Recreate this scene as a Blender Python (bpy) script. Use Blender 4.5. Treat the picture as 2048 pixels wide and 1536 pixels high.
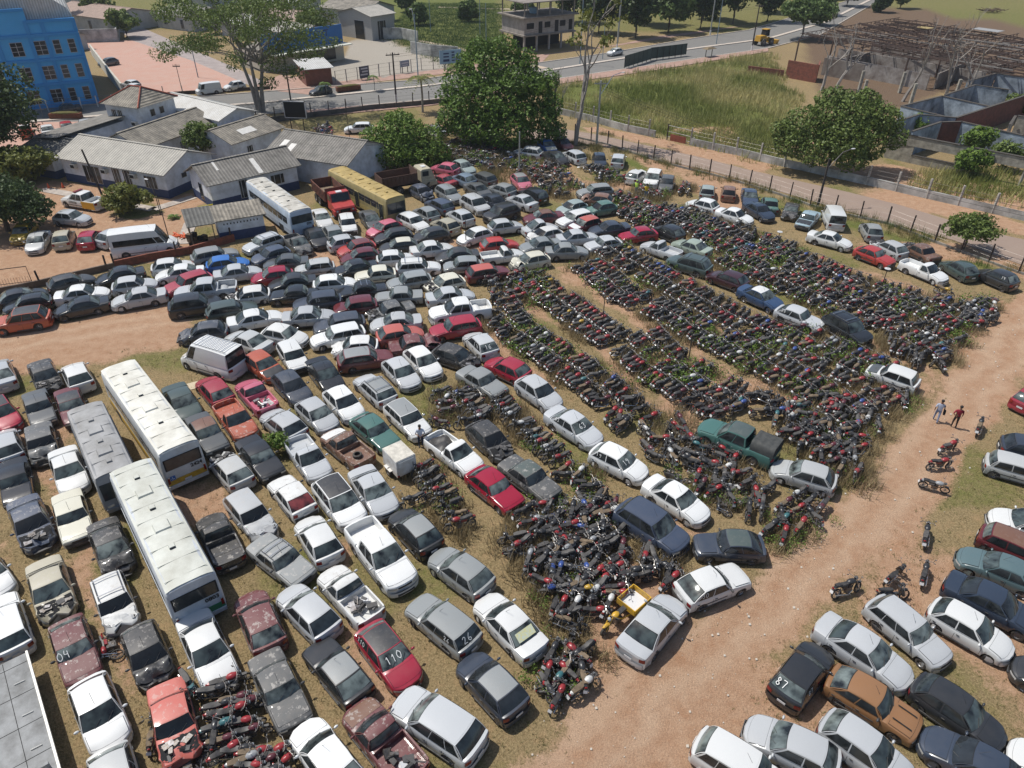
import bpy, math, random
import numpy as np
from mathutils import Vector, Matrix
random.seed(5)
R_=math.radians
for o in list(bpy.data.objects): bpy.data.objects.remove(o)
S=bpy.context.scene; C=S.collection
# ---------------- camera (drone at 29.6 m, looking down 34.7 degrees) ----------------
cd=bpy.data.cameras.new('camera'); cam=bpy.data.objects.new('camera',cd); C.objects.link(cam); S.camera=cam
cd.sensor_width=36; cd.lens=1450/2048*36; cd.clip_start=.5; cd.clip_end=3000
cam.matrix_world=Matrix.Translation((0,0,29.567))@Matrix.Rotation(R_(90-34.694),4,'X')@Matrix.Rotation(R_(.404),4,'Z')
# ---------------- sky, sun, exposure ----------------
SUN_EL,SUN_AZ=R_(62),R_(158)     # azimuth counter-clockwise from +X
W=bpy.data.worlds.new('World'); S.world=W; W.use_nodes=True
nt=W.node_tree; bg=nt.nodes['Background']; sky=nt.nodes.new('ShaderNodeTexSky'); sky.sky_type='NISHITA'; sky.sun_disc=False
sky.sun_elevation=SUN_EL; sky.sun_rotation=math.atan2(math.cos(SUN_AZ),math.sin(SUN_AZ)); sky.dust_density=1.5
nt.links.new(sky.outputs[0],bg.inputs[0]); bg.inputs[1].default_value=.10
sl=bpy.data.lights.new('sun','SUN'); sl.energy=4.0; sl.angle=R_(.55); sl.color=(1,.965,.9); sun=bpy.data.objects.new('sun',sl); C.objects.link(sun)
sd=Vector((math.cos(SUN_EL)*math.cos(SUN_AZ),math.cos(SUN_EL)*math.sin(SUN_AZ),math.sin(SUN_EL)))
sun.rotation_euler=sd.to_track_quat('Z','Y').to_euler(); sun.location=(0,40,80)
S.view_settings.view_transform='Standard'; S.view_settings.look='None'; S.view_settings.exposure=.14; S.view_settings.gamma=1
S.cycles.max_bounces=5; S.cycles.volume_bounces=0; S.cycles.volume_step_rate=4; S.cycles.diffuse_bounces=2; S.cycles.glossy_bounces=2; S.cycles.transparent_max_bounces=6; S.cycles.transmission_bounces=2
# ---------------- helpers ----------------
class MB:
    """collects faces for one mesh"""
    def __init__(s): s.v=[];s.f=[];s.m=[];s.mats=[]
    def mi(s,mat):
        if mat not in s.mats: s.mats.append(mat)
        return s.mats.index(mat)
    def add(s,vs,fs,mat):
        o=len(s.v); s.v.extend(tuple(p) for p in vs); k=s.mi(mat)
        for f in fs: s.f.append(tuple(i+o for i in f)); s.m.append(k)
    def box(s,c,d,mat,rz=0,M=None,taper=1.0):
        hx,hy,hz=d[0]/2,d[1]/2,d[2]/2; vs=[]
        for z in(-1,1):
            t=taper if z>0 else 1
            for x,y in((-1,-1),(1,-1),(1,1),(-1,1)): vs.append(Vector((x*hx*t,y*hy*t,z*hz)))
        if M is None: M=Matrix.Rotation(rz,3,'Z')
        vs=[M@v+Vector(c) for v in vs]
        s.add(vs,[(0,3,2,1),(4,5,6,7),(0,1,5,4),(1,2,6,5),(2,3,7,6),(3,0,4,7)],mat)
    def tube(s,pts,r,mat,n=6,cap=True,r2=None):
        pts=[Vector(p) for p in pts]; rings=[];N=len(pts)
        for i,p in enumerate(pts):
            d=(pts[min(i+1,N-1)]-pts[max(i-1,0)])
            if d.length<1e-6: d=Vector((0,0,1))
            d.normalize(); a=d.cross(Vector((0,0,1)))
            if a.length<.05: a=d.cross(Vector((1,0,0)))
            a.normalize(); b=d.cross(a)
            rr=r if r2 is None else r+(r2-r)*i/max(1,N-1)
            rings.append([p+(a*math.cos(t)+b*math.sin(t))*rr for t in [2*math.pi*k/n for k in range(n)]])
        vs=[q for g in rings for q in g]; fs=[]
        for i in range(N-1):
            for k in range(n): fs.append((i*n+k,i*n+(k+1)%n,(i+1)*n+(k+1)%n,(i+1)*n+k))
        if cap: fs+= [tuple(range(n-1,-1,-1)),tuple((N-1)*n+k for k in range(n))]
        s.add(vs,fs,mat)
    def lathe(s,prof,c,mat,n=16,ax='y'):
        """prof: list of (axial, radius)"""
        vs=[];fs=[];c=Vector(c)
        for a,r in prof:
            for k in range(n):
                t=2*math.pi*k/n; u,v=r*math.cos(t),r*math.sin(t)
                vs.append(c+Vector((u,a,v)) if ax=='y' else c+Vector((u,v,a)) if ax=='z' else c+Vector((a,u,v)))
        for i in range(len(prof)-1):
            for k in range(n):
                q=(i*n+k,(i+1)*n+k,(i+1)*n+(k+1)%n,i*n+(k+1)%n)
                fs.append(q if ax=='y' else q[::-1])
        s.add(vs,fs,mat)
    def blob(s,c,d,mat,nu=8,nv=5,M=None):
        vs=[];fs=[];c=Vector(c)
        for j in range(nv+1):
            p=math.pi*j/nv
            for i in range(nu):
                t=2*math.pi*i/nu; v=Vector((math.sin(p)*math.cos(t)*d[0]/2,math.sin(p)*math.sin(t)*d[1]/2,math.cos(p)*d[2]/2))
                if M: v=M@v
                vs.append(c+v)
        for j in range(nv):
            for i in range(nu): fs.append((j*nu+i,(j+1)*nu+i,(j+1)*nu+(i+1)%nu,j*nu+(i+1)%nu))
        s.add(vs,fs,mat)
    def quadpatch(s,fn,u0,u1,v0,v1,nu,nv,mat,off=0,flip=False):
        """surface patch of fn(u,v)->Vector, pushed out by off along its normal"""
        vs=[];e=1e-3
        for j in range(nv+1):
            for i in range(nu+1):
                u=u0+(u1-u0)*i/nu; v=v0+(v1-v0)*j/nv; p=fn(u,v)
                n=(fn(u+e,v)-p).cross(fn(u,v+e)-p)
                if flip: n=-n
                n.normalize() if n.length>1e-12 else None
                vs.append(p+n*off)
        fs=[]
        for j in range(nv):
            for i in range(nu):
                a=j*(nu+1)+i; q=(a,a+1,a+nu+2,a+nu+1); fs.append(q[::-1] if flip else q)
        s.add(vs,fs,mat)
    def prism(s,poly,z0,z1,mat):
        n=len(poly); vs=[(x,y,z0) for x,y in poly]+[(x,y,z1) for x,y in poly]
        fs=[(i,(i+1)%n,(i+1)%n+n,i+n) for i in range(n)]+[tuple(range(n,2*n)),tuple(range(n-1,-1,-1))]
        s.add(vs,fs,mat)
    def mesh(s,name,smooth=True,ang=38):
        me=bpy.data.meshes.new(name); me.from_pydata(s.v,[],s.f)
        for m in s.mats: me.materials.append(m)
        if s.f: me.polygons.foreach_set('material_index',s.m)
        me.validate(); me.update()
        if smooth and s.f:
            me.polygons.foreach_set('use_smooth',[True]*len(me.polygons)); me.set_sharp_from_angle(angle=R_(ang))
        return me
    def obj(s,name,parent=None,smooth=True,ang=38,**k):
        o=bpy.data.objects.new(name,s.mesh(name,smooth,ang)); C.objects.link(o); o.parent=parent; return tag(o,**k)
def tag(o,label=None,cat=None,group=None,kind=None):
    if label: o['label']=label
    if cat: o['category']=cat
    if group: o['group']=group
    if kind: o['kind']=kind
    return o
def empty(name,loc=(0,0,0),rz=0,label=None,cat=None,group=None):
    o=bpy.data.objects.new(name,None); o.empty_display_size=.3; C.objects.link(o); o.location=loc; o.rotation_euler=(0,0,rz); return tag(o,label,cat,group)
def put(name,me,parent,**k):
    o=bpy.data.objects.new(name,me); C.objects.link(o); o.parent=parent; return tag(o,**k)
def textmesh(txt,size,mat,bold=0.0):
    cu=bpy.data.curves.new('txt','FONT'); cu.body=txt; cu.size=size; cu.align_x='CENTER'; cu.align_y='CENTER'; cu.offset=bold; cu.resolution_u=2
    o=bpy.data.objects.new('txt',cu); C.objects.link(o); dg=bpy.context.evaluated_depsgraph_get(); dg.update()
    me=bpy.data.meshes.new_from_object(o.evaluated_get(dg)); bpy.data.objects.remove(o); me.materials.clear(); me.materials.append(mat); return me
# ---------------- materials ----------------
def M_(name):
    m=bpy.data.materials.new(name); m.use_nodes=True; n=m.node_tree; b=n.nodes['Principled BSDF']; return m,n,b
def nd(n,t,**k):
    x=n.nodes.new(t)
    for a,v in k.items(): setattr(x,a,v)
    return x
def simple(name,col,rough=.7,metal=0,var=0.0,scale=4.0,bump=0,spec=None,dirt=None):
    m,n,b=M_(name); b.inputs['Roughness'].default_value=rough; b.inputs['Metallic'].default_value=metal; b.inputs['Base Color'].default_value=(*col,1)
    if spec is not None: b.inputs['Specular IOR Level'].default_value=spec
    if var or dirt:
        tc=nd(n,'ShaderNodeTexCoord'); no=nd(n,'ShaderNodeTexNoise'); no.inputs['Scale'].default_value=scale; no.inputs['Detail'].default_value=6; no.inputs['Roughness'].default_value=.65
        n.links.new(tc.outputs['Object'],no.inputs['Vector']); mx=nd(n,'ShaderNodeMix',data_type='RGBA')
        mr=nd(n,'ShaderNodeMapRange'); mr.inputs[1].default_value=.35; mr.inputs[2].default_value=.7; n.links.new(no.outputs[0],mr.inputs[0]); n.links.new(mr.outputs[0],mx.inputs[0])
        c2=dirt if dirt else tuple(min(1,c*(1-var)) for c in col)
        mx.inputs[6].default_value=(*[min(1,c*(1+var*.4)) for c in col],1); mx.inputs[7].default_value=(*c2,1); n.links.new(mx.outputs[2],b.inputs['Base Color'])
        if bump:
            bp=nd(n,'ShaderNodeBump'); bp.inputs['Strength'].default_value=bump; n.links.new(no.outputs[0],bp.inputs['Height']); n.links.new(bp.outputs[0],b.inputs['Normal'])
    return m
def paint_mat(name,rough=.24,coat=.6,own=None):
    """car paint: colour of the object, dusty and faded by the object's 'wear'"""
    m,n,b=M_(name); oi=nd(n,'ShaderNodeObjectInfo'); at=nd(n,'ShaderNodeAttribute',attribute_type='OBJECT',attribute_name='wear'); tc=nd(n,'ShaderNodeTexCoord')
    ad=nd(n,'ShaderNodeVectorMath',operation='ADD'); rv=nd(n,'ShaderNodeVectorMath',operation='SCALE'); rv.inputs[0].default_value=(37,53,11)
    n.links.new(oi.outputs['Random'],rv.inputs['Scale']); n.links.new(tc.outputs['Object'],ad.inputs[0]); n.links.new(rv.outputs[0],ad.inputs[1])
    def noise(sc,det,lo,hi):
        no=nd(n,'ShaderNodeTexNoise'); no.inputs['Scale'].default_value=sc; no.inputs['Detail'].default_value=det; no.inputs['Roughness'].default_value=.7; n.links.new(ad.outputs[0],no.inputs['Vector'])
        mr=nd(n,'ShaderNodeMapRange'); mr.inputs[1].default_value=lo; mr.inputs[2].default_value=hi; n.links.new(no.outputs[0],mr.inputs[0]); return no,mr
    n1,dust=noise(2.2,7,.3,.75); n2,peel=noise(3.5,5,.56,.6)
    # dust film
    mul=nd(n,'ShaderNodeMath',operation='MULTIPLY_ADD'); n.links.new(dust.outputs[0],mul.inputs[0])
    s1=nd(n,'ShaderNodeMath',operation='MULTIPLY_ADD'); n.links.new(at.outputs['Fac'],s1.inputs[0]); s1.inputs[1].default_value=.27; s1.inputs[2].default_value=.015
    n.links.new(s1.outputs[0],mul.inputs[1]); mul.inputs[2].default_value=.0
    mx=nd(n,'ShaderNodeMix',data_type='RGBA'); n.links.new(mul.outputs[0],mx.inputs[0]); n.links.new(oi.outputs['Color'],mx.inputs[6]); mx.inputs[7].default_value=(.26,.22,.175,1)
    # peeled lacquer where wear is high
    pm=nd(n,'ShaderNodeMath',operation='MULTIPLY'); gt=nd(n,'ShaderNodeMath',operation='SUBTRACT'); n.links.new(at.outputs['Fac'],gt.inputs[0]); gt.inputs[1].default_value=.45; gt.use_clamp=True
    g2=nd(n,'ShaderNodeMath',operation='MULTIPLY'); n.links.new(gt.outputs[0],g2.inputs[0]); g2.inputs[1].default_value=1.1
    n.links.new(peel.outputs[0],pm.inputs[0]); n.links.new(g2.outputs[0],pm.inputs[1])
    m2=nd(n,'ShaderNodeMix',data_type='RGBA'); n.links.new(pm.outputs[0],m2.inputs[0]); n.links.new(mx.outputs[2],m2.inputs[6]); m2.inputs[7].default_value=(.45,.42,.38,1)
    n.links.new(m2.outputs[2],b.inputs['Base Color'])
    ro=nd(n,'ShaderNodeMath',operation='MULTIPLY_ADD'); n.links.new(at.outputs['Fac'],ro.inputs[0]); ro.inputs[1].default_value=.4; ro.inputs[2].default_value=rough; n.links.new(ro.outputs[0],b.inputs['Roughness'])
    b.inputs['Coat Weight'].default_value=coat; b.inputs['Coat Roughness'].default_value=.06
    no,mr=noise(1.1,2,0,1); bp=nd(n,'ShaderNodeBump'); bp.inputs['Strength'].default_value=.05; bp.inputs['Distance'].default_value=.2; n.links.new(no.outputs[0],bp.inputs['Height']); n.links.new(bp.outputs[0],b.inputs['Normal'])
    return m
PAINT=paint_mat('car_paint')
def glass_mat():
    m,n,b=M_('car_glass'); oi=nd(n,'ShaderNodeObjectInfo'); tc=nd(n,'ShaderNodeTexCoord'); no=nd(n,'ShaderNodeTexNoise'); no.inputs['Scale'].default_value=1.7; no.inputs['Detail'].default_value=3
    ad=nd(n,'ShaderNodeVectorMath',operation='ADD'); rv=nd(n,'ShaderNodeVectorMath',operation='SCALE'); rv.inputs[0].default_value=(17,31,23)
    n.links.new(oi.outputs['Random'],rv.inputs['Scale']); n.links.new(tc.outputs['Object'],ad.inputs[0]); n.links.new(rv.outputs[0],ad.inputs[1]); n.links.new(ad.outputs[0],no.inputs['Vector'])
    mr=nd(n,'ShaderNodeMapRange'); mr.inputs[1].default_value=.33; mr.inputs[2].default_value=.62; n.links.new(no.outputs[0],mr.inputs[0])
    mx=nd(n,'ShaderNodeMix',data_type='RGBA'); n.links.new(mr.outputs[0],mx.inputs[0]); mx.inputs[6].default_value=(.012,.014,.015,1); n.links.new(oi.outputs['Color'],mx.inputs[7])
    n.links.new(mx.outputs[2],b.inputs['Base Color']); b.inputs['Roughness'].default_value=.09; b.inputs['Specular IOR Level'].default_value=.55
    bp=nd(n,'ShaderNodeBump'); bp.inputs['Strength'].default_value=.05; bp.inputs['Distance'].default_value=.3; n.links.new(no.outputs[0],bp.inputs['Height']); n.links.new(bp.outputs[0],b.inputs['Normal'])
    return m
GLASS=glass_mat()
RUBBER=simple('rubber',(.025,.024,.023),.85,var=.4,dirt=(.10,.085,.07))
RIM=simple('wheel_metal',(.32,.32,.33),.45,.5,var=.4,dirt=(.12,.1,.09))
PLASTIC=simple('black_plastic',(.03,.03,.032),.6,var=.3,dirt=(.09,.085,.08))
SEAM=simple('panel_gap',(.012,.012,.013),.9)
CHROME=simple('bright_metal',(.6,.6,.6),.25,.9)
STEEL=simple('engine_metal',(.17,.17,.17),.4,.6,var=.6,scale=12,dirt=(.12,.09,.065))
REDL=simple('tail_lamp_red',(.20,.012,.012),.2)
CLEAR=simple('lamp_lens',(.5,.52,.52),.12,.3)
WHITEP=simple('marker_white',(.85,.85,.82),.7)
PLATE=simple('number_plate',(.62,.62,.62),.4)
SEAT=simple('seat_vinyl',(.022,.021,.022),.5,var=.3,scale=5,dirt=(.075,.068,.06))
DARK=simple('dark_interior',(.012,.012,.012),.95)
COLS=dict(W=(.68,.685,.67),I=(.60,.58,.48),S=(.46,.475,.485),S2=(.42,.43,.425),G=(.25,.265,.265),D=(.085,.09,.092),K=(.022,.024,.027),N=(.03,.042,.065),B=(.03,.16,.50),B2=(.028,.06,.13),R=(.42,.028,.025),C=(.33,.012,.035),M=(.13,.026,.03),M2=(.05,.018,.024),O=(.40,.075,.03),T=(.06,.15,.13),E=(.06,.085,.08),E2=(.095,.15,.16),Y=(.40,.37,.28),Y2=(.40,.27,.04),U=(.26,.13,.055),A=(.34,.46,.52),A2=(.16,.22,.29),F=(.34,.40,.33),F2=(.30,.36,.35),X=(.16,.075,.045),Q=(.52,.13,.19),Z=(.045,.062,.10),L=(.46,.10,.075))

# outlines of ground areas, roads and walls, metres
R={
'dirt_road':[(-2.9,12.3),(-0.4,14.1),(1.9,16.7),(3.4,18.3),(6.5,20.6),(9.2,22.4),(13.4,25.4),(16.3,28.3),(20.9,33.0),(27.1,38.2),(31.1,43.1),(38.1,51.3),(45.3,57.6),(67.0,76.0),(68.4,70.6),(46.6,52.6),(38.5,45.0),(33.9,40.1),(30.9,37.0),(26.0,32.0),(21.7,27.9),(18.5,25.5),(15.6,23.2),(11.9,20.1),(8.5,16.1),(5.8,12.3)],
'left_road':[(-49.3,45.2),(-40.4,49.1),(-36.5,50.6),(-33.5,53.8),(-29.5,56.1),(-27.2,53.2),(-25.0,50.0),(-25.2,47.3),(-29.4,46.6),(-30.8,45.3),(-33.8,44.1),(-37.2,43.5),(-45.5,40.2)],
'yard':[(-57.0,58.3),(-55.9,67.2),(-53.3,71.0),(-55.8,81.4),(-55.2,84.5),(-48.0,81.9),(-44.1,75.4),(-41.5,72.6),(-37.6,74.8),(-38.3,79.3),(-36.4,78.6),(-34.1,74.9),(-33.2,68.8),(-28.4,67.9),(-31.2,64.6),(-36.8,61.0),(-42.0,57.1),(-47.4,53.8)],
'plaza':[(-95.2,173.5),(-85.9,177.0),(-64.7,155.5),(-49.1,137.4),(-46.3,130.0),(-57.0,126.8),(-65.6,128.3),(-79.7,150.2)],
'parking':[(-74.2,106.9),(-74.3,109.5),(-62.2,110.4),(-61.7,112.6),(-54.5,104.8),(-57.2,99.9),(-60.1,93.3),(-58.7,86.5),(-65.7,78.0),(-82.4,102.9)],
'avenue':[(-95.8,97.9),(-72.3,103.6),(-62.8,107.2),(-36.2,115.9),(-13.7,124.7),(8.8,141.3),(55.4,172.2),(72.9,189.9),(113.9,254.5),(184.5,353.4),(177.3,375.4),(104.4,254.0),(78.4,221.8),(57.8,196.4),(43.2,185.3),(19.2,165.2),(5.5,155.5),(-17.3,139.2),(-30.5,134.1),(-43.7,129.0),(-72.2,118.2),(-77.8,113.0),(-103.5,107.4)],
'median':[(-99.5,102.5),(-75.0,108.2),(-67.2,111.6),(-41.6,121.6),(-16.7,133.8),(8.0,149.0),(22.6,160.1),(40.4,172.2),(58.8,184.0),(80.8,209.0),(110.7,254.3),(173.5,352.6)],
'ave_near':[(-95.8,97.9),(-72.3,103.6),(-62.8,107.2),(-36.2,115.9),(-13.7,124.7),(8.8,141.3),(55.4,172.2),(72.9,189.9),(113.9,254.5)],
'ave_far':[(-103.5,107.4),(-77.8,113.0),(-72.2,118.2),(-43.7,129.0),(-30.5,134.1),(-17.3,139.2),(5.5,155.5),(19.2,165.2),(43.2,185.3),(57.8,196.4),(78.4,221.8),(104.4,254.0)],
'side_road':[(0.2,106.9),(6.1,108.9),(12.2,105.2),(18.6,100.1),(24.5,95.4),(29.7,90.3),(35.6,85.5),(39.2,82.6),(43.4,78.6),(46.4,74.8),(49.7,70.8),(53.8,67.8),(62.9,60.2),(57.1,52.8),(48.4,63.0),(44.6,68.9),(41.2,72.1),(37.0,76.3),(31.2,82.6),(25.1,89.3),(19.6,93.7),(12.7,99.5),(8.5,101.5),(2.3,102.1)],
'street':[(-126.3,241.8),(-139.3,252.7),(-94.2,190.0),(-85.9,177.0),(-64.7,155.5),(-49.1,137.4),(-43.6,130.8),(-40.2,130.9),(-51.9,146.6),(-79.6,180.4),(-109.9,217.5),(-123.4,242.0)],
'walk_near':[(-36.2,115.9),(-13.7,124.7),(8.8,141.3),(55.4,172.2),(54.3,168.2),(25.9,147.8),(8.5,136.9),(-13.3,120.8),(-31.6,113.1)],
'walk_far':[(-45.7,132.2),(-34.2,127.5),(-30.5,134.1),(5.5,155.5),(7.5,164.3),(19.9,172.0),(44.5,191.5),(59.8,204.1),(45.2,194.4),(34.2,187.0),(21.1,173.8),(3.2,162.0),(-12.4,149.7),(-31.2,137.6),(-43.3,142.5)],
'lot_gravel':[(-34.6,131.0),(-30.8,135.6),(-15.6,143.4),(-12.2,147.0),(-14.9,162.4),(-21.7,172.2),(-30.2,177.9),(-36.9,177.7),(-34.5,159.1),(-37.4,149.3)],
'sand_bank':[(9.1,110.9),(16.1,107.3),(24.2,100.7),(29.9,96.0),(34.1,92.4),(31.7,88.5),(26.6,93.2),(18.8,101.1),(11.0,107.2)],
'sand_bank2':[(46.3,78.6),(50.0,77.2),(54.5,73.7),(63.0,66.8),(60.6,63.3),(52.6,70.3),(48.2,73.6),(46.0,75.6)],
'field':[(6.3,134.1),(25.8,146.9),(53.6,165.9),(47.6,137.3),(47.6,126.4),(32.8,92.3),(24.5,101.9),(16.3,109.2),(6.9,118.3),(5.2,128.6)],
'park':[(-58.7,245.4),(-4.5,248.3),(-2.3,193.8),(-3.1,168.3),(-12.4,150.2),(-28.2,179.3),(-37.5,216.4),(-59.2,234.6),(-106.1,332.8),(14.4,341.3),(-3.0,254.2)],
'green_strip':[(5.9,90.8),(7.6,88.9),(13.0,81.9),(15.5,79.6),(23.7,71.8),(27.0,68.6),(26.2,66.2),(20.9,70.8),(16.5,75.4),(11.4,78.7),(7.7,81.8),(5.1,87.9)],
'brown_ruin':[(70.4,196.9),(104.6,242.9),(133.6,199.6),(124.7,152.4),(86.9,99.9),(80.0,117.8),(76.5,134.4),(58.7,117.3),(52.2,130.0)],
'lush_fence':[(14.1,96.0),(23.0,88.3),(32.0,78.0),(40.0,70.7),(45.6,62.0),(43.7,59.9),(40.1,66.4),(35.1,71.3),(26.9,79.8),(21.0,84.3),(12.9,91.9)],
'topright':[(118.1,233.2),(155.1,235.0),(159.4,200.6),(131.8,162.4),(122.7,191.9),(111.4,210.3)],
'lawn':[(-45.7,75.4),(-45.5,78.4),(-39.1,78.5),(-35.7,72.7),(-35.2,68.8),(-39.2,68.7),(-43.0,71.2)],
'lawn2':[(-35.1,111.9),(-15.7,119.8),(-12.6,112.5),(-12.8,106.6),(-22.1,106.4),(-30.7,106.2)],
'LANES':[[(-0.1,56.1),(2.5,52.5),(6.7,47.7),(8.3,45.0),(9.2,41.3),(11.0,38.9),(13.1,38.0)],[(4.9,62.0),(6.6,57.9),(8.0,55.6),(10.3,52.4),(12.3,50.4),(13.3,48.9),(14.8,46.4),(17.2,43.5),(18.7,41.0),(19.5,39.3)],[(8.7,61.0),(10.1,59.0),(12.5,55.7),(13.7,54.2),(15.7,51.4),(18.1,48.7),(19.5,46.9),(21.3,45.1),(22.8,43.7),(25.7,41.1),(29.7,43.0)],[(26.6,67.4),(31.5,61.8),(35.5,58.3),(37.9,56.0),(42.3,56.0)],[(25.5,59.1),(27.3,57.9),(29.6,56.8)],[(20.0,73.7),(24.3,69.8),(28.8,65.0)],[(-2.7,53.6),(-0.6,47.3),(2.3,42.0),(4.5,37.5),(7.0,33.5),(8.8,30.1),(11.1,27.5),(14.2,26.8)],[(28.2,49.2),(29.4,46.3),(31.1,43.6)],[(-31.4,37.0),(-26.1,30.6),(-21.7,25.1),(-17.4,19.4)],[(-9.2,26.9),(-6.6,20.8),(-4.8,17.8)]],
'RUTS':[[(1.4,14.1),(3.6,16.5),(8.9,20.6),(13.6,24.1),(18.9,28.7),(26.2,35.4),(31.7,41.1),(41.4,50.9),(56.5,64.4)],[(-46.4,46.3),(-39.5,47.5),(-34.6,49.2),(-29.4,51.1),(-25.1,52.8)]],
'lotfence':[(8.6,103.9),(12.8,100.5),(15.5,97.2),(17.8,94.4),(21.1,91.1),(24.8,88.0),(28.2,84.5),(30.8,81.5),(33.2,78.1),(36.5,75.2),(39.7,73.0),(41.9,69.1),(45.7,63.1),(47.5,60.5),(51.1,56.2)],
'upwall':[(6.8,116.5),(11.5,112.3),(16.1,107.3),(20.0,104.2)],
'upwall2':[(24.2,100.7),(29.9,96.0),(33.5,92.4),(40.8,86.5),(45.2,82.6),(49.3,79.0),(54.8,74.1),(61.4,68.0)],
'avefence':[(-44.9,105.8),(-40.1,108.5),(-31.6,113.1),(-28.2,114.9),(-22.6,118.1),(-15.8,120.7),(-10.4,123.1)],
'yardwall':[(-46.4,54.9),(-44.4,55.8),(-42.0,57.1),(-39.5,59.0),(-36.7,61.0),(-34.2,62.7),(-31.0,64.3),(-27.7,67.4)],
}
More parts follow.
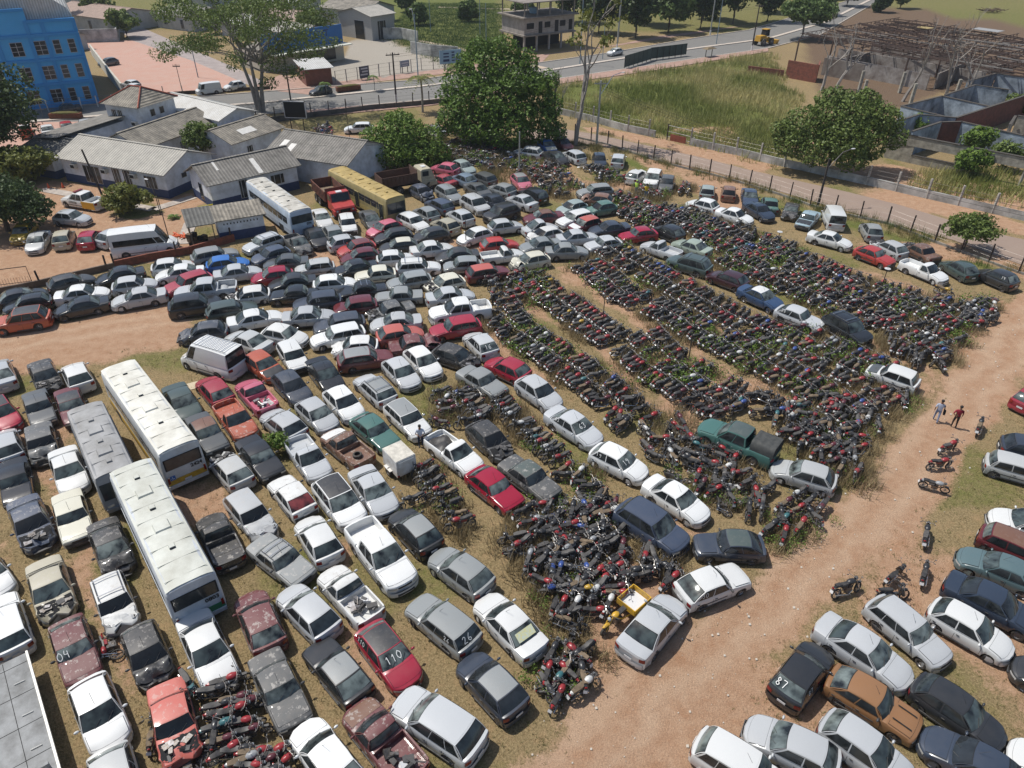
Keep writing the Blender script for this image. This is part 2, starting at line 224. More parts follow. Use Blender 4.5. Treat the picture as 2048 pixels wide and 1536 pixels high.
# every parked vehicle: x, y (metres), heading (degrees), body kind, paint, extras, label
CARS=[
(13.07,19.32,45,'h','K','n=87','black hatchback marked 87 across the dirt road'),
(16.19,20.40,-47,'s','S','','silver sedan above the copper boxy hatchback with two dark bonnet stripes'),
(18.76,21.58,-59,'w','S','','silver station wagon right of the silver sedan, across the dirt road'),
(21.77,21.65,-46,'h','W','','white hatchback below the navy sedan, across the dirt road'),
(23.56,23.14,-42,'s','N','','navy sedan above the white hatchback, across the dirt road'),
(25.25,25.22,144,'s','E2','','teal grey sedan across the dirt road'),
(26.87,26.77,-39,'u','M','roof=X','maroon square hatchback with rusty brown roof across the dirt road'),
(28.36,28.44,156,'h','W','','white hatchback above the maroon square hatchback with rusty brown roof'),
(30.57,33.05,-28,'u','S2','','silver square hatchback below the navy hatchback, across the dirt road'),
(32.40,34.75,-24,'h','N','','navy hatchback above the silver square hatchback, across the dirt road'),
(35.89,40.58,34,'h','C','','crimson hatchback among the motorcycle rows'),
(15.65,17.92,-41,'o','U','stripe','copper boxy hatchback with two dark bonnet stripes across the dirt road'),
(11.48,15.93,150,'h','S','','silver hatchback left of the copper boxy hatchback with two dark bonnet stripes'),
(14.50,15.73,-45,'h','S','','silver hatchback below the copper boxy hatchback with two dark bonnet stripes'),
(19.06,17.46,-48,'h','K','','black hatchback above the navy sedan, across the dirt road'),
(18.71,15.16,141,'s','N','','navy sedan below the black hatchback, across the dirt road'),
(21.86,14.81,141,'h','W','','white hatchback right of the navy sedan, across the dirt road'),
(24.23,18.73,141,'h','K','','black hatchback below the navy sedan, across the dirt road'),
(9.33,14.93,-36,'w','W','','white station wagon below the black hatchback marked 87, across the dirt road'),
(6.78,21.71,49,'s','S','glint','second silver sedan from the left in the near rows'),
(10.16,24.26,24,'o','W','n=30','white boxy hatchback marked 30 in the near rows'),
(11.59,26.82,177,'o','N','roof=E','navy boxy hatchback with dark green roof in the near rows'),
(7.67,28.08,-45,'v','Z','','slate blue SUV in the near rows'),
(9.43,30.29,-47,'s','W','','white sedan above the slate blue SUV, in the near rows'),
(6.53,33.43,-39,'h','W','n=19','white hatchback marked 19 in the near rows'),
(4.03,36.96,-48,'s','S','n=63','silver sedan marked 63 in the near rows'),
(1.88,40.64,-51,'h','S','','silver hatchback right of the grey boxy sedan, in the near rows'),
(14.22,35.53,142,'P','T','cover roof=E','teal double cab pickup with black canvas cover in the near rows'),
(17.36,32.44,152,'h','S2','','silver hatchback right of the teal double cab pickup with black canvas cover'),
(1.08,32.04,-47,'t','D','roof=E wear','dark grey boxy sedan with dark green roof in the near rows'),
(-1.33,35.57,-54,'h','K','wk','wrecked black hatchback right of the white pickup with dark tarp in its bed'),
(-3.54,34.33,-46,'p','W','bed=tarp','white pickup with dark tarp in its bed in the near rows'),
(-0.95,31.11,-48,'o','C','','crimson boxy hatchback left of the dark grey boxy sedan with dark green roof'),
(-6.83,37.69,-52,'w','W','roof=G','white station wagon with grey roof in the near rows'),
(-8.72,36.33,-47,'o','T','','teal boxy hatchback in the near rows'),
(-10.25,34.79,134,'p','X','hood=W bed=tyre wear','rusty brown pickup with a loose tyre in its bed in the near rows'),
(-11.26,39.24,-52,'h','W','','white hatchback left of the silver station wagon with grey roof'),
(-12.79,38.03,-48,'h','S','','silver hatchback above the rusty brown pickup with a loose tyre in its bed'),
(-9.50,41.08,129,'w','S','roof=G rack','silver station wagon with grey roof in the near rows'),
(-14.81,37.05,137,'h','S','','silver hatchback below the pink pickup with scrap in its bed'),
(-12.39,33.73,-54,'p','S','','silver pickup left of the rusty brown pickup with a loose tyre in its bed'),
(-15.34,33.74,-50,'t','K','','black boxy sedan right of the wrecked silver hatchback, in the near rows'),
(-12.56,30.42,130,'o','W','wear back=M','white boxy hatchback in the near rows'),
(-9.72,29.91,-53,'v','W','roof=K','white SUV with black roof in the near rows'),
(-7.93,30.84,-57,'s','S','','silver sedan right of the white SUV with black roof'),
(-5.23,27.78,130,'h','K','roof=G','black hatchback with grey roof in the near rows'),
(-10.32,27.14,125,'h','W','','white hatchback right of the grey boxy sedan with roof rack'),
(-6.77,25.97,-53,'P','W','','white double cab pickup above the white pickup with scrap in its bed'),
(-2.58,24.98,139,'h','G','','grey hatchback above the grey station wagon marked 26, in the near rows'),
(-9.78,22.45,137,'h','S','','silver hatchback left of the white pickup with scrap in its bed'),
(-7.94,23.47,133,'p','W','bed=junk wear','white pickup with scrap in its bed in the near rows'),
(-5.51,20.06,-50,'h','C','roof=K n=110','crimson hatchback marked 110 in the near rows'),
(-3.21,21.82,139,'w','G','n=26','grey station wagon marked 26 in the near rows'),
(-0.07,21.77,130,'s','W','sign','white sedan with papers in its rear window in the near rows'),
(-0.83,18.65,132,'h','N','roof=G','navy hatchback with grey roof in the near rows'),
(-3.00,16.80,147,'v','S','','silver SUV right of the maroon pickup with scrap in its bed'),
(-7.72,19.31,134,'o','K','roof=G','black boxy hatchback with grey roof in the near rows'),
(-5.15,16.09,134,'p','M','hood=X bed=junk wear','maroon pickup with scrap in its bed in the near rows'),
(-7.38,15.41,134,'h','W','','white hatchback left of the maroon pickup with scrap in its bed'),
(-10.04,18.39,-55,'t','D','wear','dark grey boxy sedan left of the black boxy hatchback with grey roof'),
(-11.93,21.90,123,'h','M','wear','maroon hatchback left of the silver hatchback, in the near rows'),
(-13.82,20.26,-53,'s','W','','white sedan left of the maroon hatchback, in the near rows'),
(-19.85,20.22,-52,'o','M','n=04 wear','maroon boxy hatchback marked 04 left of the white buses'),
(-17.29,17.17,-50,'h','W','','white hatchback below the wrecked black hatchback, left of the white buses'),
(-22.76,23.67,-53,'s','Y','wk','wrecked beige sedan left of the white buses'),
(-19.25,22.89,-53,'u','W','wk rack','white square hatchback with roof rack left of the white buses'),
(-16.46,20.03,-53,'h','K','wk','wrecked black hatchback left of the white sedan, left of the white buses'),
(-14.05,16.84,-59,'t','L','wk','wrecked salmon boxy sedan in the near rows'),
(-15.10,14.00,-55,'h','S2','','silver hatchback below the wrecked salmon boxy sedan, left of the white buses'),
(-23.75,21.59,130,'w','W','','white station wagon below the white hatchback, left of the white buses'),
(-26.46,24.56,-41,'h','W','','white hatchback below the wrecked slate blue sedan, left of the white buses'),
(-36.36,42.63,128,'s','S','','silver sedan left of the wrecked black sedan, left of the white buses'),
(-33.50,37.88,-45,'h','C','roof=K','crimson hatchback with black roof left of the white buses'),
(-31.35,34.72,128,'h','S','','silver hatchback left of the wrecked dark grey boxy sedan'),
(-28.97,31.50,-57,'t','K','','black boxy sedan left of the white sedan, left of the white buses'),
(-26.19,28.15,-50,'s','Z','wk','wrecked slate blue sedan left of the white buses'),
(-31.44,38.63,-53,'t','D','','dark grey boxy sedan left of the maroon boxy sedan with black roof'),
(-29.38,35.05,-56,'t','D','wk','wrecked dark grey boxy sedan right of the silver hatchback'),
(-26.29,32.40,-54,'s','W','','white sedan right of the black boxy sedan, left of the white buses'),
(-24.25,28.71,-55,'t','I','','cream boxy sedan left of the white buses'),
(-21.05,26.42,-53,'s','K','wk','wrecked black sedan above the white square hatchback with roof rack'),
(-33.02,42.35,-51,'s','K','wk','wrecked black sedan left of the white hatchback, left of the white buses'),
(-30.81,42.45,128,'h','W','','white hatchback right of the wrecked black sedan, left of the white buses'),
(-29.41,38.89,-54,'t','M','roof=K','maroon boxy sedan with black roof left of the white buses'),
(-22.14,39.29,-53,'s','E','','dark green sedan in the near rows'),
(-19.38,36.06,-52,'t','D','roof=X','dark grey boxy sedan with rusty brown roof in the near rows'),
(-20.52,40.79,131,'h','C','','crimson hatchback right of the dark green sedan, in the near rows'),
(-18.01,37.50,-51,'p','O','wear','orange red pickup in the near rows'),
(-17.48,40.19,129,'p','Q','bed=junk','pink pickup with scrap in its bed in the near rows'),
(-16.81,32.67,132,'h','S2','wk','wrecked silver hatchback left of the black boxy sedan, in the near rows'),
(-15.56,27.08,125,'p','K','wear','black pickup in the near rows'),
(-14.46,28.90,-48,'w','S','wk','wrecked silver station wagon in the near rows'),
(-11.91,25.66,-38,'t','G','rack wear','grey boxy sedan with roof rack in the near rows'),
(-16.21,45.15,-59,'u','W','','white square hatchback right of the orange red hatchback with black bonnet'),
(-13.30,42.78,-57,'s','K','','black sedan right of the navy hatchback, in the near rows'),
(-15.23,41.13,-51,'h','N','','navy hatchback right of the pink pickup with scrap in its bed'),
(-17.98,43.83,-43,'h','O','hood=K','orange red hatchback with black bonnet in the near rows'),
(-20.15,47.22,150,'s','S2','','silver sedan right of the white van with roof rack'),
(-17.53,48.06,-19,'h','W','','white hatchback above the white square hatchback, in the packed middle block'),
(-13.46,48.06,-156,'w','W','','white station wagon below the navy station wagon, in the packed middle block'),
(-11.93,46.52,-173,'h','W','wk','wrecked white hatchback above the maroon station wagon with grey roof'),
(-10.79,44.85,17,'w','M','roof=G','maroon station wagon with grey roof in the packed middle block'),
(-7.89,43.01,-56,'h','S','','silver hatchback right of the silver station wagon with grey roof'),
(-6.48,44.39,-56,'h','W','','white hatchback left of the wrecked black hatchback, in the near rows'),
(-4.09,45.16,-31,'h','K','wk','wrecked black hatchback right of the white hatchback, in the packed middle block'),
(-2.11,42.05,-44,'t','G','','grey boxy sedan left of the crimson hatchback, in the near rows'),
(-2.45,47.12,120,'h','S','n=16','silver hatchback marked 16 in the packed middle block'),
(-0.37,43.69,141,'h','C','','crimson hatchback right of the grey boxy sedan, in the near rows'),
(-8.69,48.41,20,'h','L','','salmon hatchback in the packed middle block'),
(-4.48,49.41,-160,'w','C','','crimson station wagon below the white double cab pickup, in the packed middle block'),
(-7.41,46.97,18,'t','M','wk','wrecked maroon boxy sedan in the packed middle block'),
(-4.29,52.03,-164,'P','W','','white double cab pickup above the crimson station wagon, in the packed middle block'),
(-5.26,54.73,17,'s','S','','silver sedan below the wrecked cream hatchback, in the packed middle block'),
(-6.02,57.03,-151,'h','I','wk','wrecked cream hatchback above the silver sedan, in the packed middle block'),
(-9.27,50.20,-168,'s','S','','silver sedan above the salmon hatchback, in the packed middle block'),
(-10.05,52.20,-153,'t','D','wk','wrecked dark grey boxy sedan above the silver sedan, in the packed middle block'),
(-9.63,54.68,-172,'t','G','','grey boxy sedan above the wrecked dark grey boxy sedan'),
(-9.11,57.49,-159,'w','G','','grey station wagon above the grey boxy sedan, in the packed middle block'),
(-8.60,60.36,9,'w','W','rack','white station wagon with roof rack in the packed middle block'),
(-10.84,62.03,12,'h','W','','white hatchback left of the white station wagon with roof rack'),
(-12.26,58.65,-166,'o','I','','cream boxy hatchback in the packed middle block'),
(-14.32,59.89,-156,'s','K','','black sedan left of the cream boxy hatchback, in the packed middle block'),
(-15.43,56.80,13,'h','W','','white hatchback left of the black boxy sedan with roof rack'),
(-12.91,55.66,-164,'t','K','rack','black boxy sedan with roof rack in the packed middle block'),
(-19.24,57.02,-163,'s','K','','black sedan above the black boxy sedan, in the packed middle block'),
(-16.27,53.53,-164,'w','N','n=53','navy station wagon marked 53 in the packed middle block'),
(-18.54,54.82,-171,'t','K','','black boxy sedan below the black sedan, in the packed middle block'),
(-12.98,52.85,-164,'u','M','','maroon square hatchback in the packed middle block'),
(-16.35,51.03,10,'s','S','','silver sedan below the navy station wagon marked 53, in the packed middle block'),
(-13.72,49.91,-162,'w','N','','navy station wagon in the packed middle block'),
(-20.55,50.59,23,'s','W','','white sedan right of the dark green station wagon, in the packed middle block'),
(-22.45,54.64,-163,'h','W','wk','wrecked white hatchback above the dark green station wagon, in the packed middle block'),
(-21.32,58.19,-162,'h','C','','crimson hatchback left of the black sedan, in the packed middle block'),
(-20.85,61.05,-168,'s','D','','dark grey sedan right of the slate blue hatchback, in the packed middle block'),
(-17.97,60.02,-162,'u','S2','','silver square hatchback right of the dark grey sedan, in the packed middle block'),
(-14.30,62.44,-160,'h','M','','maroon hatchback below the red hatchback with maroon roof, in the packed middle block'),
(-14.98,64.33,-151,'h','R','roof=M','red hatchback with maroon roof in the packed middle block'),
(-16.08,65.71,27,'h','S','','silver hatchback above the maroon hatchback, in the packed middle block'),
(-11.03,64.88,-165,'h','K','roof=I','black hatchback with cream roof in the packed middle block'),
(-11.85,67.12,-158,'h','K','','black hatchback above the black hatchback with cream roof, in the packed middle block'),
(-13.05,69.01,-138,'h','C','hood=Q roof=Q','crimson hatchback with pink roof in the packed middle block'),
(-7.69,64.19,18,'s','W','','white sedan right of the black hatchback with cream roof'),
(-5.23,62.72,-167,'s','K','','black sedan above the grey square hatchback, in the packed middle block'),
(-4.63,60.69,-171,'u','G','','grey square hatchback in the packed middle block'),
(-2.23,59.32,21,'w','M','roof=L','maroon station wagon with salmon roof in the packed middle block'),
(-0.98,63.01,17,'p','W','','white pickup below the red hatchback, in the packed middle block'),
(-1.30,65.40,18,'h','R','','red hatchback above the white pickup, in the packed middle block'),
(-3.84,67.39,-144,'h','W','','white hatchback left of the red hatchback, in the packed middle block'),
(-0.75,69.90,21,'h','S','','silver hatchback below the black SUV, in the packed middle block'),
(-8.24,67.48,-154,'h','K','','black hatchback right of the black hatchback with cream roof'),
(-6.97,70.12,133,'h','Y','','beige hatchback right of the white station wagon, in the packed middle block'),
(-5.59,72.53,126,'h','S','','silver hatchback right of the grey hatchback, in the packed middle block'),
(-9.25,73.22,128,'h','G','','grey hatchback left of the silver hatchback, in the packed middle block'),
(-10.33,71.00,-47,'w','W','','white station wagon right of the crimson hatchback with pink roof'),
(-16.92,70.31,-72,'u','W','','white square hatchback right of the grey hatchback, in the packed middle block'),
(-19.92,71.85,-65,'s','W','','white sedan left of the white square hatchback, in the packed middle block'),
(-14.73,71.46,-65,'s','D','','dark grey sedan right of the white square hatchback, in the packed middle block'),
(-19.41,66.89,-62,'s','K','','black sedan left of the grey hatchback, in the packed middle block'),
(-18.07,68.17,116,'h','G','','grey hatchback right of the black sedan, in the packed middle block'),
(-20.83,65.33,-54,'p','D','wk','wrecked dark grey pickup in the packed middle block'),
(-24.19,65.38,-133,'w','S','rack','silver station wagon with roof rack in the packed middle block'),
(-22.68,62.53,-140,'h','Z','','slate blue hatchback in the packed middle block'),
(-8.03,75.75,130,'w','Z','','slate blue station wagon in the packed middle block'),
(-10.31,79.75,-54,'h','Z','wk','wrecked slate blue hatchback in the far weedy corner'),
(-7.24,79.19,-57,'w','G','','grey station wagon right of the wrecked slate blue hatchback'),
(-4.11,75.90,-55,'v','S','','silver SUV left of the navy sedan, in the packed middle block'),
(-8.35,83.99,136,'t','C','wk','wrecked crimson boxy sedan in the far weedy corner'),
(-6.09,88.41,-52,'h','F2','','grey green hatchback right of the pink hatchback, in the far weedy corner'),
(-8.42,87.87,153,'h','Q','','pink hatchback in the far weedy corner'),
(-3.70,84.59,132,'w','D','','dark grey station wagon in the far weedy corner'),
(-5.93,84.04,132,'h','A2','','steel blue hatchback in the far weedy corner'),
(-4.00,80.51,-53,'s','D','','dark grey sedan right of the grey station wagon, in the far weedy corner'),
(-1.40,80.53,138,'h','G','','grey hatchback left of the pink hatchback with grey roof'),
(-2.02,76.72,-54,'s','N','','navy sedan right of the silver SUV, in the packed middle block'),
(-1.25,73.35,-141,'v','K','','black SUV below the navy sedan, in the packed middle block'),
(0.88,76.92,135,'s','S','','silver sedan left of the black station wagon, in the packed middle block'),
(2.18,79.11,130,'w','K','','black station wagon in the far weedy corner'),
(0.94,83.34,-70,'h','Q','roof=G','pink hatchback with grey roof in the far weedy corner'),
(3.14,72.54,-165,'s','M','roof=X','maroon sedan with rusty brown roof in the packed middle block'),
(2.78,69.75,23,'b','S','','silver rounded old car in the packed middle block'),
(3.09,67.82,-148,'h','W','wk','wrecked white hatchback below the silver rounded old car, in the packed middle block'),
(2.60,65.21,-161,'s','G','','grey sedan below the wrecked white hatchback, in the packed middle block'),
(1.86,94.62,158,'w','S','','silver station wagon left of the bright blue hatchback with cream bonnet'),
(4.49,97.26,-70,'h','B','hood=I','bright blue hatchback with cream bonnet in the far weedy corner'),
(5.42,92.51,-54,'s','K','','black sedan left of the silver station wagon, in the far weedy corner'),
(7.66,93.16,120,'w','S','','silver station wagon right of the black sedan, in the far weedy corner'),
(6.63,98.36,-64,'h','M','','maroon hatchback right of the bright blue hatchback with cream bonnet'),
(10.87,91.51,-90,'h','N','','navy hatchback left of the silver station wagon, in the far weedy corner'),
(13.27,91.71,78,'w','S','','silver station wagon right of the navy hatchback, in the far weedy corner'),
(14.79,85.81,58,'h','W','wk','wrecked white hatchback left of the white SUV, in the far weedy corner'),
(16.53,84.62,-109,'v','W','wear','white SUV in the far weedy corner'),
(17.95,83.12,-106,'h','D','','dark grey hatchback right of the white SUV, in the far weedy corner'),
(22.20,80.86,75,'h','F2','wk','wrecked grey green hatchback in the far weedy corner'),
(24.55,80.53,75,'h','X','wk','wrecked rusty brown hatchback right of the wrecked grey green hatchback'),
(20.59,76.21,141,'h','W','red','white hatchback with red door stripe beside the roadside fence'),
(23.40,73.13,-42,'s','W','','white sedan left of the navy sedan, beside the roadside fence'),
(26.53,78.96,-101,'s','Z','','slate blue sedan in the far weedy corner'),
(26.43,74.75,-69,'s','N','','navy sedan right of the white sedan, beside the roadside fence'),
(28.17,76.85,79,'t','T','wk','wrecked teal boxy sedan beside the roadside fence'),
(29.93,75.04,-114,'t','K','wk','wrecked black boxy sedan beside the roadside fence'),
(30.97,72.59,-125,'t','A','hood=K','pale blue boxy sedan with black bonnet beside the roadside fence'),
(33.57,72.50,80,'c','W','','white small van right of the pale blue boxy sedan with black bonnet'),
(31.36,67.24,-39,'s','W','','white sedan left of the red boxy hatchback, beside the roadside fence'),
(34.23,63.38,-54,'o','R','','red boxy hatchback beside the roadside fence'),
(36.34,65.41,116,'h','S','wk','wrecked silver hatchback left of the wrecked rusty brown boxy sedan'),
(39.06,64.72,111,'t','X','wk','wrecked rusty brown boxy sedan beside the roadside fence'),
(37.50,60.37,-58,'p','W','','white pickup left of the dark green hatchback, beside the roadside fence'),
(40.84,60.79,105,'h','E','','dark green hatchback beside the roadside fence'),
(43.33,59.05,118,'h','K','n=14','black hatchback marked 14 beside the roadside fence'),
(36.32,69.53,81,'h','G','wk','wrecked grey hatchback beside the roadside fence'),
(23.28,51.48,-45,'o','S','n=38','silver boxy hatchback marked 38 among the motorcycle rows'),
(26.40,49.59,-63,'v','K','rack','black SUV with roof rack among the motorcycle rows'),
(27.18,42.99,139,'u','W','hood=D long','white square hatchback with dark grey bonnet among the motorcycle rows'),
(16.24,61.24,144,'v','E','rack','dark green SUV with roof rack beside the roadside fence'),
(19.05,58.33,136,'h','M2','','dark maroon hatchback beside the roadside fence'),
(21.09,54.89,-52,'s','B2','roof=W','navy sedan with white roof beside the roadside fence'),
(14.22,64.66,137,'p','S','','silver pickup left of the sage green sedan, in the packed middle block'),
(17.24,65.21,138,'s','F','','sage green sedan beside the roadside fence'),
(15.63,68.83,126,'h','K','','black hatchback right of the crimson boxy hatchback, beside the roadside fence'),
(12.45,67.97,-163,'o','C','','crimson boxy hatchback right of the navy sedan, in the packed middle block'),
(8.75,65.79,-159,'o','S','','silver boxy hatchback in the packed middle block'),
(6.39,67.12,13,'s','S','','silver sedan left of the silver boxy hatchback, in the packed middle block'),
(9.74,69.51,-163,'s','N','','navy sedan right of the maroon square hatchback with salmon roof'),
(7.35,70.53,-146,'u','M','roof=L hood=W','maroon square hatchback with salmon roof in the packed middle block'),
(6.44,72.11,-147,'w','W','','white station wagon left of the maroon square hatchback with salmon roof'),
(6.27,75.18,-146,'h','F2','','grey green hatchback above the white station wagon, in the packed middle block'),
(9.29,80.48,-165,'w','G','','grey station wagon above the wrecked rusty brown hatchback, in the far weedy corner'),
(9.28,77.76,163,'h','X','wk','wrecked rusty brown hatchback below the grey station wagon, in the far weedy corner'),
(9.40,75.00,-157,'h','T','wk','wrecked teal hatchback in the packed middle block'),
(5.13,63.92,5,'s','G','','grey sedan right of the grey sedan, in the packed middle block'),
(1.56,61.72,-157,'h','I','wk','wrecked cream hatchback right of the white pickup, in the packed middle block'),
(-26.17,52.78,20,'v','K','','black SUV below the silver double cab pickup, by the low brick wall'),
(-22.98,52.18,25,'w','E','','dark green station wagon by the low brick wall'),
(-24.03,48.47,-165,'h','N','wk','wrecked navy hatchback by the low brick wall'),
(-21.77,44.31,155,'k','W','rack','white van with roof rack in the near rows'),
(-26.16,55.31,-164,'P','S','','silver double cab pickup by the low brick wall'),
(-28.27,56.82,-137,'w','C','','crimson station wagon below the white sedan, by the low brick wall'),
(-29.68,58.65,-163,'s','W','','white sedan below the white hatchback, by the low brick wall'),
(-30.86,60.10,19,'h','W','','white hatchback above the white sedan, by the low brick wall'),
(-27.93,62.58,30,'w','G','','grey station wagon right of the white hatchback, in the yard left of the guard hut'),
(-26.08,60.74,21,'h','B','','bright blue hatchback by the low brick wall'),
(-24.56,58.83,21,'s','S','','silver sedan below the bright blue hatchback, by the low brick wall'),
(-31.36,54.00,-155,'s','S','','silver sedan below the silver hatchback, by the low brick wall'),
(-35.41,52.46,-152,'s','K','','black sedan right of the orange red SUV with black roof'),
(-36.39,54.62,18,'s','W','','white sedan right of the orange red SUV with black roof'),
(-32.69,56.34,20,'h','S','','silver hatchback above the silver sedan, by the low brick wall'),
(-38.47,56.85,38,'h','K','','black hatchback right of the black sedan, by the low brick wall'),
(-34.75,58.04,-151,'s','K','','black sedan above the silver sedan, by the low brick wall'),
(-41.36,54.05,32,'s','K','','black sedan above the black hatchback, by the low brick wall'),
(-40.00,52.74,-153,'h','K','','black hatchback below the black sedan, by the low brick wall'),
(-38.92,50.08,-159,'v','O','roof=K','orange red SUV with black roof by the low brick wall'),
(-35.24,64.46,19,'m','W','','white minibus in the yard left of the guard hut'),
(-45.61,71.31,-8,'h','S','','silver hatchback right of the yellow and black hatchback'),
(-46.81,76.10,160,'P','W','police','white double cab pickup with yellow rear half in the yard left of the guard hut'),
(-48.62,67.54,-79,'h','Y2','','yellow and black hatchback in the yard left of the guard hut'),
(-46.07,65.49,-74,'s','S2','','silver sedan left of the beige hatchback, in the yard left of the guard hut'),
(-43.93,66.26,109,'h','Y','','beige hatchback right of the silver sedan, in the yard left of the guard hut'),
(-41.40,66.31,102,'h','C','','crimson hatchback left of the silver hatchback, in the yard left of the guard hut'),
(-39.03,66.64,65,'h','S','','silver hatchback right of the crimson hatchback, in the yard left of the guard hut'),
(-67.97,102.85,123,'p','O','roof=W','orange red pickup with white roof in the yard left of the guard hut'),
(-65.13,103.24,123,'s','W','','white sedan left of the red hatchback, in the yard left of the guard hut'),
(-63.09,104.54,-57,'h','R','','red hatchback left of the silver sedan, in the yard left of the guard hut'),
(-61.07,105.85,-60,'s','S','','silver sedan right of the red hatchback, in the yard left of the guard hut'),
(-68.56,114.98,-139,'s','K','','black sedan on the avenue side beyond the station'),
(-78.21,149.74,-130,'h','D','','dark grey hatchback on the avenue side beyond the station'),
(-65.83,131.31,151,'h','W','','white hatchback above the white hatchback, on the avenue side beyond the station'),
(-64.24,128.55,151,'h','W','','white hatchback below the white hatchback, on the avenue side beyond the station'),
(-51.14,127.63,-146,'c','W','','white small van left of the white hatchback, on the avenue side beyond the station'),
(-47.75,130.44,-141,'h','W','','white hatchback right of the white small van, on the avenue side beyond the station'),
(-59.63,91.08,116,'h','R','','leftmost red hatchback in the yard left of the guard hut'),
(-32.41,127.53,-139,'h','K','','black hatchback on the avenue side beyond the station'),
(-22.05,105.37,-172,'w','W','','white station wagon in the far weedy corner'),
(-11.16,104.25,128,'s','S','','silver sedan in the far weedy corner'),
(20.87,163.32,-140,'h','W','','fourth white hatchback from the left on the avenue side beyond the station'),
(94.66,244.70,-133,'s','S','','silver sedan on the avenue side beyond the station'),
]
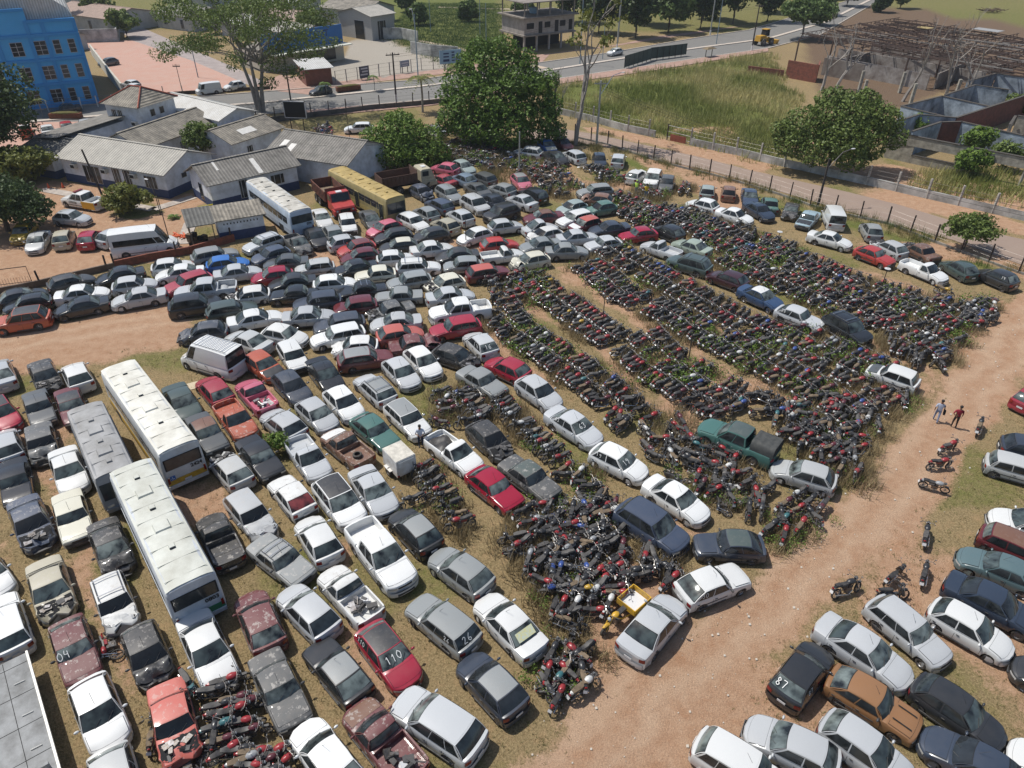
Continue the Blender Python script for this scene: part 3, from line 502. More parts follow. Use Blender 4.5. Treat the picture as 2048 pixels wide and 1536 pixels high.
# motorcycles nearest the camera
BIKES=[
(30.66,37.53,51,'K','black motorcycle parked upright on the dirt road beside the walking men'),
(27.56,35.49,25,'R','upper of two red motorcycles parked together on the dirt road'),
(26.24,33.87,8,'R','lower of two red motorcycles parked together on the dirt road'),
(25.02,31.95,-24,'S','silver motorcycle standing alone across the dirt road below the two red ones'),
(22.72,27.84,58,'K','black motorcycle parked end on beside the bare orange dirt patch'),
(19.68,25.25,36,'Ks','black scooter at the back of the four bikes right of the dirt road'),
(21.35,25.16,56,'K','black motorcycle with wide handlebars right of the scooter by the dirt road'),
(16.96,24.12,20,'K','lone black motorcycle nearest the road in the group beside the dirt road'),
(19.11,23.79,8,'K','black motorcycle just behind the silver station wagon across the dirt road'),
(37.65,56.70,-50,'Y','bright yellow motorcycle parked beside the white pickup near the fence'),
(40.98,56.18,12,'R','red motorcycle lying fallen on the dirt below the black hatchback marked 14'),
(-14.95,16.36,107,'K','black motorcycle on the left side of the stripped orange sedan'),
(-12.39,16.40,102,'K','black motorcycle on the right side of the stripped orange sedan'),
(-13.99,18.66,-46,'T','teal motorcycle leaning between black wreck and the orange sedan'),
(-18.21,21.01,-57,'R','bright red motorcycle fallen between the wrecked white wagon and black wreck'),
(-13.16,15.45,35,'K','black motorcycle lying across the front of the stripped orange sedan'),
(7.99,25.07,66,'K','dark motorcycle parked behind the white hatchback marked 30'),
(-9.07,15.19,47,'R',200),
(-9.48,14.94,10,'K',200),
(-10.13,14.68,201,'K',201),
(-9.78,15.36,34,'M',200),
(-10.21,15.11,2,'R',203),
(-9.48,15.62,34,'R',201),
(2.03,18.31,62,'R',102),
(2.51,18.41,210,'M',100),
(-10.17,15.66,10,'R',202),
(1.79,18.61,298,'K',107),
(-10.57,15.48,25,'S',200),
(3.15,18.83,40,'W',100),
(-10.92,15.82,10,'K',202),
(2.35,19.12,234,'T',100),
(2.00,19.24,-1,'K',105),
(1.64,19.42,73,'R',103),
(-11.45,15.81,38,'R',206),
(3.10,19.29,96,'K',101),
(2.55,19.46,130,'R',101),
(-10.77,16.56,18,'M',201),
(2.32,19.88,0,'K',103),
(-11.75,16.23,18,'M',204),
(-11.19,17.02,9,'R',204),
(2.92,20.26,138,'R',100),
(1.90,20.39,62,'K',106),
(3.34,20.22,218,'K',100),
(-12.03,16.73,25,'T',200),
(2.30,20.70,53,'K',104),
(2.66,20.87,70,'K',102),
(-11.67,17.56,27,'R',205),
(-11.26,17.86,11,'M',202),
(-12.14,17.48,16,'R',208),
(-11.73,18.05,17,'M',203),
(-12.33,17.79,19,'K',203),
(2.88,21.90,-16,'K',302),
(-12.78,18.44,14,'K',204),
(2.75,22.36,196,'K',305),
(-12.47,18.92,25,'R',207),
(3.58,22.73,275,'K',413),
(2.73,22.98,60,'R',300),
(4.18,22.81,1,'R',407),
(3.28,22.96,58,'W',300),
(2.17,23.35,71,'K',308),
(4.69,23.21,62,'W',400),
(4.20,23.35,240,'K',409),
(3.75,23.70,14,'Y',400),
(3.36,23.86,252,'K',300),
(2.19,24.01,190,'B',301),
(2.96,24.10,120,'K',303),
(4.46,23.90,231,'W',401),
(5.41,23.75,0,'R',402),
(1.76,24.41,-26,'R',301),
(3.51,24.49,36,'K',414),
(2.10,24.66,121,'K',309),
(3.99,24.49,64,'K',412),
(5.34,24.24,9,'M',402),
(4.57,24.60,44,'R',405),
(1.73,25.01,44,'K',311),
(3.09,24.95,110,'K',301),
(2.60,25.20,74,'B',300),
(1.98,25.37,257,'B',302),
(1.33,25.41,220,'K',313),
(4.40,25.09,43,'R',406),
(4.94,24.99,52,'K',407),
(6.46,24.69,195,'K',404),
(5.79,25.00,267,'M',400),
(2.97,25.49,-27,'K',304),
(3.98,25.50,283,'B',400),
(6.20,25.07,19,'K',405),
(8.11,24.72,42,'R',400),
(5.38,25.48,26,'R',404),
(1.68,26.03,57,'K',312),
(0.92,26.07,74,'S',301),
(2.61,26.01,193,'K',306),
(4.33,25.84,55,'K',410),
(6.89,25.37,4,'K',403),
(7.98,25.12,166,'K',400),
(6.12,25.93,227,'K',406),
(4.17,26.35,41,'K',411),
(7.82,25.53,-27,'K',401),
(1.87,26.66,30,'K',310),
(5.57,26.17,43,'R',403),
(2.46,26.67,60,'K',307),
(3.23,26.59,225,'S',300),
(0.56,26.79,221,'R',507),
(7.64,25.88,276,'K',402),
(2.85,27.01,111,'R',502),
(3.62,26.92,163,'K',501),
(6.89,26.29,248,'R',401),
(0.38,27.19,1,'K',514),
(1.96,27.12,29,'K',510),
(4.76,26.80,54,'K',408),
(5.26,26.81,214,'K',601),
(5.82,26.79,75,'M',401),
(4.20,27.13,38,'S',600),
(2.48,27.46,149,'R',504),
(3.61,27.35,32,'K',502),
(1.87,27.53,193,'K',511),
(0.09,27.60,195,'K',515),
(3.32,27.66,298,'R',500),
(5.28,27.42,32,'K',602),
(4.81,27.71,208,'K',606),
(1.60,28.12,48,'K',512),
(4.30,27.92,14,'K',612),
(2.49,28.23,228,'S',501),
(2.09,28.38,37,'K',509),
(5.75,27.89,231,'K',600),
(2.83,28.35,6,'K',506),
(-2.79,28.38,-159,'R',0),
(3.71,28.33,-18,'B',500),
(3.25,28.46,23,'R',501),
(1.15,28.64,22,'R',506),
(1.65,28.67,187,'S',502),
(5.22,28.32,268,'K',603),
(4.78,28.41,32,'K',607),
(2.68,28.97,68,'K',507),
(2.31,29.01,211,'B',501),
(-3.13,28.96,-170,'K',0),
(3.94,29.04,94,'K',614),
(0.93,29.30,37,'K',513),
(4.39,29.04,218,'K',611),
(2.19,29.37,245,'K',508),
(3.52,29.52,78,'K',503),
(1.61,29.71,10,'R',505),
(4.12,29.54,47,'M',601),
(2.98,29.77,-31,'S',500),
(5.55,29.43,24,'W',600),
(5.03,29.52,35,'K',605),
(-3.45,29.86,-154,'K',1),
(3.87,29.93,60,'K',500),
(4.66,29.84,57,'K',609),
(4.23,30.14,291,'B',600),
(5.80,29.95,65,'M',600),
(-5.63,30.15,-150,'K',6),
(-3.82,30.53,-152,'K',2),
(4.74,30.47,239,'K',608),
(3.48,30.64,293,'K',504),
(5.26,30.52,239,'K',604),
(-4.17,30.98,-153,'R',1),
(4.97,30.87,31,'R',600),
(14.76,27.92,64,'R',1102),
(-4.52,31.47,-136,'K',3),
(14.23,28.46,39,'K',1103),
(4.72,31.47,8,'K',610),
(4.42,31.87,2,'K',613),
(-4.90,32.15,-131,'K',4),
(15.31,28.73,47,'T',1100),
(13.36,29.83,73,'K',801),
(3.21,32.54,-4,'K',505),
(15.92,28.57,50,'R',1101),
(4.19,32.55,53,'W',601),
(12.62,30.32,265,'K',803),
(15.01,29.22,80,'K',1102),
(-5.12,32.61,-143,'K',5),
(14.31,29.86,249,'K',1105),
(12.41,30.84,99,'K',805),
(3.16,33.22,46,'R',503),
(11.45,31.37,165,'K',808),
(11.88,31.25,33,'R',805),
(-5.30,33.02,-142,'R',2),
(11.17,31.71,55,'M',800),
(16.76,29.28,115,'K',1100),
(16.34,29.61,32,'R',1100),
(13.12,31.25,186,'W',800),
(14.07,30.96,86,'R',800),
(13.55,31.21,19,'K',802),
(3.04,33.93,-149,'R',1200),
(15.58,30.35,36,'M',1101),
(11.08,32.53,426,'R',701),
(12.32,32.13,38,'K',806),
(11.97,32.37,74,'K',807),
(12.75,32.08,251,'K',804),
(14.91,31.21,219,'K',1104),
(10.30,33.06,317,'K',706),
(2.63,34.53,-144,'K',1200),
(17.53,30.02,227,'M',1100),
(11.67,32.85,301,'S',800),
(17.05,30.57,39,'K',1101),
(2.32,34.93,-139,'W',1200),
(13.99,32.13,36,'K',800),
(16.69,30.89,216,'W',1100),
(11.79,33.23,150,'K',701),
(10.64,33.67,147,'K',705),
(13.71,32.57,201,'R',801),
(9.01,34.17,323,'K',710),
(13.21,32.86,250,'R',803),
(2.01,35.40,-138,'R',1201),
(12.92,33.19,27,'W',801),
(9.70,34.34,104,'W',700),
(10.98,33.98,132,'K',703),
(1.74,35.78,-149,'T',1200),
(12.26,33.74,338,'R',700),
(8.71,35.01,299,'M',701),
(10.02,34.75,171,'K',708),
(11.36,34.37,330,'K',702),
(1.42,36.27,-140,'K',1201),
(13.77,33.86,53,'R',802),
(1.07,36.63,-165,'K',1202),
(10.22,35.20,124,'K',707),
(9.34,35.47,174,'S',700),
(12.59,34.53,136,'K',700),
(11.66,35.02,150,'T',700),
(13.13,34.64,137,'R',804),
(0.80,37.18,-166,'W',1201),
(9.60,36.09,362,'R',705),
(8.55,36.51,121,'W',701),
(-2.91,37.44,192,'K',1210),
(0.52,37.58,-156,'K',1203),
(11.10,35.92,179,'K',704),
(-4.86,37.42,156,'M',1203),
(9.98,36.39,88,'K',709),
(8.79,36.98,288,'K',711),
(11.42,36.27,285,'R',702),
(-1.99,38.03,-134,'W',1203),
(10.27,36.76,110,'R',704),
(7.32,37.50,48,'K',1303),
(0.07,38.31,-134,'W',1202),
(-2.06,38.46,-144,'M',1200),
(7.15,37.86,33,'K',1304),
(10.55,37.08,128,'R',703),
(-0.10,38.74,-141,'S',1200),
(20.05,33.27,54,'K',1003),
(20.92,32.79,230,'R',1001),
(6.95,38.36,74,'R',1302),
(-2.38,38.94,-152,'K',1206),
(-0.39,39.18,-137,'R',1202),
(-4.14,39.00,24,'M',1201),
(19.64,34.00,24,'M',1000),
(6.63,38.74,51,'R',1303),
(9.11,38.29,32,'R',1300),
(19.26,34.33,73,'K',1007),
(-2.58,39.30,-134,'K',1207),
(11.16,37.85,101,'M',700),
(-0.57,39.58,-143,'K',1204),
(19.23,34.77,38,'R',1004),
(-2.94,39.69,-133,'R',1203),
(18.30,35.40,236,'K',1009),
(-4.32,39.65,-4,'M',1202),
(21.15,34.12,250,'S',1000),
(8.59,39.22,31,'K',1300),
(20.62,34.46,215,'R',1003),
(-0.94,40.25,-131,'K',1205),
(-3.26,40.15,-175,'K',1211),
(-4.64,40.05,62,'W',1204),
(6.38,39.84,20,'M',1300),
(-2.64,40.32,27,'K',1208),
(19.90,35.26,27,'M',1001),
(20.35,35.03,47,'K',1004),
(21.17,34.68,239,'K',1001),
(19.56,35.65,9,'K',1008),
(18.94,36.12,35,'R',1005),
(5.94,40.42,19,'K',1307),
(8.39,40.00,25,'K',1301),
(-3.52,40.74,-140,'B',1200),
(18.48,36.57,31,'K',905),
(18.08,36.78,12,'M',900),
(-3.05,40.91,9,'K',1209),
(-4.92,40.75,213,'K',1212),
(17.74,37.07,34,'K',906),
(8.17,40.33,9,'K',1302),
(13.50,38.90,24,'K',1406),
(5.73,40.85,36,'K',1309),
(14.04,38.80,24,'M',1401),
(13.14,39.14,23,'M',1402),
(21.99,35.06,18,'R',1000),
(21.22,35.65,34,'K',1002),
(5.44,41.22,41,'K',1311),
(21.68,35.49,244,'K',1000),
(7.84,40.89,43,'R',1301),
(20.41,36.41,6,'K',1006),
(20.76,36.24,70,'K',1005),
(19.57,36.90,23,'K',901),
(12.79,39.78,34,'K',1411),
(19.25,37.20,281,'K',902),
(18.99,37.49,38,'K',904),
(5.11,41.80,38,'M',1301),
(12.01,40.43,39,'K',1414),
(17.42,38.41,67,'T',901),
(12.57,40.29,20,'K',1412),
(7.52,41.59,42,'K',1305),
(7.30,41.88,36,'K',1306),
(16.78,39.07,9,'K',909),
(22.19,36.35,-15,'R',1002),
]
HEAPS=['the cluster below the white box trailer', 'the heap behind the papered white sedan', 'the line beside the dirty dark sedan', 'the lower left heap behind the tricycle', 'the lower right heap behind the tricycle', 'the upper left heap behind the tricycle', 'the upper right heap behind the tricycle', 'the heap right of the white 19 hatchback', 'the weedy heap right of the white sedan', 'the weedy group above the teal pickup', 'the group above the slate roadside SUV', 'the roadside heap below the slate SUV', 'the row left of silver sedan 63', 'the double row above silver sedan 63', 'the wide row above the teal covered pickup']
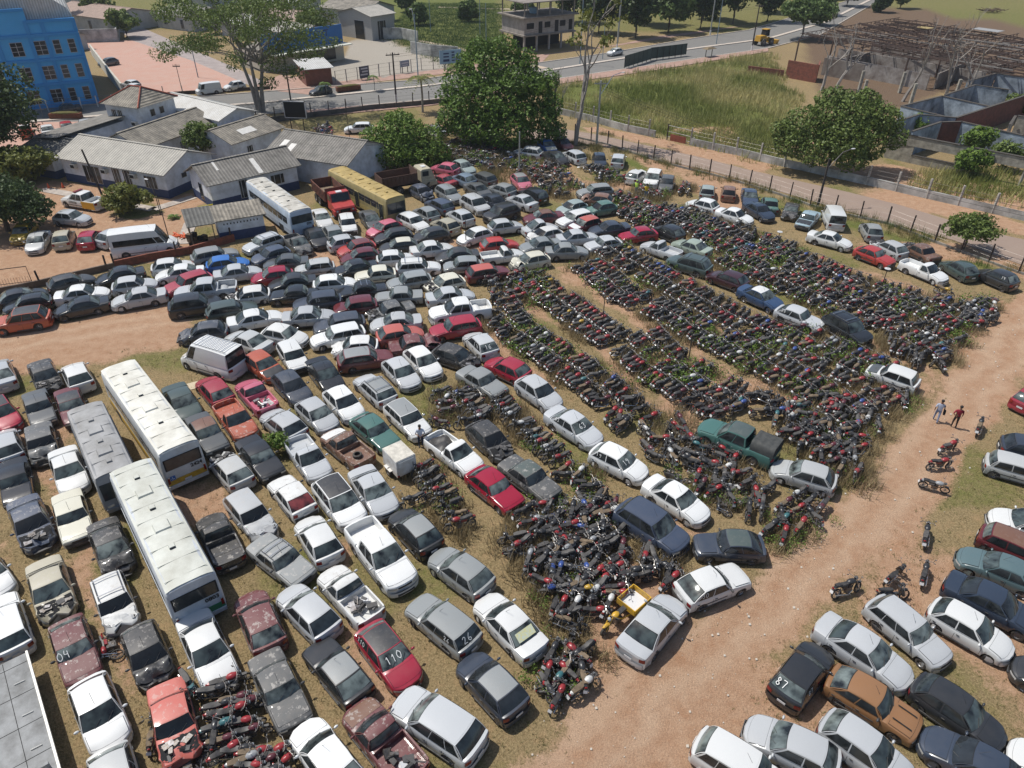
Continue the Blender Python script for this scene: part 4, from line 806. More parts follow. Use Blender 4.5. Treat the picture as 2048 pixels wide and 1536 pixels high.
# farther motorcycles: x, y in cm, heading, colour
FAR="""-175,5376,19,0 -127,5132,47,0 -114,5055,32,0 -66,4967,42,2 -43,4912,41,0 -22,4879,34,2 30,4823,49,0 63,4789,40,0 101,4739,38,0 135,4676,30,4 173,4662,43,0 202,4631,31,5 231,4580,44,0 250,4532,43,0 293,4489,47,0 328,4433,43,2 342,4381,37,1 393,4342,42,1 427,4322,46,0 444,4280,41,1 482,4233,27,7 -19,5454,20,1 7,5358,20,2 17,5319,30,0 33,5224,19,0 55,5161,35,0 88,5122,28,0 98,5042,28,0 143,4985,23,1 166,4933,35,0 202,4907,41,0 236,4856,43,5 275,4800,30,0 329,4746,43,1 365,4712,41,1 413,4630,47,2 488,4549,24,1 525,4495,23,2 563,4461,33,0 573,4412,28,0 614,4329,18,0 694,4253,48,3 -89,5441,44,0 -132,5486,225,0 -162,5541,265,1 66,5527,29,1 15,5598,33,1 -14,5625,42,0 -98,5684,215,0 -164,5753,237,4 -192,5828,213,2 85,5746,79,3 45,5823,41,0 154,5717,35,1 173,5654,31,1 201,5602,34,0 221,5566,61,1 245,5522,35,1 283,5468,18,5 310,5443,36,2 343,5370,17,0 381,5341,34,0 390,5281,32,0 426,5211,57,0 465,5188,48,6 480,5152,42,0 518,5107,57,5 529,5046,32,6 563,5010,47,0 582,4977,15,1 626,4921,41,0 653,4872,38,1 701,4841,26,0 720,4799,29,1 290,5808,12,0 321,5756,19,6 374,5685,54,0 385,5610,28,1 425,5542,40,0 465,5526,13,0 486,5488,36,1 521,5434,51,2 563,5384,29,0 586,5347,34,1 593,5300,34,0 629,5266,33,1 655,5205,39,1 694,5174,30,2 715,5129,29,1 738,5079,30,0 772,5036,34,4 810,4975,15,0 838,4927,52,0 869,4897,28,0 36,5676,64,1 -30,5762,69,0 186,5801,37,0 101,5879,33,0 60,5939,238,1 16,5928,49,1 218,5921,205,0 819,4739,36,0 824,4634,24,0 854,4572,50,0 878,4524,27,2 896,4482,42,1 934,4429,28,1 969,4348,41,2 997,4314,32,1 1032,4271,47,1 1071,4230,28,0 1113,4190,39,0 1135,4154,34,0 1157,4108,36,2 961,4871,37,0 973,4805,42,0 1002,4757,36,1 1041,4659,26,0 1088,4539,24,0 1131,4448,27,1 1164,4415,12,0 1209,4380,31,0 1234,4345,26,2 1265,4285,19,5 1300,4221,23,3 1334,4204,36,0 1362,4153,18,0 1405,4114,24,1 1446,4081,21,0 1479,4020,32,0 1525,3998,46,7 1547,3969,31,3 1126,4955,31,1 1140,4902,31,2 1160,4832,41,0 1175,4765,12,0 1205,4709,31,0 1230,4624,36,1 1265,4593,48,0 1314,4517,52,0 1360,4473,43,1 1396,4417,29,0 1418,4385,23,0 1476,4284,31,1 1518,4241,41,2 1567,4216,34,0 1600,4155,46,0 1665,4092,15,0 1736,4084,5,0 620,6104,16,0 661,6034,39,0 695,5995,42,3 708,5907,39,1 745,5896,19,0 758,5849,27,0 778,5789,11,0 810,5768,30,4 827,5688,27,2 833,5644,49,2 853,5557,51,0 900,5544,31,0 937,5518,19,0 973,5480,26,1 1019,5412,24,1 1123,5299,38,1 1151,5275,53,1 1205,5258,13,0 1223,5198,37,0 1257,5154,21,0 1289,5100,47,2 1338,5062,31,4 1349,5014,23,0 1370,4953,35,1 1410,4942,55,0 1454,4874,28,0 1471,4842,58,0 1513,4827,22,5 1537,4774,24,0 1578,4738,30,0 1615,4660,23,0 1655,4643,28,0 1675,4612,20,5 1718,4557,27,0 1769,4486,33,2 1828,4433,37,0 1844,4396,57,0 1881,4360,26,1 1905,4315,24,0 1945,4260,47,1 1979,4235,22,0 2028,4169,24,0 2052,4136,49,0 2059,4061,1,0 2099,4060,13,0 2141,3999,32,1 2162,3932,52,1 2196,3890,27,0 2216,3856,35,0 2238,3813,43,2 763,6210,22,7 789,6140,26,1 821,6100,36,1 852,6067,40,0 886,6018,41,1 915,5933,39,0 946,5856,36,0 973,5788,19,0 996,5684,25,0 1036,5649,34,0 1073,5610,34,5 1113,5545,13,2 1149,5530,39,7 1228,5453,32,0 1260,5401,14,0 1304,5393,42,0 1348,5348,31,0 1369,5290,33,0 1403,5243,19,0 1436,5218,45,0 1483,5157,25,0 1507,5117,48,0 1514,5067,40,2 1554,5041,31,3 1636,4938,24,1 1664,4878,49,0 1711,4873,30,3 1740,4846,20,2 1781,4745,13,2 1819,4740,31,4 1835,4705,29,0 1856,4652,42,0 1890,4600,25,0 1917,4575,37,0 1978,4544,32,5 2005,4493,30,0 2038,4453,39,0 2056,4390,37,0 2101,4355,43,3 2127,4327,44,1 2159,4272,15,1 2177,4231,35,0 2212,4178,25,2 2272,4059,18,1 2316,4034,20,1 2350,3995,35,3 2360,3950,27,1 2379,3895,24,0 862,6466,30,5 897,6433,29,0 918,6384,30,0 975,6273,53,0 1003,6223,17,1 1064,6121,34,0 1097,6104,44,0 1169,5975,33,0 1184,5933,30,0 1215,5893,51,1 1252,5873,49,0 1287,5821,42,0 1313,5794,46,0 1341,5725,22,0 1374,5666,41,5 1431,5592,22,0 1464,5537,47,0 1496,5504,14,0 1538,5438,13,0 1551,5403,25,0 1587,5369,34,0 1622,5317,34,0 1649,5264,17,0 1684,5216,19,1 1717,5169,30,2 1741,5122,45,1 1797,5062,34,4 1850,4991,35,0 1888,4954,32,0 1911,4922,22,1 1950,4861,42,0 2022,4771,23,5 2071,4698,54,7 2107,4654,44,3 2114,4607,25,0 2168,4562,19,2 2205,4520,11,1 2242,4466,34,0 2282,4467,45,0 2317,4417,33,1 2347,4393,48,4 2380,4341,35,0 2413,4307,22,0 2460,4264,18,1 2519,4206,44,0 2569,4149,22,1 2606,4116,35,0 2621,4035,31,1 1055,6549,36,0 1094,6476,39,6 1116,6415,30,3 1124,6355,25,0 1162,6332,42,4 1189,6278,33,0 1217,6244,30,0 1250,6204,46,0 1275,6164,29,0 1314,6124,26,3 1341,6061,35,3 1371,6024,35,0 1406,5971,26,3 1417,5928,34,1 1465,5878,28,1 1503,5847,16,0 1546,5817,27,1 1548,5767,8,1 1573,5702,54,1 1627,5651,23,2 1652,5612,27,0 1672,5564,34,0 1736,5504,33,0 1744,5443,45,0 1789,5413,48,0 1809,5358,18,0 1836,5313,55,1 1875,5268,46,0 1906,5213,47,0 1959,5164,24,2 2004,5130,24,0 2019,5071,42,3 2070,5032,28,2 2109,4981,13,1 2140,4932,7,0 2184,4895,38,0 2209,4843,48,0 2242,4793,38,1 2261,4759,21,1 2306,4698,7,4 2326,4651,7,0 2368,4623,40,0 2412,4588,25,0 2453,4537,41,2 2485,4502,33,0 2540,4452,48,0 1980,4830,27,0 2292,5018,-5,2 2386,4938,30,1 2413,4891,51,0 2443,4818,39,4 2457,4774,32,4 2510,4735,51,0 2549,4700,41,0 2598,4640,34,3 2634,4625,41,1 2673,4570,16,1 2714,4552,14,3 2735,4500,20,0 2785,4471,28,1 1965,6297,32,0 1988,6235,50,0 2019,6184,28,0 2045,6157,30,2 2075,6095,30,2 2141,6005,40,0 2170,5950,8,1 2214,5934,19,0 2250,5886,40,0 2293,5854,36,1 2348,5768,44,0 2382,5714,19,0 2448,5657,23,0 2475,5597,43,0 2521,5565,28,0 2556,5527,50,0 2577,5484,26,4 2626,5403,33,3 2682,5325,4,0 2758,5270,31,0 2813,5219,24,1 2884,5137,26,0 2926,5131,25,2 2965,5083,32,1 3030,5069,45,1 3061,5030,30,0 3091,4990,51,0 3136,4927,30,1 3222,4875,25,5 3285,4782,30,1 3322,4775,33,0 2141,6390,26,0 2143,6320,42,1 2187,6289,64,0 2219,6249,37,0 2249,6205,37,0 2288,6143,39,0 2301,6109,31,0 2349,6052,5,5 2413,5984,33,0 2453,5938,32,0 2492,5904,32,1 2523,5850,10,0 2548,5814,26,1 2597,5796,33,0 2628,5722,25,5 2688,5636,47,2 2712,5609,8,1 2737,5569,15,0 2762,5535,15,0 2802,5482,31,0 2857,5438,6,4 2897,5426,27,1 2932,5362,41,2 2957,5336,33,4 2996,5277,9,0 3047,5260,13,0 3080,5228,22,0 3118,5208,30,0 3162,5161,23,1 3226,5101,19,0 3273,5077,14,0 3317,5024,37,0 3360,4975,54,0 3400,4946,29,1 3478,4862,24,0 1877,6845,22,7 1910,6809,50,0 1936,6767,31,1 1965,6714,9,0 2007,6631,20,1 2033,6559,33,1 2069,6545,7,2 2113,6484,29,7 2164,6436,40,2 2208,6412,38,0 2221,6356,16,1 2286,6334,33,1 2321,6310,21,1 2345,6248,49,0 2480,6148,19,4 2534,6130,28,0 2572,6066,50,4 2629,5997,31,1 2651,5960,35,0 2683,5905,27,0 2724,5867,40,1 2747,5806,41,1 2773,5766,31,4 2834,5693,40,0 2880,5662,42,1 2936,5625,67,1 2978,5571,31,3 3020,5550,45,0 3049,5518,21,0 3108,5469,44,0 3152,5437,35,2 3204,5432,52,1 3247,5376,32,0 3296,5368,26,0 3318,5321,19,0 3379,5295,32,5 3450,5229,24,0 3493,5197,18,2 3514,5154,18,1 3527,5099,25,1 3578,5074,35,0 2016,6948,52,2 2033,6910,22,1 2063,6843,46,0 2103,6821,51,0 2110,6754,33,3 2163,6732,31,0 2193,6687,17,1 2215,6637,42,1 2246,6575,35,7 2290,6540,38,3 2315,6509,36,3 2352,6477,41,1 2389,6444,24,1 2439,6387,28,1 2482,6355,56,2 2517,6335,17,0 2595,6263,37,0 2640,6223,22,0 2704,6216,17,0 2745,6156,19,0 2743,6112,30,2 2780,6081,29,1 2800,6034,39,0 2845,5996,26,0 2902,5897,35,3 2934,5834,61,4 2961,5797,30,1 3013,5768,37,0 3061,5734,15,0 3102,5678,26,0 3149,5639,33,0 3193,5617,42,0 3224,5598,56,4 3274,5573,59,0 3314,5542,22,1 3374,5514,3,0 3420,5486,14,0 3471,5449,41,0 3532,5389,33,0 3560,5354,12,1 3597,5286,28,0 3676,5214,38,0 3705,5186,32,0 2145,7054,27,0 2167,6987,20,5 2241,6914,23,0 2262,6850,42,0 2315,6759,36,0 2339,6729,26,0 2392,6692,14,0 2438,6638,40,0 2463,6592,7,0 2506,6542,36,0 2529,6503,20,7 2582,6492,32,1 2629,6441,41,0 2662,6422,29,0 2698,6400,29,0 2751,6366,35,3 2784,6309,45,0 2839,6288,44,0 2875,6257,51,1 2907,6202,44,0 2932,6168,40,0 2961,6102,31,1 2987,6068,36,1 3006,6023,26,0 3036,5996,48,1 3073,5939,35,0 3101,5901,32,0 3152,5861,18,0 3246,5803,31,1 3289,5748,27,0 3304,5701,36,1 3364,5688,44,0 3422,5658,41,2 3469,5610,27,0 3513,5593,24,4 3608,5528,42,2 3666,5487,16,0 3697,5462,29,3 3732,5415,29,0 3774,5376,35,0 3797,5304,26,5 1182,7470,43,1 1203,7440,38,0 1238,7364,52,0 1276,7342,44,4 1274,7276,49,1 1313,7236,34,1 1372,7232,43,0 1463,7168,59,2 1505,7119,52,2 1595,7105,49,0 1646,7066,69,0 1713,7063,57,0 1748,7029,45,5 1792,7034,37,1 1834,6988,40,0 1875,6937,50,1 1917,6876,38,3 1279,7641,59,1 1313,7588,49,0 1332,7530,36,0 1357,7493,34,0 1381,7449,50,4 1410,7421,33,2 1443,7360,17,1 1483,7343,16,0 1540,7306,47,5 1578,7285,53,2 1641,7269,38,0 1689,7243,36,6 1754,7210,40,0 1812,7179,30,0 1851,7135,23,0 1904,7131,49,0 1962,7089,31,2 1993,7047,47,1 2040,7002,43,0 1454,7678,33,1 1478,7627,50,1 1488,7575,23,1 1530,7561,46,1 1580,7491,48,1 1610,7442,33,1 1653,7431,40,0 1685,7405,46,3 1756,7368,39,0 1799,7340,30,0 1918,7300,53,0 1958,7284,52,0 2012,7261,44,0 2045,7223,45,0 2096,7210,33,3 2125,7174,55,0 2198,7071,50,0 1067,7904,38,3 1112,7870,14,0 1210,7719,45,2 1370,7543,43,2 1450,7514,43,5 1488,7523,20,4 1533,7469,49,0 1733,7413,26,1 1823,7376,48,0 2003,7224,37,0 2128,7129,30,0 2148,7091,38,1 2213,7018,29,1 2322,6822,53,4 1176,8030,51,0 1190,7987,49,1 1264,7930,41,0 1279,7887,59,2 1357,7799,34,1 1390,7752,51,0 1422,7716,33,4 1591,7607,44,0 1652,7611,35,0 1687,7578,43,0 1728,7567,57,0 1795,7523,18,3 1826,7501,27,0 1887,7478,32,5 1939,7470,38,0 1995,7426,59,4 2049,7385,49,0 2308,7141,54,5 2341,7098,45,0 2370,7041,34,0 2389,6978,36,0 2448,6903,58,0 2502,6788,66,0 2536,6775,26,1 2575,6732,37,0 2614,6693,36,0 2649,6634,42,0 2698,6615,33,0 2720,6578,47,0 1877,3825,222,5 1832,3899,254,1 1788,3914,7,3 1790,3971,204,0 1769,4035,-22,0 2016,3789,28,0 1988,3825,58,1 1964,3865,-14,0 1951,3934,200,7 1917,3965,196,5 1902,4000,60,1 2191,3703,18,0 2136,3721,32,0 2096,3758,68,0 2054,3779,31,0 2281,3766,250,3 2241,3768,4,1 2141,3902,203,1 2391,3771,73,0 2362,3812,236,5 2338,3847,65,0 2304,3884,225,0 2223,3969,53,2 2178,3984,70,1 2165,4030,59,0 2431,3933,204,0 2393,3972,23,2 2257,4101,8,0 2473,4021,51,2 2432,4119,37,0 2536,3967,75,0 2685,4036,78,0 2737,4084,62,0 3032,4524,235,0 2990,4557,243,0 3178,4510,83,0 3176,4565,206,1 3084,4628,31,0 3035,4642,216,0 3000,4689,32,0 2958,4708,49,2 2929,4738,54,0 3244,4595,17,0 3252,4640,25,3 3176,4675,224,1 3127,4730,200,1 3030,4820,225,1 2958,4851,61,0 3324,4733,215,1 3255,4749,29,7 3211,4815,24,4 3144,4876,220,0 3088,4914,71,0 3061,4956,238,0 3016,4958,201,1 3750,5160,74,0 3881,5223,239,0 3929,5474,26,0 -730,9095,111,0 -882,9211,128,3 -233,8916,22,0 -279,8941,251,1 -331,9000,211,4 -382,9050,214,3 -422,9112,-51,0 -489,9115,-5,0 -543,9157,195,0 -587,9196,79,0 -645,9257,178,0 -702,9292,78,1 -797,9394,156,0 79,8913,63,0 -97,9025,19,0 -317,9204,198,7 -398,9283,241,2 -469,9320,320,0 -510,9366,231,0 -627,9465,134,0 -730,9513,239,0 -782,9579,327,0 -881,9671,70,5 -974,9743,192,2 -59,9230,23,3 -182,9325,320,0 -250,9375,98,0 -337,9421,163,0 -402,9475,345,5 -426,9517,211,1 -546,9609,273,1 -595,9645,273,1 -650,9689,-12,0 98,9298,247,0 58,9323,266,1 -49,9428,177,5 -200,9544,262,2 -254,9590,29,1 -324,9639,231,0 -355,9677,138,0 -400,9702,259,0 -456,9758,211,0 -175,9749,-4,0 -230,9783,256,4 239,8087,-88,1 563,8010,186,0 525,8065,58,0 431,8163,258,0 366,8204,218,0 326,8242,281,5 504,8304,180,0 478,8356,-10,0 418,8380,28,2 358,8461,43,0 266,8542,217,1 227,8592,155,0 52,8705,63,2 816,8264,289,5 720,8356,254,2 647,8389,55,2 572,8506,70,0 436,8561,-35,5 371,8669,172,0 267,8779,177,1 215,8819,59,0 176,8866,175,0 11,8982,54,0 648,8641,-8,3 563,8751,42,0 501,8781,82,1 465,8820,154,0 421,8878,239,1 358,8910,-50,1 275,8966,33,3 243,9015,234,0 144,9094,234,1 546,8949,97,0 488,9022,9,0 446,9077,300,0 395,9109,71,0 1149,8520,228,0 1086,8593,219,0 1048,8618,80,5 1308,8572,6,1 1269,8637,103,0 1241,8687,90,0 1197,8723,7,0 1122,8764,28,1 1077,8818,72,0 1057,8874,56,0 988,8896,50,0 939,8953,36,0 1994,8296,78,2 2051,8298,-83,2 1469,8217,97,1 1936,8156,63,1 1994,8123,-98,6 1478,8073,167,0 1547,8048,117,2 1630,8012,118,1 1673,8040,-95,4 -2529,10123,90,0 -2630,10137,194,0 -2664,10188,72,1 -2554,10334,98,1 -2668,10371,218,3 -2725,10420,129,2 -2775,10454,208,2 -2638,10535,53,1 -2677,10562,265,0 -2746,10601,62,5 -2807,10638,120,0 -2693,10765,85,0 -853,9836,58,0 -600,9877,49,0 -646,9929,18,1 -814,10023,47,1 -1005,10181,237,0 -378,9943,59,3 -474,9993,-1,0 -585,10095,69,0 -707,10147,-68,1 -235,10025,172,1 -280,10076,81,0 -419,10137,-33,0 -574,10261,48,0 -623,10322,111,0 -689,10350,149,0 -746,10401,22,0 -796,10428,149,1 -835,10453,23,0 -962,10576,-21,0 -1013,10558,-17,0 -1067,10630,72,2 -1134,10659,-32,0 -261,10265,21,0 -373,10368,-5,0 -438,10385,261,0 -556,10477,132,3 -667,10548,-9,4 -705,10589,136,1 -830,10651,-15,2 -273,10485,296,1 -389,10562,4,0 -521,10655,-11,0 3747,5103,-6,1 3794,5190,65,3 3747,5243,23,0 3734,5298,51,0 3924,5177,212,0 3846,5265,44,3 3810,5350,68,4 3933,5293,32,1 3925,5369,29,0 3878,5420,38,4 4032,5395,70,5 3977,5461,30,0"""
TRIKE=(4.41,21.63,6.26,23.35)

# ---------------- ground ----------------
def seg_dist(px,py,a,b):
    ax,ay=a;bx,by=b;dx,dy=bx-ax,by-ay;t=np.clip(((px-ax)*dx+(py-ay)*dy)/(dx*dx+dy*dy+1e-9),0,1)
    return np.hypot(px-ax-t*dx,py-ay-t*dy)
def sdist(px,py,poly):
    d=np.full(px.shape,1e9);ins=np.zeros(px.shape,bool);n=len(poly)
    for i in range(n):
        a,b=poly[i-1],poly[i]; d=np.minimum(d,seg_dist(px,py,a,b))
        c=((a[1]>py)!=(b[1]>py))&(px<(b[0]-a[0])*(py-a[1])/((b[1]-a[1])+1e-12)+a[0]); ins^=c
    return np.where(ins,-d,d)
def mask(px,py,poly,soft): return np.clip(.5-sdist(px,py,poly)/(2*soft),0,1)
def lines(px,py,ls,w):
    d=np.full(px.shape,1e9)
    for l in ls:
        for a,b in zip(l[:-1],l[1:]): d=np.minimum(d,seg_dist(px,py,a,b))
    return np.clip(1-d/w,0,1)
def axis(lo,hi,step,out_lo,out_hi,f=1.18):
    a=list(np.arange(lo,hi,step)); s=step;x=a[-1]
    while x<out_hi: s*=f;x+=s;a.append(x)
    s=step;x=a[0];b=[]
    while x>out_lo: s*=f;x-=s;b.append(x)
    return np.array(b[::-1]+a)
gx=axis(-60,66,.55,-900,900); gy=axis(8,128,.55,-300,1500); GX,GY=np.meshgrid(gx,gy); fx,fy=GX.ravel(),GY.ravel()
rng=np.random.default_rng(4)
def vnoise(x,y,sc,seed):
    r=np.random.default_rng(seed).random((256,256)); u=x/sc;v=y/sc;i=np.floor(u).astype(int);j=np.floor(v).astype(int);a=u-i;b=v-j;a=a*a*(3-2*a);b=b*b*(3-2*b)
    g=lambda p,q:r[p%256,q%256]
    return (g(i,j)*(1-a)+g(i+1,j)*a)*(1-b)+(g(i,j+1)*(1-a)+g(i+1,j+1)*a)*b
wx=fx+(vnoise(fx,fy,2.3,1)-.5)*1.6; wy=fy+(vnoise(fx,fy,2.1,2)-.5)*1.6
dirt=np.maximum.reduce([mask(wx,wy,R['dirt_road'],.9),mask(wx,wy,R['left_road'],1.0),mask(wx,wy,R['yard'],.6),.8*mask(wx,wy,R['sand_bank'],.8),.9*mask(wx,wy,R['sand_bank2'],.8),.78*lines(wx,wy,R['LANES'],1.3)])
dirt=np.maximum(dirt,np.clip((vnoise(fx,fy,6,3)-.58+.10*(fx>0.75*fy))*3.2,0,.8)*(fy<110))
lush=np.maximum.reduce([.75*mask(wx,wy,R['field'],2),mask(wx,wy,R['green_strip'],.6),.8*mask(wx,wy,R['lush_fence'],1.5),.85*mask(wx,wy,R['park'],3),.6*mask(wx,wy,R['topright'],4),.55*mask(wx,wy,R['lawn'],.6),.45*mask(wx,wy,R['lawn2'],1)])
lush=np.maximum(lush,np.clip((vnoise(fx,fy,3.5,8)-.5)*1.6,0,.5)*(fy<110)); lush=np.where(fy>190,np.maximum(lush,.55),lush)
brown=np.maximum(mask(wx,wy,R['brown_ruin'],3),.35*(fy>128)*(vnoise(fx,fy,11,9)))
grav=mask(wx,wy,R['lot_gravel'],1.2)
def linedist(px,py,ls):
    d=np.full(px.shape,1e9)
    for l in ls:
        for a,b in zip(l[:-1],l[1:]): d=np.minimum(d,seg_dist(px,py,a,b))
    return d
rut=np.clip(1-np.abs(linedist(wx,wy,R['RUTS'])-1.0)/.65,0,1)
verts=np.stack([fx,fy,(vnoise(fx,fy,3,5)-.5)*.05],1)
# flat where roads and slabs lie
flat=np.maximum.reduce([mask(fx,fy,R['avenue'],2.5),mask(fx,fy,R['side_road'],2.0),mask(fx,fy,R['plaza'],2.5),mask(fx,fy,R['parking'],2.5),mask(fx,fy,R['street'],2.5)]); verts[:,2]=np.where(flat>.02,-.03,verts[:,2]-.0)
nx,ny=len(gx),len(gy); me=bpy.data.meshes.new('g')
idx=np.arange(nx*ny).reshape(ny,nx); quads=np.stack([idx[:-1,:-1],idx[:-1,1:],idx[1:,1:],idx[1:,:-1]],-1).reshape(-1,4)
dq=dirt[quads].mean(1); drm=np.maximum(mask(wx,wy,R['dirt_road'],.9),mask(wx,wy,R['left_road'],1.0))[quads].mean(1)>.5
def gmat():
    m,n,b=M_('ground'); b.inputs['Roughness'].default_value=.95; b.inputs['Specular IOR Level'].default_value=.15
    at={}
    for k in('dirt','lush','brown','grav','rut'): at[k]=nd(n,'ShaderNodeAttribute',attribute_name=k).outputs['Fac']
    geo=nd(n,'ShaderNodeNewGeometry')
    def noise(sc,det=8,ro=.65):
        x=nd(n,'ShaderNodeTexNoise'); x.inputs['Scale'].default_value=sc; x.inputs['Detail'].default_value=det; x.inputs['Roughness'].default_value=ro; n.links.new(geo.outputs['Position'],x.inputs['Vector']); return x.outputs[0]
    def ramp(f,lo,hi):
        x=nd(n,'ShaderNodeMapRange'); x.inputs[1].default_value=lo; x.inputs[2].default_value=hi; n.links.new(f,x.inputs[0]); return x.outputs[0]
    def mix(f,a,c):
        x=nd(n,'ShaderNodeMix',data_type='RGBA')
        if isinstance(f,float): x.inputs[0].default_value=f
        else: n.links.new(f,x.inputs[0])
        for k,v in((6,a),(7,c)):
            if isinstance(v,tuple): x.inputs[k].default_value=(*v,1)
            else: n.links.new(v,x.inputs[k])
        return x.outputs[2]
    def math_(op,a,c,clamp=False):
        x=nd(n,'ShaderNodeMath',operation=op); x.use_clamp=clamp
        for k,v in((0,a),(1,c)):
            if isinstance(v,(int,float)): x.inputs[k].default_value=v
            else: n.links.new(v,x.inputs[k])
        return x.outputs[0]
    nb=noise(.35,6); nm=noise(1.6,8,.7); nf=noise(9,8,.75); ns=noise(28,4,.8)
    dirtc=mix(ramp(nm,.35,.65),(.38,.225,.145),(.475,.315,.22)); dirtc=mix(ramp(nb,.58,.8),dirtc,(.37,.19,.105)); dirtc=mix(math_('MULTIPLY',at['rut'],.6),dirtc,(.53,.385,.285)); dirtc=mix(ramp(ns,.62,.75),dirtc,(.52,.43,.34)); dirtc=mix(ramp(ns,.40,.30),dirtc,(.27,.17,.10))
    dry=mix(ramp(nf,.35,.65),(.155,.115,.06),(.40,.305,.175)); dry=mix(ramp(nm,.5,.72),dry,(.38,.26,.15))
    green=mix(ramp(nf,.35,.65),(.07,.09,.022),(.20,.215,.065))
    lf=math_('ADD',at['lush'],math_('MULTIPLY',math_('SUBTRACT',nm,.5),1.1)); col=mix(ramp(lf,.25,.7),dry,green)
    brownc=mix(ramp(nf,.35,.65),(.10,.065,.045),(.22,.155,.11)); col=mix(ramp(math_('ADD',at['brown'],math_('MULTIPLY',math_('SUBTRACT',nm,.5),.8)),.3,.7),col,brownc)
    gravc=mix(ramp(nf,.35,.65),(.30,.27,.24),(.46,.42,.38)); col=mix(ramp(at['grav'],.3,.7),col,gravc)
    df=math_('ADD',at['dirt'],math_('ADD',math_('MULTIPLY',math_('SUBTRACT',nm,.5),.9),math_('MULTIPLY',math_('SUBTRACT',nf,.5),.8)))
    col=mix(ramp(df,.38,.62),col,dirtc); fl=nd(n,'ShaderNodeMix',data_type='RGBA',blend_type='MULTIPLY'); fl.inputs[0].default_value=1; n.links.new(col,fl.inputs[6]); n.links.new(mix(ramp(noise(17,5,.85),.36,.66),(.66,.66,.62),(1.22,1.2,1.12)),fl.inputs[7]); n.links.new(fl.outputs[2],b.inputs['Base Color'])
    bp=nd(n,'ShaderNodeBump'); bp.inputs['Strength'].default_value=.9; bp.inputs['Distance'].default_value=.12; n.links.new(nf,bp.inputs['Height']); n.links.new(bp.outputs[0],b.inputs['Normal'])
    return m
GM=gmat()
def sub_mesh(name,sel,label):
    q=quads[sel]; u,inv=np.unique(q,return_inverse=True); me=bpy.data.meshes.new(name); me.from_pydata(verts[u].tolist(),[],inv.reshape(-1,4).tolist()); me.materials.append(GM)
    for k,a in(('dirt',dirt),('lush',lush),('brown',brown),('grav',grav),('rut',rut)): at=me.attributes.new(k,'FLOAT','POINT'); at.data.foreach_set('value',a[u].astype(np.float32))
    o=bpy.data.objects.new(name,me); C.objects.link(o); tag(o,label,name.replace('_',' '),kind='structure')
sub_mesh('ground',~drm,'dry patchy grass and bare orange soil of the yard'); sub_mesh('dirt_road',drm,'pale orange dirt road crossing the yard')
# sheets
def sheet(name,poly,z,mat,label,kind='structure'):
    b=MB(); b.add([(x,y,z) for x,y in poly],[tuple(range(len(poly)))],mat); o=b.obj(name,smooth=False,label=label,cat=name.replace('_',' '),kind=kind); return o
asph=simple('asphalt',(.15,.145,.135),.9,var=.25,scale=.8,dirt=(.19,.18,.165)); asph2=simple('old_asphalt',(.23,.17,.135),.92,var=.3,scale=.5,dirt=(.28,.21,.165))
paver=simple('pink_pavers',(.40,.225,.17),.9,var=.25,scale=.5,dirt=(.44,.29,.23)); street=simple('street_stone',(.32,.27,.25),.9,var=.25,scale=.6)
conc=simple('concrete',(.42,.37,.32),.9,var=.3,scale=1.2,dirt=(.27,.23,.20)); walkm=simple('pink_walk',(.36,.23,.18),.9,var=.25,scale=1)
sheet('avenue',R['avenue'],.0,asph,'grey two way avenue crossing behind the yard'); sheet('side_road',R['side_road'],.004,asph2,'worn brownish side road beyond the fence')
sheet('plaza',R['plaza'],.008,paver,'pink paved plaza beside the blue building'); sheet('parking_pavers',R['parking'],.012,paver,'pink paved parking strip before the station'); sheet('street',R['street'],-.004,street,'pale street running diagonally behind the plaza')
sheet('pavement',R['walk_near'],.10,walkm,'pink pavement on the near side of the avenue'); sheet('far_pavement',R['walk_far'],.02,walkm,'reddish pavement on the far side of the avenue')
def ribbon(name,pts,w,z0,z1,mat,label,kind=None,cat=None,parent=None):
    b=MB()
    for a,c in zip(pts[:-1],pts[1:]):
        a=Vector((*a,0));c=Vector((*c,0)); d=(c-a); L=d.length; q_=.003*(len(b.f)//6%2); b.box(((a+c)/2+Vector((0,0,(z0+z1+q_)/2))),(L+w*.6,w-q_*2,z1-z0+q_),mat,rz=math.atan2(d.y,d.x))
    return b.obj(name,parent,smooth=False,label=label,cat=cat,kind=kind)
kerbm=simple('kerb_white',(.52,.45,.38),.85,var=.3)
ribbon('kerb',R['median'],.9,-.02,.14,kerbm,'pale raised median dividing the avenue','structure'); ribbon('near_kerb',R['ave_near'],.25,-.02,.13,kerbm,'kerb on the near side of the avenue','structure'); ribbon('far_kerb',R['ave_far'],.25,-.02,.12,kerbm,'kerb on the far side of the avenue','structure')
def path_line(pts,w,mat,label,z):
    b=MB()
    P=[Vector((*p,z)) for p in pts]
    for a,c in zip(P[:-1],P[1:]):
        d=(c-a).normalized(); n=Vector((-d.y,d.x,0))*w/2; b.add([a-n,a+n,c+n,c-n],[(3,2,1,0)],mat)
    b.obj('path',smooth=False,label=label,cat='path',kind='structure')
path_line([(-54.5,81.6),(-39.2,75.6),(-36.2,79.5)],1.3,conc,'pale concrete strip along the front of the station',.055)
path_line([(-30.6,77.5),(-33.8,72.0),(-32.6,66.5)],1.3,conc,'narrow concrete walkway beside the guard hut',.06)
pathm=simple('park_path',(.45,.36,.27),.95); path_line([(-31,186),(-14,172),(-4,160),(6,150)],1.6,pathm,'sandy footpath curving through the far park',.03); path_line([(-22,232),(5,228),(30,236)],1.6,pathm,'upper sandy footpath in the far park',.031)

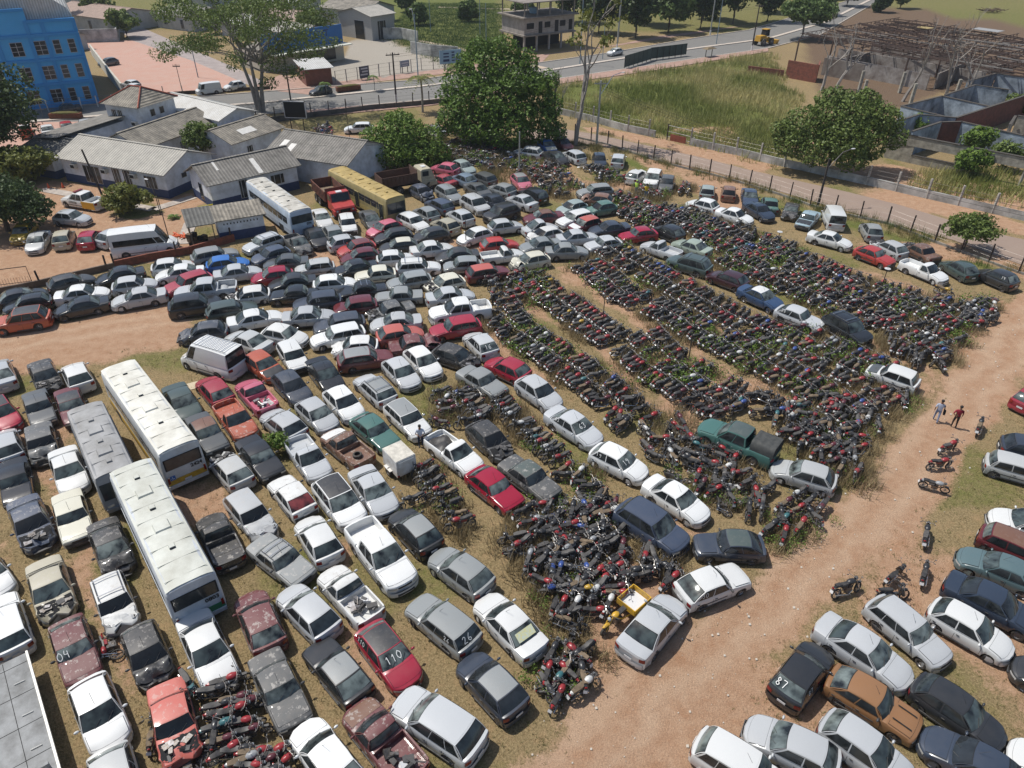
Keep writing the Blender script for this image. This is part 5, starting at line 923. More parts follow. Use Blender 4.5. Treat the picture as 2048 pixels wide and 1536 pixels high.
# ---------------- buildings ----------------
def corr(name,c1,c2,pitch=.36,axis=0,rough=.85,streak=(.05,.05,.05)):
    """corrugated sheet: ribs across the ridge, weather stains"""
    m,n,b=M_(name); b.inputs['Roughness'].default_value=rough; tc=nd(n,'ShaderNodeTexCoord'); no=nd(n,'ShaderNodeTexNoise'); no.inputs['Scale'].default_value=.9; no.inputs['Detail'].default_value=9; no.inputs['Roughness'].default_value=.72
    n.links.new(tc.outputs['Object'],no.inputs['Vector']); mr=nd(n,'ShaderNodeMapRange'); mr.inputs[1].default_value=.36; mr.inputs[2].default_value=.66; n.links.new(no.outputs[0],mr.inputs[0])
    mx=nd(n,'ShaderNodeMix',data_type='RGBA'); n.links.new(mr.outputs[0],mx.inputs[0]); mx.inputs[6].default_value=(*c1,1); mx.inputs[7].default_value=(*c2,1)
    wv=nd(n,'ShaderNodeTexWave',bands_direction='X' if axis==0 else 'Y'); wv.inputs['Scale'].default_value=.314/pitch; n.links.new(tc.outputs['Object'],wv.inputs['Vector']); wv.inputs['Distortion'].default_value=.3
    m2=nd(n,'ShaderNodeMix',data_type='RGBA',blend_type='MULTIPLY'); m2.inputs[0].default_value=.35; n.links.new(mx.outputs[2],m2.inputs[6]); n.links.new(wv.outputs['Color'],m2.inputs[7]); n.links.new(m2.outputs[2],b.inputs['Base Color'])
    bp=nd(n,'ShaderNodeBump'); bp.inputs['Strength'].default_value=.8; bp.inputs['Distance'].default_value=.06; n.links.new(wv.outputs['Fac'],bp.inputs['Height']); n.links.new(bp.outputs[0],b.inputs['Normal']); return m
RF_LIGHT=corr('roof_pale_sheet',(.50,.47,.41),(.36,.34,.30)); RF_OLD=corr('roof_old_sheet',(.36,.32,.26),(.12,.11,.092)); RF_DARK=corr('roof_dark_sheet',(.17,.165,.15),(.09,.088,.08)); RF_GREY=corr('roof_grey_sheet',(.29,.27,.24),(.14,.13,.115)); RF_WHITE=corr('roof_white_metal',(.66,.65,.62),(.52,.5,.46),rough=.5)
WALLW=simple('wall_white',(.66,.70,.77),.85,var=.15,scale=.8,dirt=(.42,.44,.46)); NAVY=simple('wall_navy',(.035,.055,.13),.8,var=.2); WIN=simple('window_dark',(.02,.023,.027),.15); FRAME=simple('window_frame',(.5,.5,.5),.6)
def house(label,cx,cy,ang,L,D,wh,rh,roofm,wallm=WALLW,band=None,wins=(),over=.45,kind='gable',name='house',patches=(),cat='building'):
    e=empty(name,(cx,cy,0),R_(ang),label,cat); b=MB(); hl,hd=L/2,D/2
    b.prism([(-hl,-hd),(hl,-hd),(hl,hd),(-hl,hd)],-.05,wh,wallm)
    if kind=='gable':
        for s in(-1,1): b.add([(s*hl,-hd,wh),(s*hl,hd,wh),(s*hl,0,rh-.08)],[(0,1,2)],wallm)
    w=b.obj('wall',e,smooth=False)
    if band: 
        b=MB(); t=.012; b.prism([(-hl-t,-hd-t),(hl+t,-hd-t),(hl+t,hd+t),(-hl-t,hd+t)],-.04,.95,band); b.obj('base_band',e,smooth=False)
    b=MB(); ox,oy=hl+over,hd+over; s=(rh-wh)/hd if kind=='gable' else 0
    if kind=='gable':
        ze=wh-s*over
        for sg in(-1,1):
            q=[(-ox,sg*oy,ze),(ox,sg*oy,ze),(ox,0,rh),(-ox,0,rh)]; q2=[(x,y,z+.09) for x,y,z in q]
            b.add(q+q2,[(0,1,2,3),(4,7,6,5),(0,4,5,1),(1,5,6,2),(3,2,6,7),(0,3,7,4)],roofm)
        b.box((0,0,rh+.10),(2*ox,.35,.05),roofm)
    elif kind=='hip':
        q=[(-ox,-oy,wh),(ox,-oy,wh),(ox,oy,wh),(-ox,oy,wh),(-hl*.3,0,rh),(hl*.3,0,rh)]; b.add(q,[(0,1,5,4),(1,2,5),(2,3,4,5),(3,0,4),(0,3,2,1)],roofm)
    elif kind=='shed':
        q=[(-ox,-oy,wh+.02),(ox,-oy,wh+.02),(ox,oy,rh),(-ox,oy,rh)]; b.add(q+[(x,y,z+.09) for x,y,z in q],[(0,1,2,3),(4,7,6,5),(0,4,5,1),(1,5,6,2),(2,6,7,3),(3,7,4,0)],roofm)
    else: b.box((0,0,wh+.08),(2*ox,2*oy,.14),roofm)
    ro=b.obj('roof',e,smooth=False)
    if kind=='hip':
        b=MB(); rd=simple('ridge_red',(.30,.08,.05),.8)
        for a,c in((q[0],q[4]),(q[1],q[5]),(q[2],q[5]),(q[3],q[4]),(q[4],q[5])): b.tube([Vector(a)+Vector((0,0,.08)),Vector(c)+Vector((0,0,.08))],.1,rd,5)
        b.obj('ridge_tiles',ro)
    for (fx,fw,sg,v0,v1) in patches:   # pale replacement sheets lying on the slope
        b=MB(); 
        def pt(x,v): y=sg*(oy*(1-v)); return (x,y,(wh-s*over)+(rh-(wh-s*over))*v+.112)
        x=-hl+L*fx; b.add([pt(x,v0),pt(x+fw,v0),pt(x+fw,v1),pt(x,v1)],[(0,1,2,3) if sg<0 else (3,2,1,0)],simple('pale_sheet',(.62,.60,.56),.6,var=.2)); b.obj('pale_roof_sheet',ro)
    for (sd,u,z,w_,h_,k) in wins:
        if sd in'fb': s_=-1 if sd=='f' else 1; c=(u,s_*(hd+.02),z); dm=(w_,.06,h_); fd=(w_+.12,.04,h_+.12)
        else: s_=-1 if sd=='l' else 1; c=(s_*(hl+.02),u,z); dm=(.06,w_,h_); fd=(.04,w_+.12,h_+.12)
        b=MB(); b.box(c,fd,FRAME if k!='a' else PLASTIC)
        if k=='a':
            b=MB(); b.box((c[0],c[1]+(-.2 if sd=='f' else 0),c[2]),(w_,.5,h_),simple('ac_white',(.55,.54,.5),.6)); b.box((c[0],c[1]-.46,c[2]),(w_*.8,.03,h_*.7),SEAM); b.obj('air_conditioner',e); continue
        f=b.obj('door' if k=='d' else 'window',e,smooth=False); b=MB(); b.box(c,(dm[0]+(0 if sd in'fb' else .04),dm[1]+(.04 if sd in'fb' else 0),dm[2]),WIN)
        if sd in'fb':
            for q in(-.25,.25): b.box((c[0]+q*w_,c[1]+s_*.06,c[2]),(.05,.02,h_),FRAME)
        b.obj('pane',f,smooth=False)
    return e
house('white station building with long pale corrugated roof and navy base',-44.5,85.3,-21.8,15.6,7.6,2.9,4.35,RF_LIGHT,band=NAVY,name='station_building',wins=[('f',-3.2,1.35,2.4,1.9,'w'),('f',.6,1.45,1.0,2.1,'d'),('f',2.2,1.45,1.0,2.1,'d'),('f',5.6,1.6,1.6,1.3,'w'),('f',-.9,2.1,.7,.5,'a'),('f',3.4,2.1,.7,.5,'a'),('f',-5.6,2.1,.7,.5,'a'),('r',-1.0,1.9,.7,.5,'w')])
house('white annex with dark ribbed roof at the left end of the station',-55.6,89.6,-21.8,5.4,7.6,2.7,3.6,RF_DARK,band=NAVY,kind='gable',name='station_annex',wins=[('f',-1.2,1.6,1.0,1.0,'w')])
house('white building with grey corrugated roof directly behind the pale blue bus',-30.6,81.2,41.5,10.2,5.6,2.9,4.2,RF_GREY,band=NAVY,name='station_building',wins=[('f',-1.4,1.5,.9,1.9,'d'),('f',2.6,1.7,1.5,1.0,'w'),('l',0,1.3,.8,1.8,'d')],patches=[(.55,.55,-1,.05,.75),(.16,.25,-1,.55,.95)])
house('white gabled building with stained roof behind the rusty dump truck',-22.6,88.3,-23,11,8.2,3.0,4.5,RF_GREY,name='station_building',wins=[('f',-3.6,1.5,1.1,1.2,'w')],patches=[(.08,.8,-1,.2,.6),(.2,.8,-1,.1,.5),(.5,.4,1,.3,.8)])
house('low building with large weathered brown grey roof amid the station cluster',-45.4,95.2,68,12.6,6.4,3.0,4.3,RF_OLD,name='station_building',wins=[('r',-1,1.6,1,1,'w'),('f',2,2.0,.7,.5,'a'),('f',0,1.4,1.0,1.2,'w')])
house('two storey white block with red ridged hip roof',-50.2,101.3,-22,5.8,6.2,5.3,7.0,RF_OLD,kind='hip',name='station_block',wins=[('f',-1.6,4.2,.7,.8,'w'),('f',-.6,4.2,.7,.8,'w'),('r',-1,4.2,.7,.8,'w'),('r',.6,4.2,.7,.8,'w'),('f',1.8,3.2,.7,.5,'a')])
house('building with bright white metal roof behind the station',-43.0,104.6,-35,14,5.6,3.6,4.5,RF_WHITE,name='station_building',patches=[])
house('long windowless white building with thin dark roof edge beside the annex',-55.0,95.6,249,12.5,4.2,3.3,3.9,RF_GREY,kind='shed',name='station_building')
house('white building with mottled brown roof between station blocks',-35.4,95.2,60,8.2,6.4,3.0,4.1,RF_OLD,name='station_building',wins=[('r',0,1.4,1.6,2.0,'d'),('f',-1.5,1.6,.8,.8,'w')],patches=[(.3,2.4,-1,.3,.6)])
# guard hut with porch
e=house('small guard hut with patchwork corrugated roof and open porch',-27.6,69.3,27,4.4,2.7,2.15,2.65,RF_OLD,band=NAVY,kind='shed',over=.3,name='guard_hut')
b=MB(); b.add([(-5.0,-1.9,2.16),(-2.4,-1.9,2.16),(-2.4,1.7,2.72),(-5.0,1.7,2.72),(-5.0,-1.9,2.24),(-2.4,-1.9,2.24),(-2.4,1.7,2.8),(-5.0,1.7,2.8)],[(0,1,2,3),(4,7,6,5),(0,4,5,1),(1,5,6,2),(2,6,7,3),(3,7,4,0)],RF_DARK); b.obj('porch_roof',e,smooth=False)
b=MB()
for x,y in((-4.8,-1.7),(-4.8,1.5),(-2.7,-1.7)): b.tube([(x,y,0),(x,y,2.3)],.05,STEEL,6)
b.obj('porch_posts',e)
b=MB()
for k in range(11): b.box((-1.6+k*.32,-1.36,1.75),(.1,.05,.16),SEAM)
b.obj('vent_holes',e)
e=empty('scrap_shelf',(-31.0,66.6,0),R_(27),'dark stack of crates and scrap under the guard hut porch','scrap'); b=MB(); woodm=simple('old_wood',(.13,.09,.055),.9,var=.4)
for k in range(10): b.box((-.7+(k%4)*.45,-.1+.2*(k%2),.2+.42*(k//4)),(.42,.5,.38),woodm if k%3 else SEAM,rz=.1*k)
b.obj('crates',e,smooth=False)
# blue building
bluem=simple('wall_blue',(.07,.36,.70),.8,var=.08,scale=.5); blued=simple('wall_blue_deep',(.045,.26,.58),.8)
TRIM=simple('trim_pale',(.36,.40,.44),.8)
e=empty('blue_building',(-66.6,121.2,0),R_(30),'tall bright blue three storey building with white roof','building')
b=MB(); b.prism([(-30,0),(0,0),(0,24),(-30,24)],-.05,12.3,bluem); b.prism([(-30,-.02),(-6.2,-.02),(-6.2,24),(-30,24)],12.3,13.9,bluem); b.obj('wall',e,smooth=False)
b=MB()
for z in(.3,3.45,6.9,10.3): b.box((-15,-.09,z),(30.1,.22,.42),blued)
b.box((-3.1,-.09,12.2),(6.3,.24,.4),blued); b.box((-18.2,-.09,13.8),(23.8,.24,.4),blued)
for x in(-.15,-4.4,-6.5,-10.8,-13,-19,-25): b.box((x,-.07,6.2),(.5,.16,12.2),blued)
b.obj('facade_trim',e,smooth=False)
for x,w in((-1.3,.85),(-3.3,.85),(-5.5,1.5),(-8.6,1.5),(-12,.9),(-16,.9),(-21,1.3),(-27,.9)):
    for z in(1.75,5.1,8.6):
        b=MB(); b.box((x,-.02,z),(w+.14,.1,1.95),TRIM); f=b.obj('window',e,smooth=False); b=MB()
        b.box((x,-.05,z),(w,.1,1.8),WIN)
        for q in(-.3,.35): b.box((x,-.11,z+q),(w,.03,.05),FRAME)
        if w>1: b.box((x,-.11,z),(.06,.03,1.8),FRAME)
        b.obj('pane',f,smooth=False)
for k in range(6):
    b=MB(); b.box((.06,2.5+k*2.2,3.2),(.12,.8,1.2),WIN); b.obj('side_window',e,smooth=False)
b=MB(); q=[]
for i in range(13):
    a=math.pi*i/12; q.append((-15-15*math.cos(a),11.9+.4+5.0*math.sin(a)))
n=len(q); vs=[(x,1.2,z) for x,z in q]+[(x,23.5,z) for x,z in q]; b.add(vs,[(i,i+1,i+1+n,i+n) for i in range(n-1)]+[tuple(range(n))],RF_WHITE); b.obj('vaulted_roof',e)
# side wall of the blue building: sloping white boundary wall
plast=simple('plaster_pale',(.50,.47,.40),.9,var=.2,scale=.6)
P_=[(-64.7,125.9),(-75,142),(-86.2,159.8)]
ribbon('boundary_wall',P_,.3,-.05,2.0,plast,'long pale boundary wall between the blue building and the pink plaza',cat='wall')
def railfence(name,pts,h,step,post,label,rail,np_=2,ps=.12,wires=(),cat='fence',base=None,panel=None):
    e=empty(name,(*pts[0],0),0,label,cat); o=Vector((*pts[0],0)); acc=0; P=[]
    for a,c in zip(pts[:-1],pts[1:]):
        a=Vector((*a,0))-o;c=Vector((*c,0))-o; L=(c-a).length; t=acc
        while t<L: P.append(a+(c-a)*(t/L)); t+=step
        acc=t-L
    pm=None; b=MB(); b.box((0,0,h/2),(ps,ps,h),post); pm=b.mesh('post',False); rg=random.Random(int(abs(pts[0][0])*10)+1)
    for p in P[:98]:
        q=put('post',pm,e); q.location=p; q.rotation_euler=(rg.uniform(-.03,.03),rg.uniform(-.03,.03),rg.uniform(0,3))
    b=MB(); 
    for z,r in rail:
        b.tube([p+Vector((0,0,z+rg.uniform(-.02,.02))) for p in P],r,post if r>.03 else STEEL,4,cap=False)
    if rail: b.obj('rails' if rail[0][1]>.02 else 'wires',e)
    if base:
        z1,w,m=base; b=MB()
        for a,c in zip(pts[:-1],pts[1:]):
            a=Vector((*a,0))-o;c=Vector((*c,0))-o; d=c-a; b.box(((a+c)/2+Vector((0,0,z1/2-.03))),(d.length-.01,w,z1+.06),m,rz=math.atan2(d.y,d.x))
        b.obj('base_wall',e,smooth=False)
    return e
darkpost=simple('dark_post',(.05,.035,.03),.9,var=.3); concpost=simple('concrete_post',(.45,.43,.39),.9,var=.3,scale=2,dirt=(.2,.19,.17))
railfence('wire_fence',R['lotfence'],1.9,2.75,darkpost,'wire fence with dark posts along the side road',[(.6,.006),(1.1,.006),(1.6,.006)],base=(.22,.12,simple('stained_wall',(.3,.29,.26),.9,var=.5,scale=.7,dirt=(.08,.075,.065))))
stain=simple('block_wall',(.46,.455,.43),.9,var=.5,scale=.55,dirt=(.15,.15,.135))
railfence('block_wall',R['upwall'],2.3,3.4,concpost,'stained grey wall with tall posts between side road and grassy field, left stretch',[(1.4,.007),(1.9,.007)],base=(.95,.16,stain),cat='wall',ps=.2)
railfence('block_wall',R['upwall2'],2.3,3.4,concpost,'stained grey wall with tall posts beyond the side road, right stretch',[(1.4,.007),(1.9,.007)],base=(.95,.16,stain),cat='wall',ps=.2)
e=empty('pipe_gate',(21.3,103.2,0),R_(-40),'rusty pipe gate and broken red brick panel in the field wall','gate'); b=MB(); b.box((1.9,0,.45),(-2.4,.14,.9),simple('brick_red',(.26,.075,.045),.9,var=.3,scale=2)); b.obj('brick_panel',e,smooth=False)
b=MB(); b.tube([(.2,0,.0),(.2,0,2.2)],.08,darkpost,6)
for z in(.5,1.2,2.0): b.tube([(-3.4+3.5,0,z),(4.4,0,z-.1)],.05,concpost,5)
b.obj('gate_frame',e)
railfence('wall_with_posts',R['avefence'],2.1,2.7,darkpost,'low dark wall with thin posts along the near side of the avenue',[(1.2,.012),(1.7,.012)],base=(.75,.16,simple('dark_wall',(.12,.11,.10),.9,var=.5,scale=.8)),cat='wall')
brickm=simple('brick_low',(.22,.07,.045),.9,var=.45,scale=2.5,dirt=(.10,.045,.03))
railfence('brick_wall',R['yardwall'][4:],1.5,5.4,darkpost,'low red brick wall behind the white passenger minibus',[],base=(.75,.18,brickm),cat='wall')
railfence('yard_wall',R['yardwall'][:5],1.5,5.4,darkpost,'low dark stained wall with posts left of the brick stretch',[],base=(.6,.18,simple('wall_dark_low',(.15,.11,.085),.9,var=.5,scale=.8)),cat='wall')
e=empty('metal_gate',(-42.3,57.4,0),R_(20),'low see through metal gate at the left end of the brick wall','gate'); b=MB(); b.tube([(-4,0,.15),(-4,0,1.9),(0,0,1.9),(0,0,.1)],.04,darkpost,5); b.tube([(-4,0,.5),(0,0,.5)],.03,darkpost,4)
for k in range(18): b.tube([(-3.9+k*.22,0,.15),(-3.9+k*.22,0,1.0)],.012,darkpost,4)
b.obj('gate_frame',e)
railfence('mesh_fence',[(-31.5,135.4),(-24.6,141.9),(-17.5,147.5),(-8.5,150.5)],2.2,2.3,simple('grey_post',(.18,.17,.17),.8),'grey mesh fence with posts along the far pavement',[(.1,.02),(.8,.012),(1.5,.012),(2.15,.02)])
railfence('white_railing',[(-80,111.5),(-66,118.6),(-61,120.5)],1.7,2.3,simple('white_post',(.6,.6,.58),.7),'white railing in front of the blue building',[(.5,.03),(1.0,.02),(1.6,.03)])
# boundary of the plaza and back walls
ribbon('plaza_wall',[(-95.0,173.6),(-87.7,175.1),(-92.5,186)],.25,-.05,2.6,stain,'tall stained wall at the back of the pink plaza',cat='wall')
railfence('plaza_fence',[(-64,124.5),(-52,128.5),(-42,131.5)],1.5,3,concpost,'short posts along the front edge of the pink plaza',[(.5,.012)],base=(.5,.15,darkpost))
ribbon('back_wall',[(-21.5,164),(-17,160.5),(-11.5,158.5)],.25,-.05,2.3,stain,'grey stained wall at the back of the gravel lot',cat='wall')
ribbon('back_wall',[(-30.0,180.5),(-25.5,180.0),(-21.5,176)],.25,-.05,2.4,stain,'grey wall right of the grey hangar',cat='wall')
# distributor shop with blue sign wall
dist=simple('sign_wall_blue',(.03,.13,.34),.8,var=.12,scale=.4); cream=simple('plaster_cream',(.50,.46,.38),.85,var=.2)
sx=math.atan2(11.5,10.5)
e=empty('shop_building',(-34.2,157.4,0),sx,'shop with blue lettered front wall and pale canopy on the avenue','building')
b=MB(); b.prism([(-18,0),(0,0),(0,9),(-18,9)],-.05,3.2,cream); b.obj('wall',e,smooth=False)
b=MB(); b.box((-9,.05,4.8),(18.1,.25,3.3),dist); b.obj('sign_wall',e,smooth=False)
lm=simple('sign_letter_dark',(.012,.03,.09),.7); m=textmesh('ATACADAO DIST',1.55,lm,.03); q=put('sign_lettering',m,e); q.location=(-9.3,-.09,5.25); q.rotation_euler=(R_(90),0,0)
b=MB(); b.box((-8.6,.0,3.12),(17.6,.0+3.4,.16),simple('canopy_pale',(.56,.56,.48),.8,var=.2)); 
for v in range(1): pass
cn=b.obj('canopy',e,smooth=False); cn.location=(0,-1.2,0)
b=MB(); b.box((-4.3,-.05,1.5),(4.5,.08,2.2),WIN); b.obj('shop_window',e,smooth=False)
b=MB(); b.box((-9,4.8,3.6),(18,8.6,.3),RF_OLD); b.obj('roof',e,smooth=False)
house('small white building with brown brick side wall facing the avenue',-35.6,137.6,26,4.6,6.6,2.7,3.1,RF_WHITE,kind='shed',name='brick_side_building',wallm=simple('brick_wall_brown',(.20,.085,.06),.9,var=.3,scale=1.5))
house('grey open fronted metal hangar behind the shop',-34.0,184,52,7,11,5,6.2,RF_LIGHT,wallm=simple('hangar_grey',(.34,.34,.33),.8,var=.2),name='hangar',wins=[('l',-1.5,1.9,3.0,3.8,'d'),('f',-.5,1.9,2.4,3.8,'d')])
# unfinished concrete building
e=empty('unfinished_building',(2.0,165.7,0),math.atan2(7.3,11),'unfinished concrete building with open ground floor and bare roof columns','building'); cm=simple('raw_concrete',(.25,.22,.19),.9,var=.4,scale=.6,dirt=(.12,.10,.085)); upper=simple('raw_plaster',(.34,.30,.27),.9,var=.3,scale=.8)
b=MB(); L,D=13.2,8.8
b.box((L/2,D/2,3.1),(L+.6,D+.6,.3),cm); b.box((L/2,D/2,6.5),(L+1.2,D+1.2,.25),cm); b.box((L/2,D/2,9.3),(L+1.0,D+1.0,.18),cm); b.obj('floor_slabs',e,smooth=False)
for i in range(5):
    for j in range(2):
        b=MB(); x=.2+i*(L-.4)/4; y=.2+j*(D-.4); b.box((x,y,1.5),(.35,.35,3.0),simple('column_pale',(.42,.38,.33),.9) if 0 else upper); b.box((x,y,7.9),(.22,.22,2.6),cm); b.obj('column',e,smooth=False)
b=MB(); b.prism([(.1,.1),(L-.1,.1),(L-.1,D-.1),(.1,D-.1)],3.25,6.38,upper); b.obj('upper_storey',e,smooth=False)
for k,(x,w,h,z) in enumerate([(1.6,1.8,1.1,4.9),(4.2,.9,2.2,4.5),(6.0,1.4,1.1,4.9),(8.4,.9,2.2,4.5),(10.0,1.4,1.1,4.9),(12.1,.9,2.0,4.5)]):
    b=MB(); b.box((x,.08,z),(w,.1,h),SEAM); b.obj('window_opening',e,smooth=False)
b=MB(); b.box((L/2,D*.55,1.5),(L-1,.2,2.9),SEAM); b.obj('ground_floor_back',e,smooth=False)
b=MB(); b.lathe([(0,.8),(1.1,.95),(1.15,.2)],(5,4,6.7),simple('tank_blue',(.25,.38,.5),.5),14,'z'); b.obj('water_tank',e)
# roofless ruin on the right
rw=simple('ruin_plaster',(.30,.36,.42),.9,var=.7,scale=.5,dirt=(.055,.07,.09)); rbrick=simple('ruin_brick',(.16,.065,.05),.9,var=.4,scale=2,dirt=(.08,.04,.035)); rblock=simple('ruin_block',(.36,.335,.28),.9,var=.4,scale=1.5,dirt=(.17,.155,.13)); cap=simple('ruin_cap',(.075,.065,.055),.9)
e=empty('roofless_ruin',(60,100,0),0,'roofless ruined building with stained blue white room walls and brick side','ruin'); O2=Vector((60,100,0))
def rwall(a,c,m,z0=-.05,z1=3.3,w=.22,nm='wall'):
    a=Vector((*a,0))-O2;c=Vector((*c,0))-O2;d=c-a; b=MB(); mid=(a+c)/2; b.box(mid+Vector((0,0,(z0+z1)/2)),(d.length,w,z1-z0),m,rz=math.atan2(d.y,d.x)); b.box(mid+Vector((0,0,z1+.04)),(d.length+.1,w+.12,.09),cap,rz=math.atan2(d.y,d.x)); b.obj(nm,e,smooth=False)
for a,c,m in [((51.7,96.1),(57.6,100.7),rw),((57.8,100.6),(60.5,100.9),rbrick),((60.5,100.9),(65.1,94.5),rw),((65.1,94.5),(71.5,86.5),rw),((51.8,100.9),(56.4,104.5),rw),((56.5,104.5),(60.7,102.9),rw),((60.8,102.9),(77,115.4),rbrick),
  ((55.9,109.0),(64.8,115.3),rw),((55.9,108.9),(59.4,103.6),rw),((64.9,115.3),(68.7,109.2),rw),((73.9,122.8),(77.4,119.7),rw),((65.6,116.0),(73.8,122.9),rw),((73.9,125.5),(81.8,131.6),rw),((82,131.5),(90,124),rw),((77,115.5),(90,124.5),rbrick),((70,104.2),(79,96),rblock),((66.2,99.5),(69.5,104),rblock)]:
    rwall(a,c,m)
rwall((48.9,95.7),(66.5,79.5),rblock,2.1,3.3,.25,'lintel_beam'); rwall((48.9,95.9),(51.2,93.6),rblock); rwall((54.9,90.2),(56.1,89.1),rblock); rwall((49,96.2),(51.5,98.6),rblock)
rwall((51.2,93.6),(54.9,90.2),rblock,-.05,1.0,.24,'low_wall')
for p in((60.5,85.1),(63.5,82.3),(66.5,79.5)): b=MB(); b.box(Vector((*p,1.05))-O2,(.25,.25,2.1),rblock); b.obj('pillar',e,smooth=False)
# rusty steel roof frame
rs=simple('rust_beam',(.085,.052,.04),.9,var=.5,scale=.4,dirt=(.035,.024,.02)); gs=simple('grey_beam',(.26,.24,.22),.8,var=.4,scale=.5); e=empty('steel_roof_frame',(55.6,154.8,0),R_(-53),'collapsed rusty steel roof frame of a burnt out warehouse','ruin')
u_=36; v_=78; b=MB()
rq=random.Random(8)
for k in range(42):
    x=0
    while x<v_:
        l=rq.uniform(5,16)
        if rq.random()<.92: b.box((x+l/2,u_*k/41+rq.uniform(-.2,.2),5.0+.6*math.sin(k*.9)+rq.uniform(-.35,.3)),(l,.12,.16),gs if rq.random()<.18 else rs,M=Matrix.Rotation(rq.gauss(0,.03),3,'Z')@Matrix.Rotation(rq.gauss(0,.03),3,'Y'))
        x+=l
b.obj('purlins',e,smooth=False)
for k in range(20):
    b=MB(); x=v_*k/19; b.box((x,u_/2,4.75),(.12,u_,.14),rs); b.box((x,u_/2,5.7),(.10,u_,.10),rs)
    for j in range(24): y=u_*j/24; b.tube([(x,y,4.75),(x,y+u_/48,5.7),(x,y+u_/24,4.75)],.05,rs,4,cap=False)
    b.obj('truss',e,smooth=False)
for i in range(8):
    for j in range(4): b=MB(); b.box((v_*i/7,u_*j/3,2.4),(.22,.22,4.8),rs); b.obj('column',e,smooth=False)
b=MB(); r_=random.Random(9)
for k in range(330):
    p=Vector((r_.uniform(0,v_),r_.uniform(0,u_),r_.uniform(4.2,5.2) if k<150 else .15)); a=r_.uniform(0,6.3); q=p+Vector((math.cos(a),math.sin(a),r_.uniform(-.3,.1)))*r_.uniform(1,5); b.tube([p,q],.05,rs,4,cap=False)
b.obj('bent_rods',e,smooth=False)
for k,(x,y,w,d,m) in enumerate([(30,36.5,9,.2,simple('rust_sheet',(.06,.035,.03),.9)),(9,30,2.5,2.5,simple('rusty_panel_yellow',(.35,.27,.12),.9,var=.4)),(20,33,5,3,simple('bent_sheet_grey',(.3,.3,.3),.7,var=.4))]):
    b=MB(); b.box((x,y,6.0 if k!=1 else 5.3),(w,d,1.3 if k==0 else .06),m); b.obj('loose_sheet',e,smooth=False)
for i,(a,c,h) in enumerate([((60,150),(72,134),2.6),((66,160),(84,138),2.2),((76,168),(92,146),2.4),((62,148),(70,155),2.4),((74,135),(84,145),2.6),((88,143),(96,150),2.2),((58,146),(63,140),3.0)]): ribbon('inner_wall',[a,c],.25,-.05,h,simple('burnt_wall%d'%i,(.30-.02*i,.28-.02*i,.26-.02*i),.9,var=.6,scale=.5,dirt=(.10,.07,.055)),['pale','grey','long','short','stained','far','near'][i]+' weathered wall under the rusty steel roof frame',cat='wall')
ribbon('brick_wall',[(50.5,143.5),(54.5,139.2),(56.0,143)],.25,-.05,3.0,brickm,'broken orange brick wall at the left edge of the warehouse ruin',cat='wall')
ribbon('brick_wall',[(44.5,147.5),(50,143.8)],.25,-.05,1.2,brickm,'low brick remains left of the warehouse ruin',cat='wall')
for k,(x,y,h) in enumerate([(59.3,131.5,3.6),(66.5,131.8,3.4),(61.5,117.5,4.6),(73,126,3.5),(57.5,125.5,3.4)]):
    b=MB(); b.box((0,0,h/2),(.45,.45,h),rblock,taper=.9); o=b.obj('concrete_pillar',smooth=False,label=['slim','second slim','tallest','right hand','leftmost'][k]+' bare concrete pillar standing in the burnt out lot',cat='pillar'); o.location=(x,y,0)
# green screen panels by the avenue
e=empty('panel_screen',(21.3,149.9,0),R_(52),'long dark green panel screen standing along the avenue','screen'); gp=simple('panel_green',(.03,.06,.055),.6,var=.4,scale=.6)
for k in range(12):
    x=k*1.72 if k<6 else 6*1.72+(k-6)*1.62*math.cos(.36); y=0 if k<6 else -(k-6)*1.62*math.sin(.36)
    b=MB(); b.box((x+.8,y,1.35),(1.62,.06,2.1),gp,rz=0 if k<6 else -.36); b.obj('panel',e,smooth=False); b=MB(); b.box((x,y+.06,1.2),(.09,.09,2.4),SEAM); b.obj('post',e,smooth=False)
# thatched kiosk, billboards
e=empty('thatched_shelter',(40.2,162.2,0),R_(35),'small thatched shelter on two posts by the avenue','shelter'); b=MB(); b.box((0,0,1.75),(3.0,1.5,.3),simple('thatch',(.20,.15,.09),.95,var=.4,scale=3),taper=.5); b.obj('thatch_roof',e)
for s in(-1,1): b=MB(); b.tube([(s*.9,0,0),(s*.9,0,1.7)],.08,darkpost,6); b.obj('post',e)
def board(x,y,ang,w,h,z,face,label,rows,back=False,frame=None,textm=None):
    e=empty('billboard',(x,y,0),R_(ang),label,'billboard'); b=MB(); b.box((0,0,z+h/2),(w,.12,h),face); b.obj('panel',e,smooth=False)
    if frame: 
        b=MB()
        for s in(-1,1): b.box((s*w/2,-.02,z+h/2),(.1,.16,h+.1),frame); b.box((0,-.02,z+h/2+s*h/2),(w+.1,.16,.1),frame)
        b.obj('frame',e,smooth=False)
    for s in(-1,1): b=MB(); b.tube([(s*w*.3,.08,0),(s*w*.3,.08,z+h*.8)],.07,darkpost,6); b.obj('post',e)
    if rows:
        b=MB()
        for (x0,zz,ww,hh) in rows: b.box((x0*w,-.075,z+zz*h),(ww*w,.02,hh*h),textm or SEAM)
        b.obj('printed_blocks',e,smooth=False)
board(-30.8,105.6,-6,3.1,2.2,2.0,simple('screen_black',(.008,.009,.012),.35),'black billboard with pale frame on posts behind the station',None,frame=FRAME)
sb=simple('board_slate',(.22,.25,.31),.7); tl=simple('board_text',(.5,.5,.52),.7)
